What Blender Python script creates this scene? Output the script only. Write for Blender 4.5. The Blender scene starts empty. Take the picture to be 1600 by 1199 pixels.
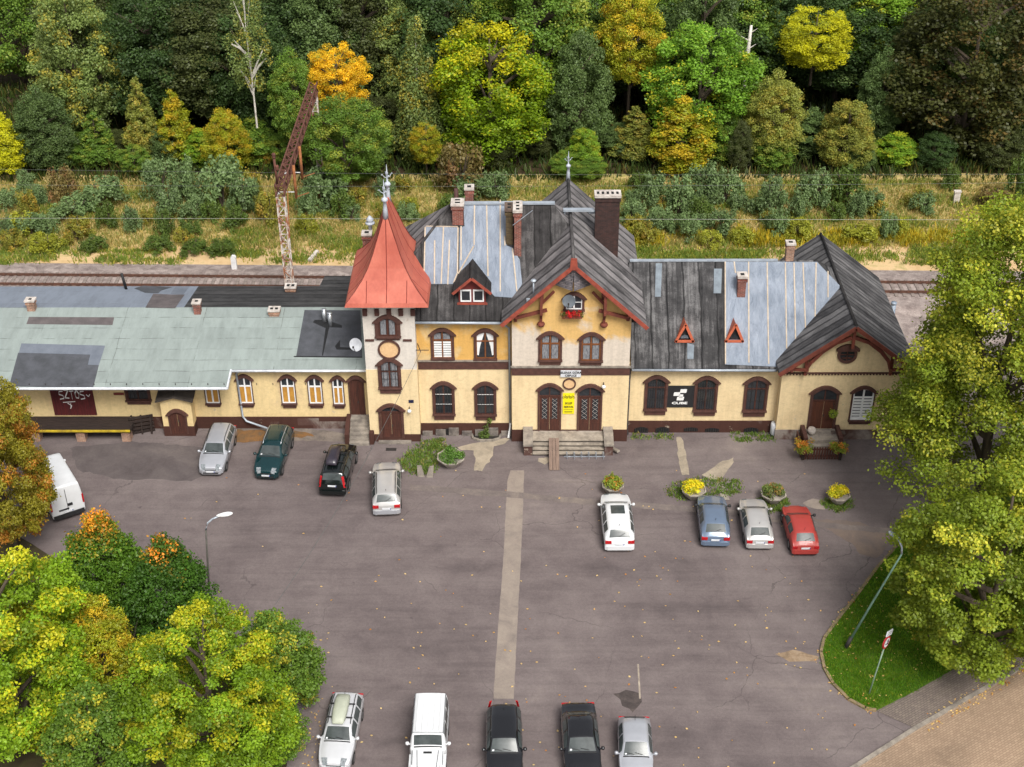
import bpy, math, random
import numpy as np
from mathutils import Vector, Matrix
random.seed(11); rng = np.random.default_rng(11)
SC = bpy.context.scene; COL = SC.collection
PI = math.pi
# ---------------------------------------------------------------- camera model (used to turn photo points into points on real planes)
FPX = 2218.0; PITCH = math.radians(33); YAW = math.radians(0.45); ROLL = math.radians(-0.3)
CAM = Vector((0.0, -74.8, 53.0))
RM = Matrix.Rotation(YAW, 3, 'Z') @ Matrix.Rotation(PI/2-PITCH, 3, 'X') @ Matrix.Rotation(ROLL, 3, 'Z')
def ray(px, py): return RM @ Vector(((px-800)/FPX, -(py-599.5)/FPX, -1))
def G(px, py, z=0.0):
    d = ray(px, py); t = (z-CAM.z)/d.z; return CAM + d*t
def Fy(px, py, Y):
    d = ray(px, py); t = (Y-CAM.y)/d.y; return CAM + d*t
def hit(px, py, a, b, c):            # z = a x + b y + c
    d = ray(px, py); t = (a*CAM.x+b*CAM.y+c-CAM.z)/(d.z-a*d.x-b*d.y); return CAM + d*t
def S(r, g, b):
    f = lambda c: (c/255/12.92 if c/255 <= .04045 else ((c/255+.055)/1.055)**2.4)
    return (f(r), f(g), f(b))
# ---------------------------------------------------------------- materials
def nt_new(name):
    m = bpy.data.materials.new(name); m.use_nodes = True; nt = m.node_tree
    return m, nt, nt.nodes, nt.links, nt.nodes['Principled BSDF']
def c4(c): return (c[0], c[1], c[2], 1)
def noise(nt, vec, scale, detail=6, rough=.6, dist=0):
    n = nt.nodes.new('ShaderNodeTexNoise'); n.inputs['Scale'].default_value = scale
    n.inputs['Detail'].default_value = detail; n.inputs['Roughness'].default_value = rough; n.inputs['Distortion'].default_value = dist
    if vec: nt.links.new(vec, n.inputs['Vector'])
    return n.outputs['Fac']
def ramp(nt, fac, pts):
    r = nt.nodes.new('ShaderNodeValToRGB'); e = r.color_ramp.elements
    while len(e) < len(pts): e.new(.5)
    for k, (p, c) in enumerate(pts):
        e[k].position = p; e[k].color = c4(c) if not isinstance(c, (int, float)) else (c, c, c, 1)
    nt.links.new(fac, r.inputs['Fac']); return r.outputs['Color']
def mix(nt, fac, a, b, typ='MIX'):
    m = nt.nodes.new('ShaderNodeMix'); m.data_type = 'RGBA'; m.blend_type = typ
    for sock, v in ((m.inputs[0], fac), (m.inputs[6], a), (m.inputs[7], b)):
        if hasattr(v, 'links'): nt.links.new(v, sock)
        elif isinstance(v, (int, float)): sock.default_value = v
        else: sock.default_value = c4(v)
    return m.outputs[2]
def math_(nt, op, a, b=None, c=None):
    m = nt.nodes.new('ShaderNodeMath'); m.operation = op
    for k, v in enumerate((a, b, c)):
        if v is None: continue
        if hasattr(v, 'links'): nt.links.new(v, m.inputs[k])
        else: m.inputs[k].default_value = v
    return m.outputs[0]
def coords(nt, stretch=(1, 1, 1), rot=(0, 0, 0)):
    tc = nt.nodes.new('ShaderNodeTexCoord'); mp = nt.nodes.new('ShaderNodeMapping')
    mp.inputs['Scale'].default_value = stretch; mp.inputs['Rotation'].default_value = rot
    nt.links.new(tc.outputs['Object'], mp.inputs['Vector']); return mp.outputs['Vector']
def bump(nt, h, strength, dist=.05):
    b = nt.nodes.new('ShaderNodeBump'); b.inputs['Strength'].default_value = strength; b.inputs['Distance'].default_value = dist
    nt.links.new(h, b.inputs['Height']); nt.links.new(b.outputs[0], nt.nodes['Principled BSDF'].inputs['Normal'])
MC = {}
def mat(name, col, col2=None, scale=2.0, rough=.85, bmp=0, stretch=(1, 1, 1), metal=0, coat=0, lo=.35, hi=.68, spec=.4, fine=0.0):
    if name in MC: return MC[name]
    m, nt, N, L, P = nt_new(name)
    P.inputs['Roughness'].default_value = rough; P.inputs['Metallic'].default_value = metal
    P.inputs['Specular IOR Level'].default_value = spec; P.inputs['Coat Weight'].default_value = coat; P.inputs['Coat Roughness'].default_value = .08
    v = coords(nt, stretch); n = noise(nt, v, scale)
    if col2 is None: col2 = tuple(c*.78 for c in col)
    c = ramp(nt, n, [(lo, col2), (hi, col)])
    if fine:
        f = noise(nt, v, scale*9, 4); c = mix(nt, 1.0, c, ramp(nt, f, [(.3, 1-fine), (.7, 1.0)]), 'MULTIPLY')
    L.new(c, P.inputs['Base Color'])
    if bmp: bump(nt, noise(nt, v, scale*8, 4), bmp)
    MC[name] = m; return m
def paint(name, col, rough=.28, metal=.0, coat=.6):
    return mat('paint_'+name, col, tuple(c*.9 for c in col), 1.5, rough, metal=metal, coat=coat, spec=.5)
def felt(name, axis, dark, mid, light, period=1.0, seam=.07, bs=.6, streak=6.0):
    """bitumen felt laid in strips: seams repeat along one horizontal axis, weather streaks run along the slope"""
    if name in MC: return MC[name]
    m, nt, N, L, P = nt_new(name); P.inputs['Roughness'].default_value = .9; P.inputs['Specular IOR Level'].default_value = .25
    tc = N.new('ShaderNodeTexCoord'); sx = N.new('ShaderNodeSeparateXYZ'); L.new(tc.outputs['Object'], sx.inputs[0])
    u = sx.outputs[axis]
    st = (streak, .35, .35) if axis == 0 else (.35, streak, .35)
    wob = noise(nt, coords(nt, (.5, .5, .5)), 1.3, 3)
    uu = math_(nt, 'ADD', u, math_(nt, 'MULTIPLY', wob, .35))
    fr = math_(nt, 'FRACT', math_(nt, 'DIVIDE', uu, period))
    strip = math_(nt, 'FLOOR', math_(nt, 'DIVIDE', uu, period))
    wn = N.new('ShaderNodeTexWhiteNoise'); wn.noise_dimensions = '1D'; L.new(strip, wn.inputs['W'])
    s1 = noise(nt, coords(nt, st), .8, 8, .7)
    s2 = noise(nt, coords(nt), .9, 8, .65)
    s3 = noise(nt, coords(nt), 14, 4, .7)
    f = math_(nt, 'ADD', math_(nt, 'MULTIPLY', s1, .5), math_(nt, 'MULTIPLY', s2, .5))
    f = math_(nt, 'ADD', f, math_(nt, 'MULTIPLY', math_(nt, 'SUBTRACT', wn.outputs['Value'], .5), .16))
    f = math_(nt, 'ADD', f, math_(nt, 'MULTIPLY', math_(nt, 'SUBTRACT', s3, .5), .22))
    c = ramp(nt, f, [(.33, dark), (.5, mid), (.66, light)])
    edge = math_(nt, 'MINIMUM', fr, math_(nt, 'SUBTRACT', 1.0, fr))
    edge = math_(nt, 'ADD', edge, math_(nt, 'MULTIPLY', math_(nt, 'SUBTRACT', s1, .5), .10))
    k = N.new('ShaderNodeMapRange'); k.inputs[1].default_value = 0; k.inputs[2].default_value = seam; k.inputs[3].default_value = .92; k.inputs[4].default_value = 0
    L.new(edge, k.inputs[0])
    c = mix(nt, k.outputs[0], c, tuple(x*.62 for x in dark))
    L.new(c, P.inputs['Base Color'])
    h = math_(nt, 'ADD', math_(nt, 'MULTIPLY', k.outputs[0], 1.0), math_(nt, 'MULTIPLY', s3, .35))
    bump(nt, h, bs, .06); MC[name] = m; return m
def felt_rows(name, base, dark, along, px=4.5, py=1.05):
    """pale mineral felt in long rows with thin broken black laps"""
    if name in MC: return MC[name]
    m, nt, N, L, P = nt_new(name); P.inputs['Roughness'].default_value = .85
    tc = N.new('ShaderNodeTexCoord'); sx = N.new('ShaderNodeSeparateXYZ'); L.new(tc.outputs['Object'], sx.inputs[0])
    w = noise(nt, coords(nt), .6, 3)
    def lines(u, per, wid, amt):
        uu = math_(nt, 'ADD', u, math_(nt, 'MULTIPLY', w, .18))
        fr = math_(nt, 'FRACT', math_(nt, 'DIVIDE', uu, per)); e = math_(nt, 'MINIMUM', fr, math_(nt, 'SUBTRACT', 1.0, fr))
        k = math_(nt, 'LESS_THAN', e, wid/per)
        brk = ramp(nt, noise(nt, coords(nt), 1.1, 4), [(.44, 0.0), (.6, 1.0)])
        return math_(nt, 'MULTIPLY', math_(nt, 'MULTIPLY', k, brk), amt)
    n1 = noise(nt, coords(nt, (.6, .25, 1)), 1.2, 8, .7); n2 = noise(nt, coords(nt), 25, 3)
    c = ramp(nt, n1, [(.3, tuple(x*.86 for x in base)), (.55, base), (.8, tuple(min(1, x*1.07) for x in base))])
    cell = N.new('ShaderNodeCombineXYZ')
    for k_, per in ((0, px), (1, py)): nt.links.new(math_(nt, 'FLOOR', math_(nt, 'DIVIDE', math_(nt, 'ADD', sx.outputs[k_], math_(nt, 'MULTIPLY', w, .18)), per)), cell.inputs[k_])
    wn = N.new('ShaderNodeTexWhiteNoise'); L.new(cell.outputs[0], wn.inputs['Vector'])
    c = mix(nt, 1, c, ramp(nt, wn.outputs['Value'], [(0, .88), (1, 1.0)]), 'MULTIPLY')
    c = mix(nt, 1, c, ramp(nt, n2, [(.3, .88), (.7, 1.0)]), 'MULTIPLY')
    c = mix(nt, 1, c, ramp(nt, noise(nt, coords(nt, (1.5, .3, 1)), 1.5, 6, .7), [(.3, .82), (.55, 1.0)]), 'MULTIPLY')
    c = mix(nt, lines(sx.outputs[1], py, .022, .75), c, dark)
    c = mix(nt, lines(sx.outputs[0], px, .025, .55), c, dark)
    L.new(c, P.inputs['Base Color']); bump(nt, n2, .15, .02); MC[name] = m; return m
def brickmat(name, c1, c2, mortar, scale=1.0):
    if name in MC: return MC[name]
    m, nt, N, L, P = nt_new(name); P.inputs['Roughness'].default_value = .9
    tc = N.new('ShaderNodeTexCoord'); sx = N.new('ShaderNodeSeparateXYZ'); L.new(tc.outputs['Object'], sx.inputs[0])
    cb = N.new('ShaderNodeCombineXYZ'); L.new(math_(nt, 'ADD', sx.outputs[0], sx.outputs[1]), cb.inputs[0]); L.new(sx.outputs[2], cb.inputs[1])
    b = N.new('ShaderNodeTexBrick'); L.new(cb.outputs[0], b.inputs['Vector'])
    b.inputs['Color1'].default_value = c4(c1); b.inputs['Color2'].default_value = c4(c2); b.inputs['Mortar'].default_value = c4(mortar)
    b.inputs['Scale'].default_value = 1/scale; b.inputs['Brick Width'].default_value = .27; b.inputs['Row Height'].default_value = .085; b.inputs['Mortar Size'].default_value = .012
    n = noise(nt, coords(nt), 3, 6)
    L.new(mix(nt, 1, b.outputs['Color'], ramp(nt, n, [(.3, .5), (.65, 1.0)]), 'MULTIPLY'), P.inputs['Base Color']); MC[name] = m; return m
def wallmat(name, base, stain, amount, zmid=None):
    """painted render with blotchy faded patches, rain streaks and grime"""
    if name in MC: return MC[name]
    m, nt, N, L, P = nt_new(name); P.inputs['Roughness'].default_value = .92; P.inputs['Specular IOR Level'].default_value = .2
    n1 = noise(nt, coords(nt, (1, 1, .8)), .42, 7, .6, .5); n2 = noise(nt, coords(nt, (3.5, 3.5, .35)), .8, 6, .65); n3 = noise(nt, coords(nt), 9, 5)
    if zmid is not None:                      # old primer left bare in the lower part of the wall
        tc = N.new('ShaderNodeTexCoord'); sx = N.new('ShaderNodeSeparateXYZ'); L.new(tc.outputs['Object'], sx.inputs[0])
        n1 = math_(nt, 'ADD', n1, math_(nt, 'MULTIPLY', math_(nt, 'SUBTRACT', sx.outputs[2], zmid), .11))
    t = .33+.34*amount; f = ramp(nt, n1, [(t-.05, 0.0), (t+.06, 1.0)])
    c = mix(nt, f, stain, base)
    c = mix(nt, 1, c, ramp(nt, n2, [(.30, .86), (.56, 1.0)]), 'MULTIPLY')
    c = mix(nt, 1, c, ramp(nt, n3, [(.25, .90), (.6, 1.0)]), 'MULTIPLY'); c = mix(nt, 1, c, ramp(nt, noise(nt, coords(nt, (1, 1, 1.6)), 3.2, 7, .7), [(.34, .88), (.52, 1.0)]), 'MULTIPLY')
    ch = noise(nt, coords(nt), 1.7, 6, .7); c = mix(nt, ramp(nt, ch, [(.655, 0.0), (.675, .55)]), c, S(176, 164, 146))
    L.new(c, P.inputs['Base Color']); bump(nt, n3, .12, .02); MC[name] = m; return m
# ---------------------------------------------------------------- mesh builder
class MB:
    def __init__(s): s.v = []; s.f = []; s.m = []; s.sm = []
    def add(s, vs, fs, mi=0, smooth=False):
        o = len(s.v); s.v += [tuple(v) for v in vs]
        for f in fs: s.f.append(tuple(i+o for i in f)); s.m.append(mi); s.sm.append(smooth)
    def box(s, x0, x1, y0, y1, z0, z1, mi=0):
        s.add([(x0,y0,z0),(x1,y0,z0),(x1,y1,z0),(x0,y1,z0),(x0,y0,z1),(x1,y0,z1),(x1,y1,z1),(x0,y1,z1)],
              [(3,2,1,0),(4,5,6,7),(0,1,5,4),(1,2,6,5),(2,3,7,6),(3,0,4,7)], mi)
    def bar(s, p, q, w, h=None, mi=0, up=(0, 0, 1)):
        h = h or w; p = Vector(p); q = Vector(q); d = (q-p).normalized(); u = Vector(up)
        if abs(d.dot(u)) > .97: u = Vector((0, 1, 0))
        a = d.cross(u).normalized()*(w/2); b = a.cross(d).normalized()*(h/2)
        vs = [p-a-b, p+a-b, p+a+b, p-a+b, q-a-b, q+a-b, q+a+b, q-a+b]
        s.add(vs, [(0,1,2,3),(7,6,5,4),(4,5,1,0),(5,6,2,1),(6,7,3,2),(7,4,0,3)], mi)
    def tube(s, pts, r, n=8, mi=0, r1=None):
        pts = [Vector(p) for p in pts]; r1 = r if r1 is None else r1; vs = []; fs = []
        for k, p in enumerate(pts):
            d = (pts[min(k+1, len(pts)-1)]-pts[max(k-1, 0)]).normalized()
            u = Vector((0, 0, 1)) if abs(d.z) < .9 else Vector((1, 0, 0))
            a = d.cross(u).normalized(); b = d.cross(a).normalized(); rr = r+(r1-r)*k/max(1, len(pts)-1)
            vs += [p+(a*math.cos(2*PI*i/n)+b*math.sin(2*PI*i/n))*rr for i in range(n)]
        for k in range(len(pts)-1):
            for i in range(n): j = (i+1) % n; fs.append((k*n+i, k*n+j, (k+1)*n+j, (k+1)*n+i))
        fs.append(tuple(range(n-1, -1, -1))); fs.append(tuple((len(pts)-1)*n+i for i in range(n)))
        s.add(vs, fs, mi, n > 5)
    def lathe(s, prof, c=(0, 0, 0), n=16, mi=0, smooth=True, ph=0.0):
        vs = []; fs = []
        for r, z in prof: vs += [(c[0]+r*math.cos(2*PI*i/n+ph), c[1]+r*math.sin(2*PI*i/n+ph), c[2]+z) for i in range(n)]
        for k in range(len(prof)-1):
            for i in range(n): j = (i+1) % n; fs.append((k*n+i, k*n+j, (k+1)*n+j, (k+1)*n+i))
        if prof[0][0] > 1e-4: fs.append(tuple(range(n-1, -1, -1)))
        if prof[-1][0] > 1e-4: fs.append(tuple((len(prof)-1)*n+i for i in range(n)))
        s.add(vs, fs, mi, smooth)
    def poly(s, pts, mi=0): s.add(pts, [tuple(range(len(pts)))], mi)
    def prism(s, pts, vec, mi=0):
        n = len(pts); vec = Vector(vec); a = [Vector(p) for p in pts]; b = [p+vec for p in a]
        fs = [tuple(range(n-1, -1, -1)), tuple(range(n, 2*n))]+[(i, (i+1) % n, (i+1) % n+n, i+n) for i in range(n)]
        s.add(a+b, fs, mi)
    def xz(s, pts, y0, y1, mi=0): s.prism([(p[0], y1, p[1]) for p in pts], (0, y0-y1, 0), mi)
    def sheet(s, pts, thick, mi=0):          # a roof sheet: polygon (upper face) with thickness straight down
        s.prism([(p[0], p[1], p[2]) for p in pts], (0, 0, -thick), mi)
    def build(s, name, mats, parent=None, inv=None):
        me = bpy.data.meshes.new(name); me.from_pydata(s.v, [], s.f)
        for m in (mats if isinstance(mats, (list, tuple)) else [mats]): me.materials.append(m)
        me.polygons.foreach_set('material_index', s.m); me.polygons.foreach_set('use_smooth', s.sm)
        import bmesh
        bm = bmesh.new(); bm.from_mesh(me); bmesh.ops.recalc_face_normals(bm, faces=bm.faces); bm.to_mesh(me); bm.free()
        me.update(); return link(name, me, parent, inv)
def link(name, me, parent=None, inv=None):
    o = bpy.data.objects.new(name, me); COL.objects.link(o)
    if parent is not None:
        o.parent = parent
        if inv is not None: o.matrix_parent_inverse = inv
    return o
def tag(o, label=None, cat=None, group=None, kind=None):
    if label: o['label'] = label
    if cat: o['category'] = cat
    if group: o['group'] = group
    if kind: o['kind'] = kind
    return o
def empty(name, loc=(0, 0, 0), rz=0.0):
    o = bpy.data.objects.new(name, None); COL.objects.link(o); o.location = loc; o.rotation_euler = (0, 0, rz); o.empty_display_size = .3; return o
class Root:
    """a thing whose parts are modelled in world coordinates"""
    def __init__(s, name, loc, label, cat, group=None):
        s.o = empty(name, loc); tag(s.o, label, cat, group); s.inv = Matrix.Translation(-Vector(loc))
    def part(s, mb, name, mats): return mb.build(name, mats, s.o, s.inv)
def sub(mb, name, mats, parent): return mb.build(name, mats, parent)
def single(mb, name, mats, loc, label, cat, group=None):
    """a one-mesh thing modelled in world coordinates, origin at its base"""
    l = Vector(loc); mb.v = [tuple(Vector(v)-l) for v in mb.v]
    o = mb.build(name, mats); o.location = l; return tag(o, label, cat, group)
def structure(mb, name, mats): return tag(mb.build(name, mats), kind='structure')
def text_mesh(mb, body, origin, size, mi=0, xdir=(1, 0, 0), ydir=(0, 0, 1), align='CENTER', depth=.012, bold=0.0, sx=1.0):
    cu = bpy.data.curves.new('txt', 'FONT'); cu.body = body; cu.size = size; cu.align_x = align; cu.align_y = 'CENTER'; cu.extrude = depth/2; cu.offset = bold; cu.resolution_u = 3
    o = bpy.data.objects.new('txt', cu); COL.objects.link(o); bpy.context.view_layer.update()
    me = bpy.data.meshes.new_from_object(o.evaluated_get(bpy.context.evaluated_depsgraph_get()))
    X = Vector(xdir).normalized(); Y = Vector(ydir).normalized(); Z = X.cross(Y); O = Vector(origin)
    mb.add([O+X*(v.co.x*sx)+Y*v.co.y+Z*(v.co.z+depth/2) for v in me.vertices], [tuple(p.vertices) for p in me.polygons], mi)
    bpy.data.objects.remove(o); bpy.data.curves.remove(cu); bpy.data.meshes.remove(me)
def nth(k): return str(k)+('th' if 10 <= k % 100 <= 20 else {1: 'st', 2: 'nd', 3: 'rd'}.get(k % 10, 'th'))
ORD = ['first','second','third','fourth','fifth','sixth','seventh','eighth','ninth','tenth']
def ordn(k): return ORD[k] if k < 10 else nth(k+1)
# ---------------------------------------------------------------- palette
WHITE = mat('white_gloss', (.78, .78, .78), rough=.5)
BROWN = mat('brown_trim_paint', S(94, 62, 53), S(74, 48, 42), 4, .8, fine=.2)
BROWN2 = mat('brown_door_wood', S(92, 52, 40), S(62, 36, 29), 3, .7, stretch=(4, 4, .4), fine=.25)
DKWOOD = mat('dark_old_wood', S(62, 48, 42), S(38, 30, 27), 3, .9, stretch=(.5, 5, 5), fine=.3)
REDWOOD = mat('red_oxide_bargeboard', S(170, 82, 62), S(130, 62, 50), 3, .7, fine=.2)
TIMBER = mat('brown_red_timber', S(128, 66, 50), S(98, 50, 40), 3, .8, fine=.2)
GLASS = mat('window_glass', (.018, .02, .024), (.035, .04, .045), 2.5, .08, spec=.6)
CURT = mat('curtain_lace', S(150, 150, 152), S(84, 86, 92), 8, .9, stretch=(3, 1, .5))
BOARD = mat('window_board', S(190, 140, 60), S(165, 118, 50), 3, .7)
PVC = mat('white_pvc', (.8, .8, .79), (.72, .72, .71), 3, .4)
CREAM = wallmat('cream_render', (.765, .60, .352), (.70, .535, .31), .22)
CREAM_G = wallmat('goods_yellow_render', (.75, .575, .298), (.68, .51, .28), .22)
OCHRE = wallmat('ochre_render', (.69, .44, .165), (.65, .565, .47), .5, 8.3)
OCHRE2 = wallmat('ochre_side_render', (.68, .395, .115), (.67, .48, .235), .25)
PALE = wallmat('pale_primer_render', (.67, .615, .545), (.66, .50, .28), .12)
PLINTH = wallmat('brown_plinth', S(76, 50, 43), S(128, 110, 102), .04)
PLINTH2 = wallmat('peeling_plinth', S(90, 66, 60), S(142, 132, 124), .45)
STONE = mat('rough_plinth_stone', S(150, 140, 130), S(95, 88, 84), 2.5, .95, bmp=.4, fine=.3)
CONC = mat('weathered_concrete', S(165, 155, 142), S(118, 110, 102), 1.8, .95, bmp=.25, fine=.25)
ZINC = mat('zinc_sheet', S(178, 186, 194), S(150, 158, 168), 2, .45, metal=.3)
GUTTER = mat('white_gutter', S(225, 228, 232), S(190, 194, 200), 3, .5)
STEELD = mat('dark_steel', S(60, 56, 55), S(40, 37, 36), 5, .6)
TARP = None
# ================================================================ STATION BUILDING
def tarpmat():
    m, nt, N, L, P = nt_new('grey_blue_tarpaulin'); P.inputs['Roughness'].default_value = .5
    n = noise(nt, coords(nt, (.9, .9, .9)), .7, 5); w = noise(nt, coords(nt, (1.6, .7, .7), (0, 0, .5)), 1.6, 5, .6, 1.2)
    L.new(ramp(nt, n, [(.3, S(108, 118, 132)), (.7, S(134, 143, 157))]), P.inputs['Base Color']); bump(nt, w, .7, .22); return m
TARP = tarpmat()
BATTEN = mat('pine_batten', S(196, 180, 160), S(168, 152, 132), 4, .8)
FELT_M = felt('main_felt', 0, (.013, .012, .012), (.043, .040, .040), (.125, .118, .116), 1.0, .07, .5)
FELT_G = felt('gable_felt', 1, (.042, .039, .040), (.155, .144, .145), (.29, .27, .27), .95, .19, 1.0, 1.6)
FELT_W = felt('wing_felt', 0, (.013, .013, .014), (.055, .053, .054), (.19, .185, .185), 1.05, .08, .6)
FELT_E = felt('east_gable_felt', 1, (.028, .027, .029), (.088, .085, .087), (.18, .174, .174), .62, .2, .9, 1.6)
FELT_B = felt('platform_felt', 1, (.02, .02, .021), (.045, .044, .045), (.075, .073, .073), .75, .10, .7, 1.4)
PATCHG = mat('grey_felt_patch', S(128, 138, 146), S(104, 112, 120), 2.5, .85)
REDMETAL = mat('pink_red_tower_sheet', S(192, 108, 89), S(172, 88, 72), .8, .6, stretch=(1, 1, .6), fine=.14, spec=.3)
REDSEAM = mat('dark_red_seam', S(140, 62, 52), S(115, 50, 44), 3, .6)
ORANGE = mat('orange_dormer_sheet', S(208, 112, 78), S(180, 92, 66), 2, .6)
FINIAL = mat('finial_zinc', S(190, 196, 204), S(165, 170, 178), 4, .5)
BR_RED = brickmat('red_chimney_brick', S(150, 74, 56), S(112, 56, 46), S(150, 130, 120))
BR_MOSS = brickmat('mossy_chimney_brick', S(112, 92, 60), S(84, 66, 44), S(90, 84, 66))
BR_DARK = brickmat('sooty_chimney_brick', S(74, 44, 38), S(50, 34, 32), S(66, 52, 48))
BR_PALE = brickmat('pale_chimney_brick', S(176, 128, 100), S(140, 98, 78), S(180, 165, 150))
CAPW = mat('white_chimney_cap', S(208, 200, 192), S(160, 150, 142), 3, .9)
BLACK = mat('black_hole', (.008, .008, .008), (.012, .012, .012), 2, .9)
MEDAL = mat('sand_medallion', S(222, 186, 140), S(206, 168, 124), 5, .9)
ST = Root('station_building', (3, 5, 0), 'cream and ochre two storey railway station with red spire tower and dark felt roofs', 'railway station')
def W(pl, pr, pt, pb, Y):
    a = Fy(pl, pb, Y); b = Fy(pr, pb, Y); c = Fy((pl+pr)/2, pt, Y); return (a.x+b.x)/2, b.x-a.x, (a.z+b.z)/2, c.z
def arc(cx, zs, a, rise, n=9): return [(cx-a+2*a*i/n, zs+rise*(1-(2*i/n-1)**2)) for i in range(n+1)]
def surround(mb, cx, w, z0, z1, Y, jamb=.14, rise=None, over=.15, thick=.20, sillb=.0, hood=True, sill=True, mi=0):
    rise = .16*w if rise is None else rise; a = w/2-jamb; zs = z1-rise; e = .09
    mb.box(cx-w/2, cx-a, Y-e, Y+.01, z0, zs-.10, mi); mb.box(cx+a, cx+w/2, Y-e, Y+.01, z0, zs-.10, mi)
    if hood:
        inn = arc(cx, zs-.10, a, rise+.10); out = arc(cx, zs-.10, w/2+over, rise+.12+thick)
        for i in range(len(inn)-1):
            mb.xz([inn[i], inn[i+1], out[i+1], out[i]], Y-.16, Y+.01, mi)
    if sill: mb.box(cx-w/2-.03, cx+w/2+.03, Y-.2, Y+.01, z0-.09, z0-.002, mi)
    if sillb > .12: mb.box(cx-w/2+.07, cx+w/2-.07, Y-.10, Y+.01, z0-sillb, z0-.093, mi)
    return a, zs, rise
def window(R, rect, Y, sb, fill=None, fmat=None, transom=.64, bars=0, upper=None, jamb=.14, fw=.06, hood=True, label=None, lowbars=0, mull=True):
    cx, w, z0, z1 = W(*rect, Y); sbz = z0-Fy((rect[0]+rect[1])/2, sb, Y).z
    fmat = fmat or BROWN2
    mb = MB(); a, zs, rise = surround(mb, cx, w, z0, z1, Y, jamb, sillb=sbz, hood=hood); wn = R.part(mb, 'window', BROWN)
    if label: wn['label'] = label
    p = MB(); p.poly([(x, Y-.004, z) for x, z in [(cx-a, z0), (cx+a, z0)]+arc(cx, zs, a, rise)[::-1]]); sub(p, 'pane', GLASS, wn)
    h = z1-z0; zt = z0+h*transom
    f = MB(); y0, y1 = Y-.045, Y-.001
    f.box(cx-a, cx-a+fw, y0, y1, z0, zs); f.box(cx+a-fw, cx+a, y0, y1, z0, zs); f.box(cx-a+fw, cx+a-fw, y0, y1, z0, z0+fw)
    ou = arc(cx, zs, a, rise); i_ = arc(cx, zs-fw*.4, a-fw*.2, rise-fw*.6)
    for i in range(len(ou)-1): f.xz([i_[i], i_[i+1], ou[i+1], ou[i]], y0+.003, y1, 0)
    if transom: f.box(cx-a+fw, cx+a-fw, y0, y1, zt-fw*.7, zt+fw*.7)
    if mull:
        f.box(cx-fw*.7, cx+fw*.7, y0-.004, y1, z0+fw, (zt-fw*.7) if transom else z1-.03)
        if transom: f.box(cx-fw*.6, cx+fw*.6, y0-.003, y1, zt+fw*.7, z1-.04)
    sub(f, 'frame', fmat, wn)
    if bars:
        b = MB()
        for k in range(bars):
            zz = z0+h*(k+1)/(bars+1); b.box(cx-a+fw, cx+a-fw, Y-.052, Y-.046, zz-.022, zz+.022)
        sub(b, 'white_bars', PVC, wn)
    if lowbars:
        b = MB()
        for k in range(lowbars):
            xx = cx-a+fw+(2*a-2*fw)*(k+.5)/lowbars; b.box(xx-.012, xx+.012, Y-.075, Y-.058, z0+.03, z0+h*.9)
        for q in (.33, .66): b.box(cx-a+fw, cx+a-fw, Y-.085, Y-.076, z0+h*q-.012, z0+h*q+.012)
        sub(b, 'iron_grille', STEELD, wn)
    if fill == 'board':
        q = MB()
        for s in (-1, 1): q.box(min(cx+s*(a-fw), cx+s*fw*.7), max(cx+s*(a-fw), cx+s*fw*.7), Y-.012, Y-.006, z0+fw, zt-fw*.7)
        sub(q, 'board', BOARD, wn)
    elif fill == 'lace':
        q = MB()
        for s in (-1, 1):
            for zz0, zz1 in ((z0+fw, zt-fw*.7), (zt+fw*.7, z1-.16)):
                xa, xb = sorted((cx+s*(a-fw), cx+s*fw*.7)); xs = np.linspace(xa+.03, xb-.03, 9)
                for k in range(8):
                    o = .006+.008*(k % 2); q.poly([(xs[k], Y-o, zz0), (xs[k+1], Y-.02+o, zz0), (xs[k+1], Y-.02+o, zz1), (xs[k], Y-o, zz1)])
        sub(q, 'curtain', CURT, wn)
    elif fill == 'drape':
        q = MB()
        for s in (-1, 1):
            xo = cx+s*(a-fw); xi = cx+s*fw*.8
            q.poly([(xi, Y-.01, z1-.12), (xo, Y-.01, zs-.02), (xo, Y-.01, z0+h*.12), (xo-s*.10, Y-.01, z0+h*.10), (cx+s*a*.55, Y-.01, z0+h*.45)])
        sub(q, 'curtain', PVC, wn)
    elif fill == 'louver':
        q = MB()
        for s in (-1, 1):
            xa, xb = sorted((cx+s*(a-fw), cx+s*fw*.7)); n = 7
            for k in range(n):
                zz = z0+fw+(zt-z0-2*fw)*k/n; q.box(xa, xb, Y-.03, Y-.008, zz, zz+(zt-z0-2*fw)/n*.7)
        sub(q, 'shutter', PVC, wn)
        if upper: 
            q = MB()
            for s in (-1, 1):
                xa, xb = sorted((cx+s*(a-fw), cx+s*fw*.7)); q.box(xa+.02, xb-.05, Y-.016, Y-.008, zt+.06, z1-.2)
            sub(q, 'curtain', CURT, wn)
    return wn
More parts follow.
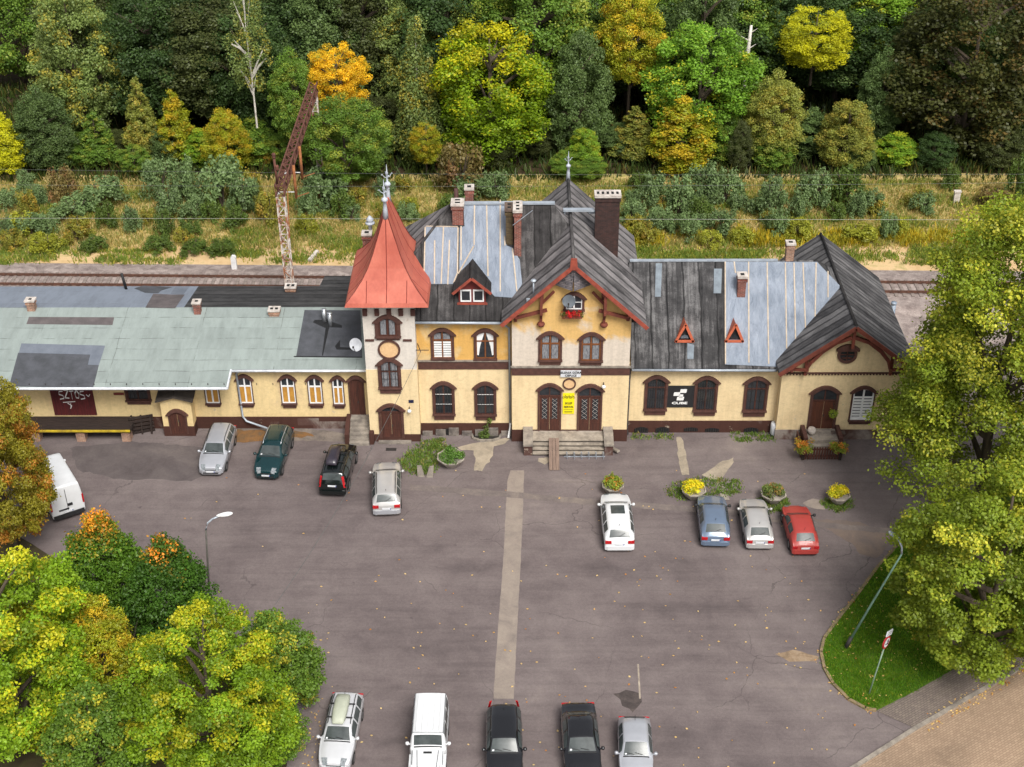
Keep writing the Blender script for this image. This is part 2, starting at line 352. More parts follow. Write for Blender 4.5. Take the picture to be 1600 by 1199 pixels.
def door(R, rect, Y, mats, transom=.78, jamb=.12, lattice=False, hood=True, planks=0, rise=None, label=None, leafs=2, sill=False):
    cx, w, z0, z1 = W(*rect, Y); mb = MB(); a, zs, rise = surround(mb, cx, w, z0, z1, Y, jamb, rise, sill=False, hood=hood)
    d = R.part(mb, 'door', BROWN); h = z1-z0; zt = z0+h*transom if transom else zs
    if label: d['label'] = label
    l = MB()
    for k in range(leafs):
        xa = cx-a+2*a*k/leafs+.012; xb = cx-a+2*a*(k+1)/leafs-.012
        l.box(xa, xb, Y-.035, Y+.005, z0, zt)
        if planks:
            for q in range(planks): l.box(xa+(xb-xa)*(q+.08)/planks, xa+(xb-xa)*(q+.92)/planks, Y-.055, Y-.036, z0+.02, zt-.02)
        else:
            ww = xb-xa
            for (q0, q1) in (((.05, .28), (.34, .95)) if not lattice else ((.05, .26),)):
                l.box(xa+ww*.16, xb-ww*.16, Y-.052, Y-.036, z0+(zt-z0)*q0, z0+(zt-z0)*q1)
    if not transom or transom < .99:
        pass
    sub(l, 'leaf', mats, d)
    if transom:
        p = MB(); p.poly([(x, Y-.006, z) for x, z in [(cx-a, zt), (cx+a, zt)]+arc(cx, zs, a, rise)[::-1]]); sub(p, 'transom_light', GLASS, d)
        f = MB(); f.box(cx-.035, cx+.035, Y-.05, Y-.002, zt+.06, z1-.02); f.box(cx-a, cx+a, Y-.07, Y-.002, zt-.04, zt+.06); sub(f, 'transom_bar', BROWN2, d)
    else:
        p = MB(); p.poly([(x, Y-.03, z) for x, z in [(cx-a, zt), (cx+a, zt)]+arc(cx, zs, a, rise)[::-1]]); sub(p, 'head_panel', mats, d)
    if lattice:
        p = MB(); g = MB()
        for k in range(2):
            xc = cx+(-1 if k == 0 else 1)*a*.5; ww = a*.26; za = z0+(zt-z0)*.36; zb = z0+(zt-z0)*.93
            p.box(xc-ww, xc+ww, Y-.045, Y-.038, za, zb)
            n = 5; st = (zb-za)/n
            for i in range(n):
                g.bar((xc-ww, Y-.05, za+st*i), (xc+ww, Y-.05, za+st*(i+1)), .022, .006); g.bar((xc+ww, Y-.055, za+st*i), (xc-ww, Y-.055, za+st*(i+1)), .022, .006)
        sub(p, 'glazing', GLASS, d); sub(g, 'lattice', CAPW, d)
    k = MB(); k.box(cx+.04, cx+.1, Y-.10, Y-.056, z0+.95, z0+1.1); sub(k, 'handle', STEELD, d)
    return d
# ---- roof planes
KM = (14.2-8.85)/5.3; MAINP = (0, KM, 8.85-KM*.35)
KW = (10.1-5.2)/5.15; WINGP = (0, KW, 5.2-KW*.55)
KG = .94; GABR = (-KG, 0, 13.32+KG*3.1); GABL = (KG, 0, 13.32-KG*3.1)
KE = .775; EGL = (KE, 0, 8.92-KE*20.35)
# ---- walls
w = MB(); w.box(-.6, 6.75, 0, 11, .9, 5.04); w.box(-9.7, -.6, .75, 10.6, .9, 5.0); w.box(-9.72, -6.5, -.0, .75, .55, 5.45)
ST.part(w, 'lower_wall', CREAM)
w = MB(); w.box(-.58, 6.73, .03, 10.97, 5.04, 9.2)
w.xz([(-.58, 9.2), (6.73, 9.2), (6.73, 9.65), (3.1, 13.05), (-.58, 9.62)], .03, 10.97); ST.part(w, 'gable_wall', OCHRE)
w = MB(); w.box(-9.68, -.6, .78, 10.57, 5.0, 8.95); ST.part(w, 'upper_side_wall', OCHRE2)
w = MB(); w.box(-9.70, -6.52, .02, 4.9, 5.45, 10.5); ST.part(w, 'tower_wall', PALE)
w = MB(); w.box(-9.72, -6.5, -.05, .72, -.2, .55); w.box(-6.5, -.6, .69, 1.0, -.2, .9); w.box(-.62, 6.79, -.05, .95, -.2, .9); w.box(6.79, 16.5, .94, 1.5, -.2, .9)
ST.part(w, 'plinth', PLINTH)
w = MB(); w.box(-.62, 6.77, -.05, .02, 5.06, 5.62); w.box(-6.5, -.62, .70, .78, 5.03, 5.62); ST.part(w, 'string_course', BROWN)
w = MB(); w.box(-.66, 6.82, -.10, .02, 5.62, 5.72); w.box(-6.5, -.66, .64, .78, 5.62, 5.70); ST.part(w, 'ledge', CONC)
w = MB(); w.box(6.75, 16.5, 1.0, 10.4, .9, 5.3); ST.part(w, 'wing_wall', CREAM)
w = MB(); w.box(16.35, 24.3, .2, 11.2, .75, 5.5); w.xz([(16.35, 5.5), (24.3, 5.5), (20.35, 8.66)], .2, 11.2); ST.part(w, 'east_gable_wall', CREAM)
w = MB(); w.box(16.31, 24.34, .15, .9, -.2, .75); ST.part(w, 'plinth', PLINTH2)
w = MB(); w.box(16.3, 24.35, .12, .2, 5.03, 5.12)
for k in range(40): w.box(16.4+k*.2, 16.5+k*.2, .10, .2, 4.95, 5.03)
ST.part(w, 'dentil_course', BROWN)
w = MB()
for k in range(7): w.box(-6.4+k*.85, -5.75+k*.85, .55, .69, -.15, .34+.12*((k*7) % 3))
ST.part(w, 'stone_footing', STONE)
# ---- roofs
T = .2
r = MB(); r.sheet([(-9.6, .35, 8.85), (7.25, .35, 8.85), (1.95, 5.65, 14.2), (-4.3, 5.65, 14.2)], T); r.sheet([(7.25, 10.95, 8.85), (-9.6, 10.95, 8.85), (-4.3, 5.65, 14.2), (1.95, 5.65, 14.2)], T)
main_roof = ST.part(r, 'main_roof', FELT_M)
r = MB(); r.sheet([(-9.6, 10.95, 8.86), (-9.6, .35, 8.86), (-4.3, 5.65, 14.21)], T); ST.part(r, 'hip_roof', FELT_G); r = MB(); r.sheet([(7.25, .35, 8.85), (7.25, 10.95, 8.85), (1.95, 5.65, 14.2)], T); ST.part(r, 'hip_roof', FELT_G)
r = MB(); r.sheet([(3.1, -.8, 13.32), (3.1, 11.14, 13.32), (-1.2, 11.14, 13.32-KG*4.3), (-1.2, -.8, 13.32-KG*4.3)], T); r.sheet([(3.1, 11.14, 13.325), (3.1, -.8, 13.325), (7.62, -.8, 13.325-KG*4.52), (7.62, 11.14, 13.325-KG*4.52)], T)
gable_roof = ST.part(r, 'gable_roof', FELT_G)
r = MB(); r.sheet([(6.9, .55, 5.2), (24.05, .55, 5.2), (18.9, 5.7, 10.1), (6.9, 5.7, 10.1)], T); r.sheet([(24.05, 10.85, 5.2), (6.9, 10.85, 5.2), (6.9, 5.7, 10.1), (18.9, 5.7, 10.1)], T); r.sheet([(24.05, .55, 5.2), (24.05, 10.85, 5.2), (18.9, 5.7, 10.1)], T)
wing_roof = ST.part(r, 'wing_roof', FELT_W)
r = MB(); r.sheet([(20.35, -.55, 8.92), (20.35, 11.76, 8.92), (16.0, 11.76, 8.92-KE*4.35), (16.0, -.55, 8.92-KE*4.35)], T); r.sheet([(20.35, 11.76, 8.925), (20.35, -.55, 8.925), (24.75, -.55, 8.925-KE*4.4), (24.75, 11.76, 8.925-KE*4.4)], T)
east_roof = ST.part(r, 'east_gable_roof', FELT_E)
# ridge rolls and flashings
for pp in ([(3.1, -.7, 13.34), (3.1, 11.1, 13.34)], [(20.35, -.5, 8.93), (20.35, 11.7, 8.93)], [(-9.6, .35, 8.87), (-4.3, 5.65, 14.22)]): r = MB(); r.tube(pp, .10, 6); ST.part(r, 'ridge_roll', FELT_M)
r = MB(); r.box(-4.2, 2.1, 5.45, 5.8, 14.16, 14.25); ST.part(r, 'ridge_capping', ZINC); r = MB(); r.box(6.95, 16.4, 5.58, 5.84, 10.06, 10.14); ST.part(r, 'ridge_capping', ZINC)
r = MB(); a = Fy(880, 327, 5.7); b = Fy(928, 325, 5.7); r.box(a.x, b.x, 5.55, 5.85, a.z-.12, a.z+.02); c = Fy(920, 331, 6.6); d = Fy(967, 332, 6.6); r.box(c.x, d.x, 6.5, 6.75, c.z-.1, c.z+.04)
r.bar((a.x+.1, 5.7, a.z-.1), (a.x+.1, 5.7, 13.2), .08); ST.part(r, 'sweep_walkway', ZINC)
# felt patches
def slab_on(R, pts, plane, mats, name, th=.02, parent=None, lift=.022):
    q = [hit(x, y, *plane) for x, y in pts]; m = MB(); m.prism([(p.x, p.y, p.z+lift) for p in q], (0, 0, th))
    return sub(m, name, mats, parent) if parent is not None else R.part(m, name, mats)
C3 = lambda u, v: (530+u/4.61, 240+v/4.61)
C7 = lambda u, v: (970+u/3.332, 360+v/3.332)
C8 = lambda u, v: (1170+u/3.075, 350+v/3.075)
for p in ([(182, 175), (215, 175), (208, 348), (178, 348)], [(485, 203), (527, 203), (522, 330), (483, 330)], [(346, 590), (382, 600), (378, 672), (346, 672)]): slab_on(ST, [C7(*q) for q in p], WINGP, PATCHG, 'felt_patch')
slab_on(ST, [(1003, 437), (1008, 441), (1017, 455), (1013, 456)], GABR, PATCHG, 'felt_patch')
# tarpaulins with battens
def battens(R, segs, plane, parent, w=.075, lift=.06):
    m = MB()
    for (x0, y0), (x1, y1) in segs:
        a = hit(x0, y0, *plane); b = hit(x1, y1, *plane); up = Vector((0, 0, lift)); m.bar(a+up, b+up, w, .04)
    return sub(m, 'batten', BATTEN, parent)
t1 = slab_on(ST, [C3(*p) for p in [(895, 368), (1205, 376), (1205, 668), (1250, 685), (1300, 770), (1318, 940), (1272, 1044), (1120, 1034), (1050, 960), (960, 770), (865, 860), (868, 540), (903, 528)]], MAINP, TARP, 'tarpaulin', .02, lift=.03)
battens(ST, [(C3(*a), C3(*b)) for a, b in [((975, 372), (972, 665)), ((1062, 372), (1072, 890)), ((1160, 340), (1160, 1000)), ((1192, 600), (1194, 670)), ((1248, 690), (1280, 1000)), ((878, 530), (878, 775)), ((970, 672), (858, 872)), ((1335, 965), (1280, 1045))]], MAINP, t1)
t2 = slab_on(ST, [C3(*p) for p in [(622, 530), (855, 537), (852, 870), (822, 945), (655, 945), (608, 862)]], MAINP, TARP, 'tarpaulin', .02, lift=.034)
battens(ST, [(C3(*a), C3(*b)) for a, b in [((625, 530), (855, 534)), ((620, 535), (612, 860)), ((612, 862), (655, 945)), ((752, 535), (735, 945)), ((688, 632), (686, 945)), ((795, 630), (782, 950)), ((856, 540), (852, 870)), ((850, 872), (824, 940))]], MAINP, t2)
t3 = slab_on(ST, [(1133, 410), (1276.5, 410.5), (1314, 449.5), (1268, 512), (1214, 574), (1133, 570.5)], WINGP, TARP, 'tarpaulin', .02, lift=.03)
battens(ST, [((1133, 410), (1133.5, 570)), ((1147, 410), (1149, 428)), ((1169.6, 410), (1170, 568)), ((1198.5, 411), (1201, 570)), ((1227, 412), (1229, 546)), ((1240.5, 412), (1243, 536)), ((1254.6, 412), (1258.5, 516)), ((1275, 412), (1273.5, 497)), ((1293.6, 425), (1293.6, 466)), ((1315, 450), (1268, 513)), ((1268, 513), (1216, 573))], WINGP, t3)
# ---- tower roof: bell-cast spire with a short ridge
prof = [(1.04, -.05), (1, 0), (.80, .10), (.62, .21), (.47, .34), (.34, .5), (.20, .72), (.02, 1.0)]
def trk(f, h): return (-8.08-2.42*f, -8.08+2.42*f, 1.55+(-2.5)*f, 3.65+2.2*f, 10.77+4.85*h)
r = MB(); rings = [trk(*p) for p in prof]; vs = []; fs = []
for x0, x1, y0, y1, z in rings: vs += [(x0, y0, z), (x1, y0, z), (x1, y1, z), (x0, y1, z)]
for k in range(len(rings)-1):
    for i in range(4): j = (i+1) % 4; fs.append((4*k+i, 4*k+j, 4*k+4+j, 4*k+4+i))
fs.append((3, 2, 1, 0)); n = 4*(len(rings)-1); fs.append((n, n+1, n+2, n+3)); r.add(vs, fs); tower_roof = ST.part(r, 'tower_roof', REDMETAL)
r = MB()
for side in range(4):
    for q in ((0, .5, 1) if side in (0, 2) else (0, .34, .67, 1)):
        pts = []
        for x0, x1, y0, y1, z in rings[1:]:
            u = q
            p = {0: (x0+(x1-x0)*u, y0, z), 1: (x1, y0+(y1-y0)*u, z), 2: (x0+(x1-x0)*u, y1, z), 3: (x0, y0+(y1-y0)*u, z)}[side]; pts.append(p)
        r.tube(pts, .028, 4)
    for q in ((.25, .75) if side in (0, 2) else (.17, .83)):
        pts = []
        for x0, x1, y0, y1, z in rings[1:5]:
            xa, xb, ya, yb, _ = rings[1]
            X = xa+(xb-xa)*q; Yv = ya+(yb-ya)*q
            if side in (0, 2) and x0 <= X <= x1: pts.append((X, y0 if side == 0 else y1, z))
            if side in (1, 3) and y0 <= Yv <= y1: pts.append((x1 if side == 1 else x0, Yv, z))
        if len(pts) > 1: r.tube(pts, .025, 4)
sub(r, 'standing_seam', REDSEAM, tower_roof)
def finial(x, y, z, s, parent):
    m = MB(); m.lathe([(.19*s, -.15), (.13*s, .5*s), (.10*s, .95*s), (.19*s, 1.0*s), (.20*s, 1.1*s), (.16*s, 1.18*s), (.06*s, 1.24*s), (.05*s, 1.75*s), (.09*s, 1.8*s), (.04*s, 1.88*s), (.015*s, 2.35*s), (0, 2.4*s)], (x, y, z), 8)
    for k in range(4):
        a = k*PI/2+.4; c_, s_ = math.cos(a), math.sin(a)
        m.tube([(x+c_*.05, y+s_*.05, z+1.5*s), (x+c_*.2*s, y+s_*.2*s, z+1.6*s), (x+c_*.3*s, y+s_*.3*s, z+1.78*s), (x+c_*.36*s, y+s_*.36*s, z+1.72*s)], .022*s, 5)
    return sub(m, 'finial', FINIAL, parent)
finial(-8.08, 1.5, 15.35, 1.0, tower_roof); finial(-8.08, 3.65, 15.35, 1.0, tower_roof)
finial(3.1, 11.05, 13.4, .8, gable_roof)
r = MB()
r.box(-10.3, -5.85, -.75, 5.4, 10.46, 10.66); ST.part(r, 'eaves_soffit', BROWN)
for k in range(5): r = MB(); r.box(-9.66+k*.73, -9.38+k*.73, -.16, .02, 9.42, 9.86); ST.part(r, 'eaves_bracket', BROWN)
# ---- bargeboards and timber brackets
def verge(R, xa, za, xr, zr, xb, zb, Y, mats, h=.24):
    m = MB(); m.bar((xa, Y-.06, za), (xr, Y-.06, zr), .08, h); m.bar((xr, Y-.06, zr), (xb, Y-.06, zb), .08, h); return R.part(m, 'bargeboard', mats)
verge(ST, -1.22, 13.2-KG*4.32, 3.1, 13.2, 7.64, 13.2-KG*4.54, -.82, REDWOOD)
verge(ST, 15.98, 8.80-KE*4.37, 20.35, 8.80, 24.77, 8.80-KE*4.42, -.57, TIMBER, .26)
m = MB(); m.xz([(2.86, 13.0), (3.34, 13.0), (3.28, 13.75), (2.92, 13.75)], -.96, -.85); ST.part(m, 'apex_plate', REDWOOD)
def bracket(x, zt, s, Y, mats, dep=.75):
    m = MB(); m.bar((x, Y-dep+.05, zt-.1), (x, Y-dep+.05, zt-1.5), .17, .17); m.bar((x, Y-.06, zt-1.0), (x, Y-.06, zt-2.35), .16, .14)
    m.bar((x, Y, zt-2.15), (x, Y-dep, zt-1.3), .15, .15); m.bar((x+s*.35, Y-dep*.5, zt-1.35), (x-s*1.55, Y-dep*.5, zt-1.9), .15, .2)
    m.bar((x, Y-.1, zt-1.1), (x+s*.75, Y-.3, zt-.12), .13, .16); m.bar((x, Y-.02, zt-.25), (x, Y-dep, zt-.25), .13, .15)
    m.lathe([(.19, 0), (.25, .1), (.22, .22), (.1, .25)], (x, Y-.12, zt-2.62), 8)
    return ST.part(m, 'timber_bracket', mats)
p = Fy(845.5, 480, 0); bracket(p.x, 13.1-KG*abs(p.x-3.1), 1, 0, TIMBER); p = Fy(944.5, 480, 0); bracket(p.x, 13.1-KG*abs(p.x-3.1), -1, 0, TIMBER)
for x in (-.35, 6.5, 1.25, 4.95):
    m = MB(); zt = 13.1-KG*abs(x-3.1); m.bar((x, .0, zt-.14), (x, -.8, zt-.14), .16, .2); m.bar((x, 0, zt-.75), (x, -.55, zt-.2), .12, .14); m.bar((x, -.08, zt-.1), (x, -.08, zt-.85), .2, .2); ST.part(m, 'timber_bracket', TIMBER)
m = MB()
for s in (-1, 1):
    pts = [(20.35+s*.1, -.3, 7.95), (20.35+s*1.0, -.3, 7.6), (20.35+s*1.8, -.3, 6.95), (20.35+s*2.4, -.3, 6.2), (20.35+s*2.65, -.15, 5.5)]
    for a, b in zip(pts, pts[1:]): m.bar(a, b, .18, .22)
    m.bar((20.35+s*2.65, -.1, 5.1), (20.35+s*2.65, -.1, 6.4), .16, .16); m.bar((20.35+s*2.5, -.25, 5.55), (20.35+s*3.6, -.25, 5.62), .16, .16); m.bar((20.35+s*3.55, .1, 5.35), (20.35+s*3.55, -.4, 5.6), .16, .2)
m.bar((20.35, -.35, 8.6), (20.35, -.35, 7.2), .18, .18)
ST.part(m, 'gable_timber_arch', TIMBER)
# small slate canopy tucked in the gable apex
m = MB(); m.sheet([(3.1, -.72, 12.95), (1.75, .0, 11.75), (1.75, -.05, 11.7), (3.05, -.78, 11.55)], .07); m.sheet([(3.1, -.72, 12.95), (3.15, -.78, 11.55), (4.45, -.05, 11.7), (4.45, 0, 11.75)], .07); m.xz([(1.8, 11.72), (4.4, 11.72), (3.1, 12.9)], -.1, .0)
ST.part(m, 'apex_slate_hood', brickmat('slate_hood', S(150, 140, 140), S(110, 106, 112), S(80, 76, 80), 1.3))
# ---- dormers
def roofhit(x, y, pl): return hit(x, y, *pl)
b0 = roofhit(717, 473, MAINP); b1 = roofhit(759, 473, MAINP); cx = (b0.x+b1.x)/2; hw = (b1.x-b0.x)/2; yf = b0.y; zb = b0.z
m = MB(); yr = yf+2.6; m.box(cx-hw, cx+hw, yf, yf+1.4, zb-.3, zb+1.05); m.xz([(cx-hw, zb+1.05), (cx+hw, zb+1.05), (cx, zb+1.85)], yf, yf+2.0); dm = ST.part(m, 'dormer', mat('maroon_boarding', S(120, 48, 44), S(92, 40, 38), 3, .7))
m = MB()
for s in (-1, 1): m.sheet([(cx, yf-.5, zb+2.02), (cx, yf+2.3, zb+2.02), (cx+s*(hw+.35), yf+1.3, zb+.92), (cx+s*(hw+.35), yf-.45, zb+.92)], .1)
sub(m, 'dormer_roof', FELT_M, dm)
m = MB(); m.bar((cx-hw-.35, yf-.47, zb+.86), (cx, yf-.47, zb+1.92), .07, .16); m.bar((cx, yf-.47, zb+1.92), (cx+hw+.35, yf-.47, zb+.86), .07, .16); m.box(cx-hw-.1, cx+hw+.1, yf-.12, yf, zb-.1, zb); sub(m, 'bargeboard', REDWOOD, dm)
for s in (-1, 1):
    m = MB(); c_ = cx+s*hw*.47; h_ = hw*.40
    m.box(c_-h_, c_-h_+.08, yf-.06, yf, zb+.08, zb+.92); m.box(c_+h_-.08, c_+h_, yf-.06, yf, zb+.08, zb+.92); m.box(c_-h_+.08, c_+h_-.08, yf-.06, yf, zb+.08, zb+.17); m.box(c_-h_+.08, c_+h_-.08, yf-.06, yf, zb+.83, zb+.92); m.box(c_-h_+.08, c_+h_-.08, yf-.02, yf-.004, zb+.17, zb+.83, 1)
    sub(m, 'window', [PVC, GLASS], dm)
for (ax, bl, br, by, ay) in ((1067.5, 1054.5, 1084, 534, 496), (1145.8, 1132.5, 1161.5, 534, 497)):
    a = roofhit(bl, by, WINGP); b = roofhit(br, by, WINGP); c = roofhit(ax, ay, WINGP); xm = (a.x+b.x)/2; hw = (b.x-a.x)/2; zt = c.z-.0; yf = a.y; z0 = a.z
    m = MB(); top = (xm, yf-.05, z0+1.35)
    for s in (-1, 1): m.prism([(xm+s*hw, yf-.05, z0-.02), top, (xm, c.y, c.z+.03)], (0, 0, -.05))
    # front frame
    for s in (-1, 1): m.bar((xm+s*hw*.95, yf-.08, z0+.02), (xm, yf-.08, z0+1.3), .06, .16)
    m.bar((xm-hw, yf-.08, z0+.07), (xm+hw, yf-.08, z0+.07), .06, .16)
    d_ = ST.part(m, 'triangular_dormer', ORANGE)
    m = MB(); m.xz([(xm-hw*.85, z0+.1), (xm+hw*.85, z0+.1), (xm, z0+1.2)], yf+.06, yf+.3); sub(m, 'opening', BLACK, d_)
    m = MB(); m.xz([(xm-.28, z0+.16), (xm+.28, z0+.16), (xm+.2, z0+.4), (xm, z0+.5), (xm-.2, z0+.4)], yf+.03, yf+.055); sub(m, 'pane', GLASS, d_)
# ---- chimneys
def chimney(R, parent, pxl, pxr, ptop, pbase, plane, mats, dy=None, cap=None, pots=0, bands=True, zbase=None):
    a = hit((pxl+pxr)/2, pbase, *plane); l = Fy(pxl, (ptop+pbase)/2, a.y); r_ = Fy(pxr, (ptop+pbase)/2, a.y); zt = Fy((pxl+pxr)/2, ptop, a.y).z
    w_ = r_.x-l.x; x0 = a.x-w_/2; x1 = a.x+w_/2; dy = dy or w_; zt -= dy*.65*.5
    m = MB(); m.box(x0, x1, a.y, a.y+dy, a.z-.8, zt-.15)
    if bands: m.box(x0-.06, x1+.06, a.y-.06, a.y+dy+.06, zt-.42, zt-.28); 
    ch = (sub(m, 'chimney', mats, parent) if parent is not None else R.part(m, 'chimney', mats))
    m = MB(); m.box(x0-.08, x1+.08, a.y-.08, a.y+dy+.08, zt-.15, zt)
    k = max(1, pots); L_ = max(w_, dy)
    for i in range(k):
        if w_ >= dy: cx_ = x0+w_*(i+.5)/k; cy_ = a.y+dy/2; m.box(cx_-w_/k*.26, cx_+w_/k*.26, cy_-dy*.24, cy_+dy*.24, zt, zt+.005, 1)
        else: cy_ = a.y+dy*(i+.5)/k; cx_ = a.x; m.box(cx_-w_*.24, cx_+w_*.24, cy_-dy/k*.26, cy_+dy/k*.26, zt, zt+.005, 1)
    sub(m, 'chimney_cap', [cap or CAPW, BLACK], ch); return ch, a, zt
chimney(ST, main_roof, 707, 724, 313, 352, MAINP, BR_RED, .75, CAPW, 2)
chimney(ST, main_roof, 790.5, 801.5, 320, 383, MAINP, BR_MOSS, .9, mat('dirty_cap', S(110, 92, 80), S(80, 66, 58), 4, .9), 2)
ch8, a8, z8 = chimney(ST, main_roof, 803.5, 814.5, 319, 401, MAINP, BR_RED, 1.3, CAPW, 3)
m = MB(); m.bar((a8.x-.3, a8.y-.1, a8.z+2.2), (a8.x+.9, a8.y-.1, a8.z+3.2), .03); sub(m, 'aerial', ZINC, ch8)
chimney(ST, gable_roof, 928.5, 966, 300, 388, GABR, BR_DARK, .75, CAPW, 5)
chimney(ST, wing_roof, 1151.5, 1164, 428, 466, WINGP, BR_RED, .55, CAPW, 1)
BACKM = (0, -KM, 14.2+KM*5.65); BACKW = (0, -KW, 10.1+KW*5.7)
def chimney_at(parent, x, y, w_, d_, z0, zt, mats, capm=None):
    m = MB(); m.box(x-w_/2, x+w_/2, y-d_/2, y+d_/2, z0, zt-.12); m.box(x-w_/2-.05, x+w_/2+.05, y-d_/2-.05, y+d_/2+.05, zt-.4, zt-.28); c = sub(m, 'chimney', mats, parent)
    m = MB(); m.box(x-w_/2-.06, x+w_/2+.06, y-d_/2-.06, y+d_/2+.06, zt-.12, zt); m.box(x-w_/4, x+w_/4, y-d_/4, y+d_/4, zt, zt+.006, 1); sub(m, 'chimney_cap', [capm or CAPW, BLACK], c); return c
p = Fy(733, 288, 6.6); chimney_at(main_roof, p.x, 6.6, .5, .6, 12.6, p.z-.15, BR_RED)
p = Fy(712.5, 295, 6.6); m = MB(); m.tube([(p.x, 6.6, 12.6), (p.x, 6.6, p.z)], .14, 8); sub(m, 'flue_pipe', mat('brown_flue', S(84, 52, 46), S(60, 40, 36), 3, .7), main_roof)
p = Fy(1236, 376, 5.9); chimney_at(wing_roof, p.x, 5.9, .5, .5, 9.4, p.z-.1, BR_PALE)
p = Fy(573, 363, 6.2); c5 = chimney_at(main_roof, p.x, 6.2, .55, .55, 8.0, p.z, BR_RED)
m = MB(); m.lathe([(.12, 0), (.12, .35), (.3, .4), (.3, .5), (.12, .55), (.26, .7), (.05, .95)], (p.x+.2, 6.6, p.z), 10); sub(m, 'cowl', FINIAL, main_roof)
# roof vent with white cap on the gable slope, plus snow fence bits
a = hit(833.5, 458, *GABL); m = MB(); m.tube([(a.x, a.y, a.z-.1), (a.x, a.y, a.z+.8)], .05, 8); m.lathe([(.15, .8), (.18, .85), (.14, .9), (.04, .94)], a, 10); m.box(a.x-.42, a.x-.15, a.y-.4, a.y-.28, a.z-.5, a.z-.2); ST.part(m, 'roof_vent', ZINC)
# ---- gutters and downpipes
m = MB(); m.tube([(6.95, .42, 5.14), (16.05, .42, 5.10)], .085, 8); m.tube([(-6.6, .24, 8.72), (-1.2, .24, 8.68)], .085, 8); ST.part(m, 'gutter', ZINC)
p0 = Fy(797, 511, .6)
m = MB(); m.tube([(-1.15, .3, 8.65), (-.95, .45, 8.35), (-.75, .62, 8.1), (-.72, .62, 1.0)], .065, 8); ST.part(m, 'downpipe', ZINC)
m = MB(); m.tube([(-.72, .62, 1.0), (-.75, .55, .45), (-.85, .2, .1)], .075, 8); ST.part(m, 'downpipe_shoe', PVC)
m = MB(); m.tube([(6.86, .8, 5.0), (6.86, .86, .35), (6.9, .6, .1)], .06, 8); ST.part(m, 'downpipe', STEELD)
# ---- windows and doors
WOODO = mat('orange_brown_frame', S(128, 76, 38), S(104, 62, 34), 4, .6)
window(ST, (841, 878, 522, 562), 0.03, 569.5, 'lace', WOODO, fw=.08); window(ST, (904.5, 941.5, 523.5, 563), 0.03, 570, 'lace', WOODO, fw=.08)
window(ST, (880.5, 913, 460.5, 483), 0.03, 490, None, PVC, 0, 1)
window(ST, (673.8, 710.3, 516.8, 559), .78, 565, 'louver', WOODO, .66, upper=True, label='window with white shutters under a lace top'); window(ST, (740.7, 776.4, 517.5, 559.5), .78, 565.5, 'drape', WOODO, .64, label='window with tied back white curtains')
window(ST, (676.7, 711.4, 600, 646.5), .75, 655, None, BROWN2, .66, bars=2, lowbars=6); window(ST, (741.7, 776, 600.5, 647), .75, 655.5, None, BROWN2, .66, bars=2, lowbars=6)
window(ST, (586.5, 626.3, 496.4, 525), .02, 530.5, 'lace', BROWN2, 0, jamb=.22, fw=.1); window(ST, (592, 627.9, 563.7, 605), 0, 614, 'lace', BROWN2, .6, lowbars=4, jamb=.16)
for rr, sb in (((1005.4, 1041.4, 590.5, 639), 647.5), ((1082.5, 1119, 591.7, 640.6), 648.7)): window(ST, rr, 1.0, sb, None, BROWN2, .7, lowbars=7, label='dark shop window with iron grille')
window(ST, (1159.7, 1197, 592.6, 641), 1.0, 650, 'lace' if False else None, BROWN2, .7, lowbars=2)
window(ST, (1325, 1361.5, 607, 655.7), .2, 662, 'louver', PVC, .72, upper=False, fw=.09, jamb=.09, label='white framed window with closed louvred shutters')
door(ST, (593.8, 632.6, 634.6, 684.5), -.0, BROWN2, .82, .16)
door(ST, (840, 876.5, 603, 673), 0, BROWN2, .78, .11, True, label='left entrance door with latticed glazing'); door(ST, (901, 939.5, 604, 674), 0, BROWN2, .78, .11, True, label='right entrance door with latticed glazing')
door(ST, (1260, 1304, 607, 669), .2, mat('red_brown_planks', S(98, 54, 36), S(74, 42, 30), 3, .7, stretch=(5, 5, .4), fine=.3), .70, .17)
# oculus, tower ring and entrance medallion
def ring_xz(c, y, r0, r1, d, mi, mb, n=28, sq=1.0):
    for i in range(n):
        a, b = 2*PI*i/n, 2*PI*(i+1)/n
        mb.xz([(c[0]+math.cos(t)*r, c[1]+math.sin(t)*r*sq) for t, r in ((a, r0), (b, r0), (b, r1), (a, r1))], y-d, y, mi)
def disc_xz(c, y, r, mi, mb, n=28, sq=1.0): mb.poly([(c[0]+math.cos(2*PI*i/n)*r, y, c[1]+math.sin(2*PI*i/n)*r*sq) for i in range(n)], mi)
p = Fy(1323.8, 554, .2); m = MB(); ring_xz((p.x, p.z), .2, .45, .62, .1, 0, m); m.xz([(p.x-.72, p.z+.3), (p.x+.72, p.z+.3)]+arc(p.x, p.z+.42, .72, .35)[::-1], .02, .2); oc = ST.part(m, 'round_window', BROWN)
m = MB(); disc_xz((p.x, p.z), .195, .46, 0, m); m.box(p.x-.03, p.x+.03, .15, .19, p.z-.42, p.z+.42, 1); m.box(p.x-.42, p.x+.42, .15, .19, p.z-.03, p.z+.03, 1); m.box(p.x-.3, p.x+.3, .16, .19, p.z-.3, p.z-.2, 1); sub(m, 'pane', [GLASS, BROWN2], oc)
p = Fy(608, 546.5, 0); m = MB(); ring_xz((p.x, p.z), .02, .58, .70, .09, 0, m); disc_xz((p.x, p.z), .008, .6, 1, m); ST.part(m, 'tower_medallion', [BROWN, MEDAL])
for s in (-1, 1):
    q = Fy(607+s*29.5, 532, 0); m = MB(); m.box(q.x-.27, q.x+.27, -.04, .03, q.z-.07, q.z+.07); ST.part(m, 'brown_band', BROWN)
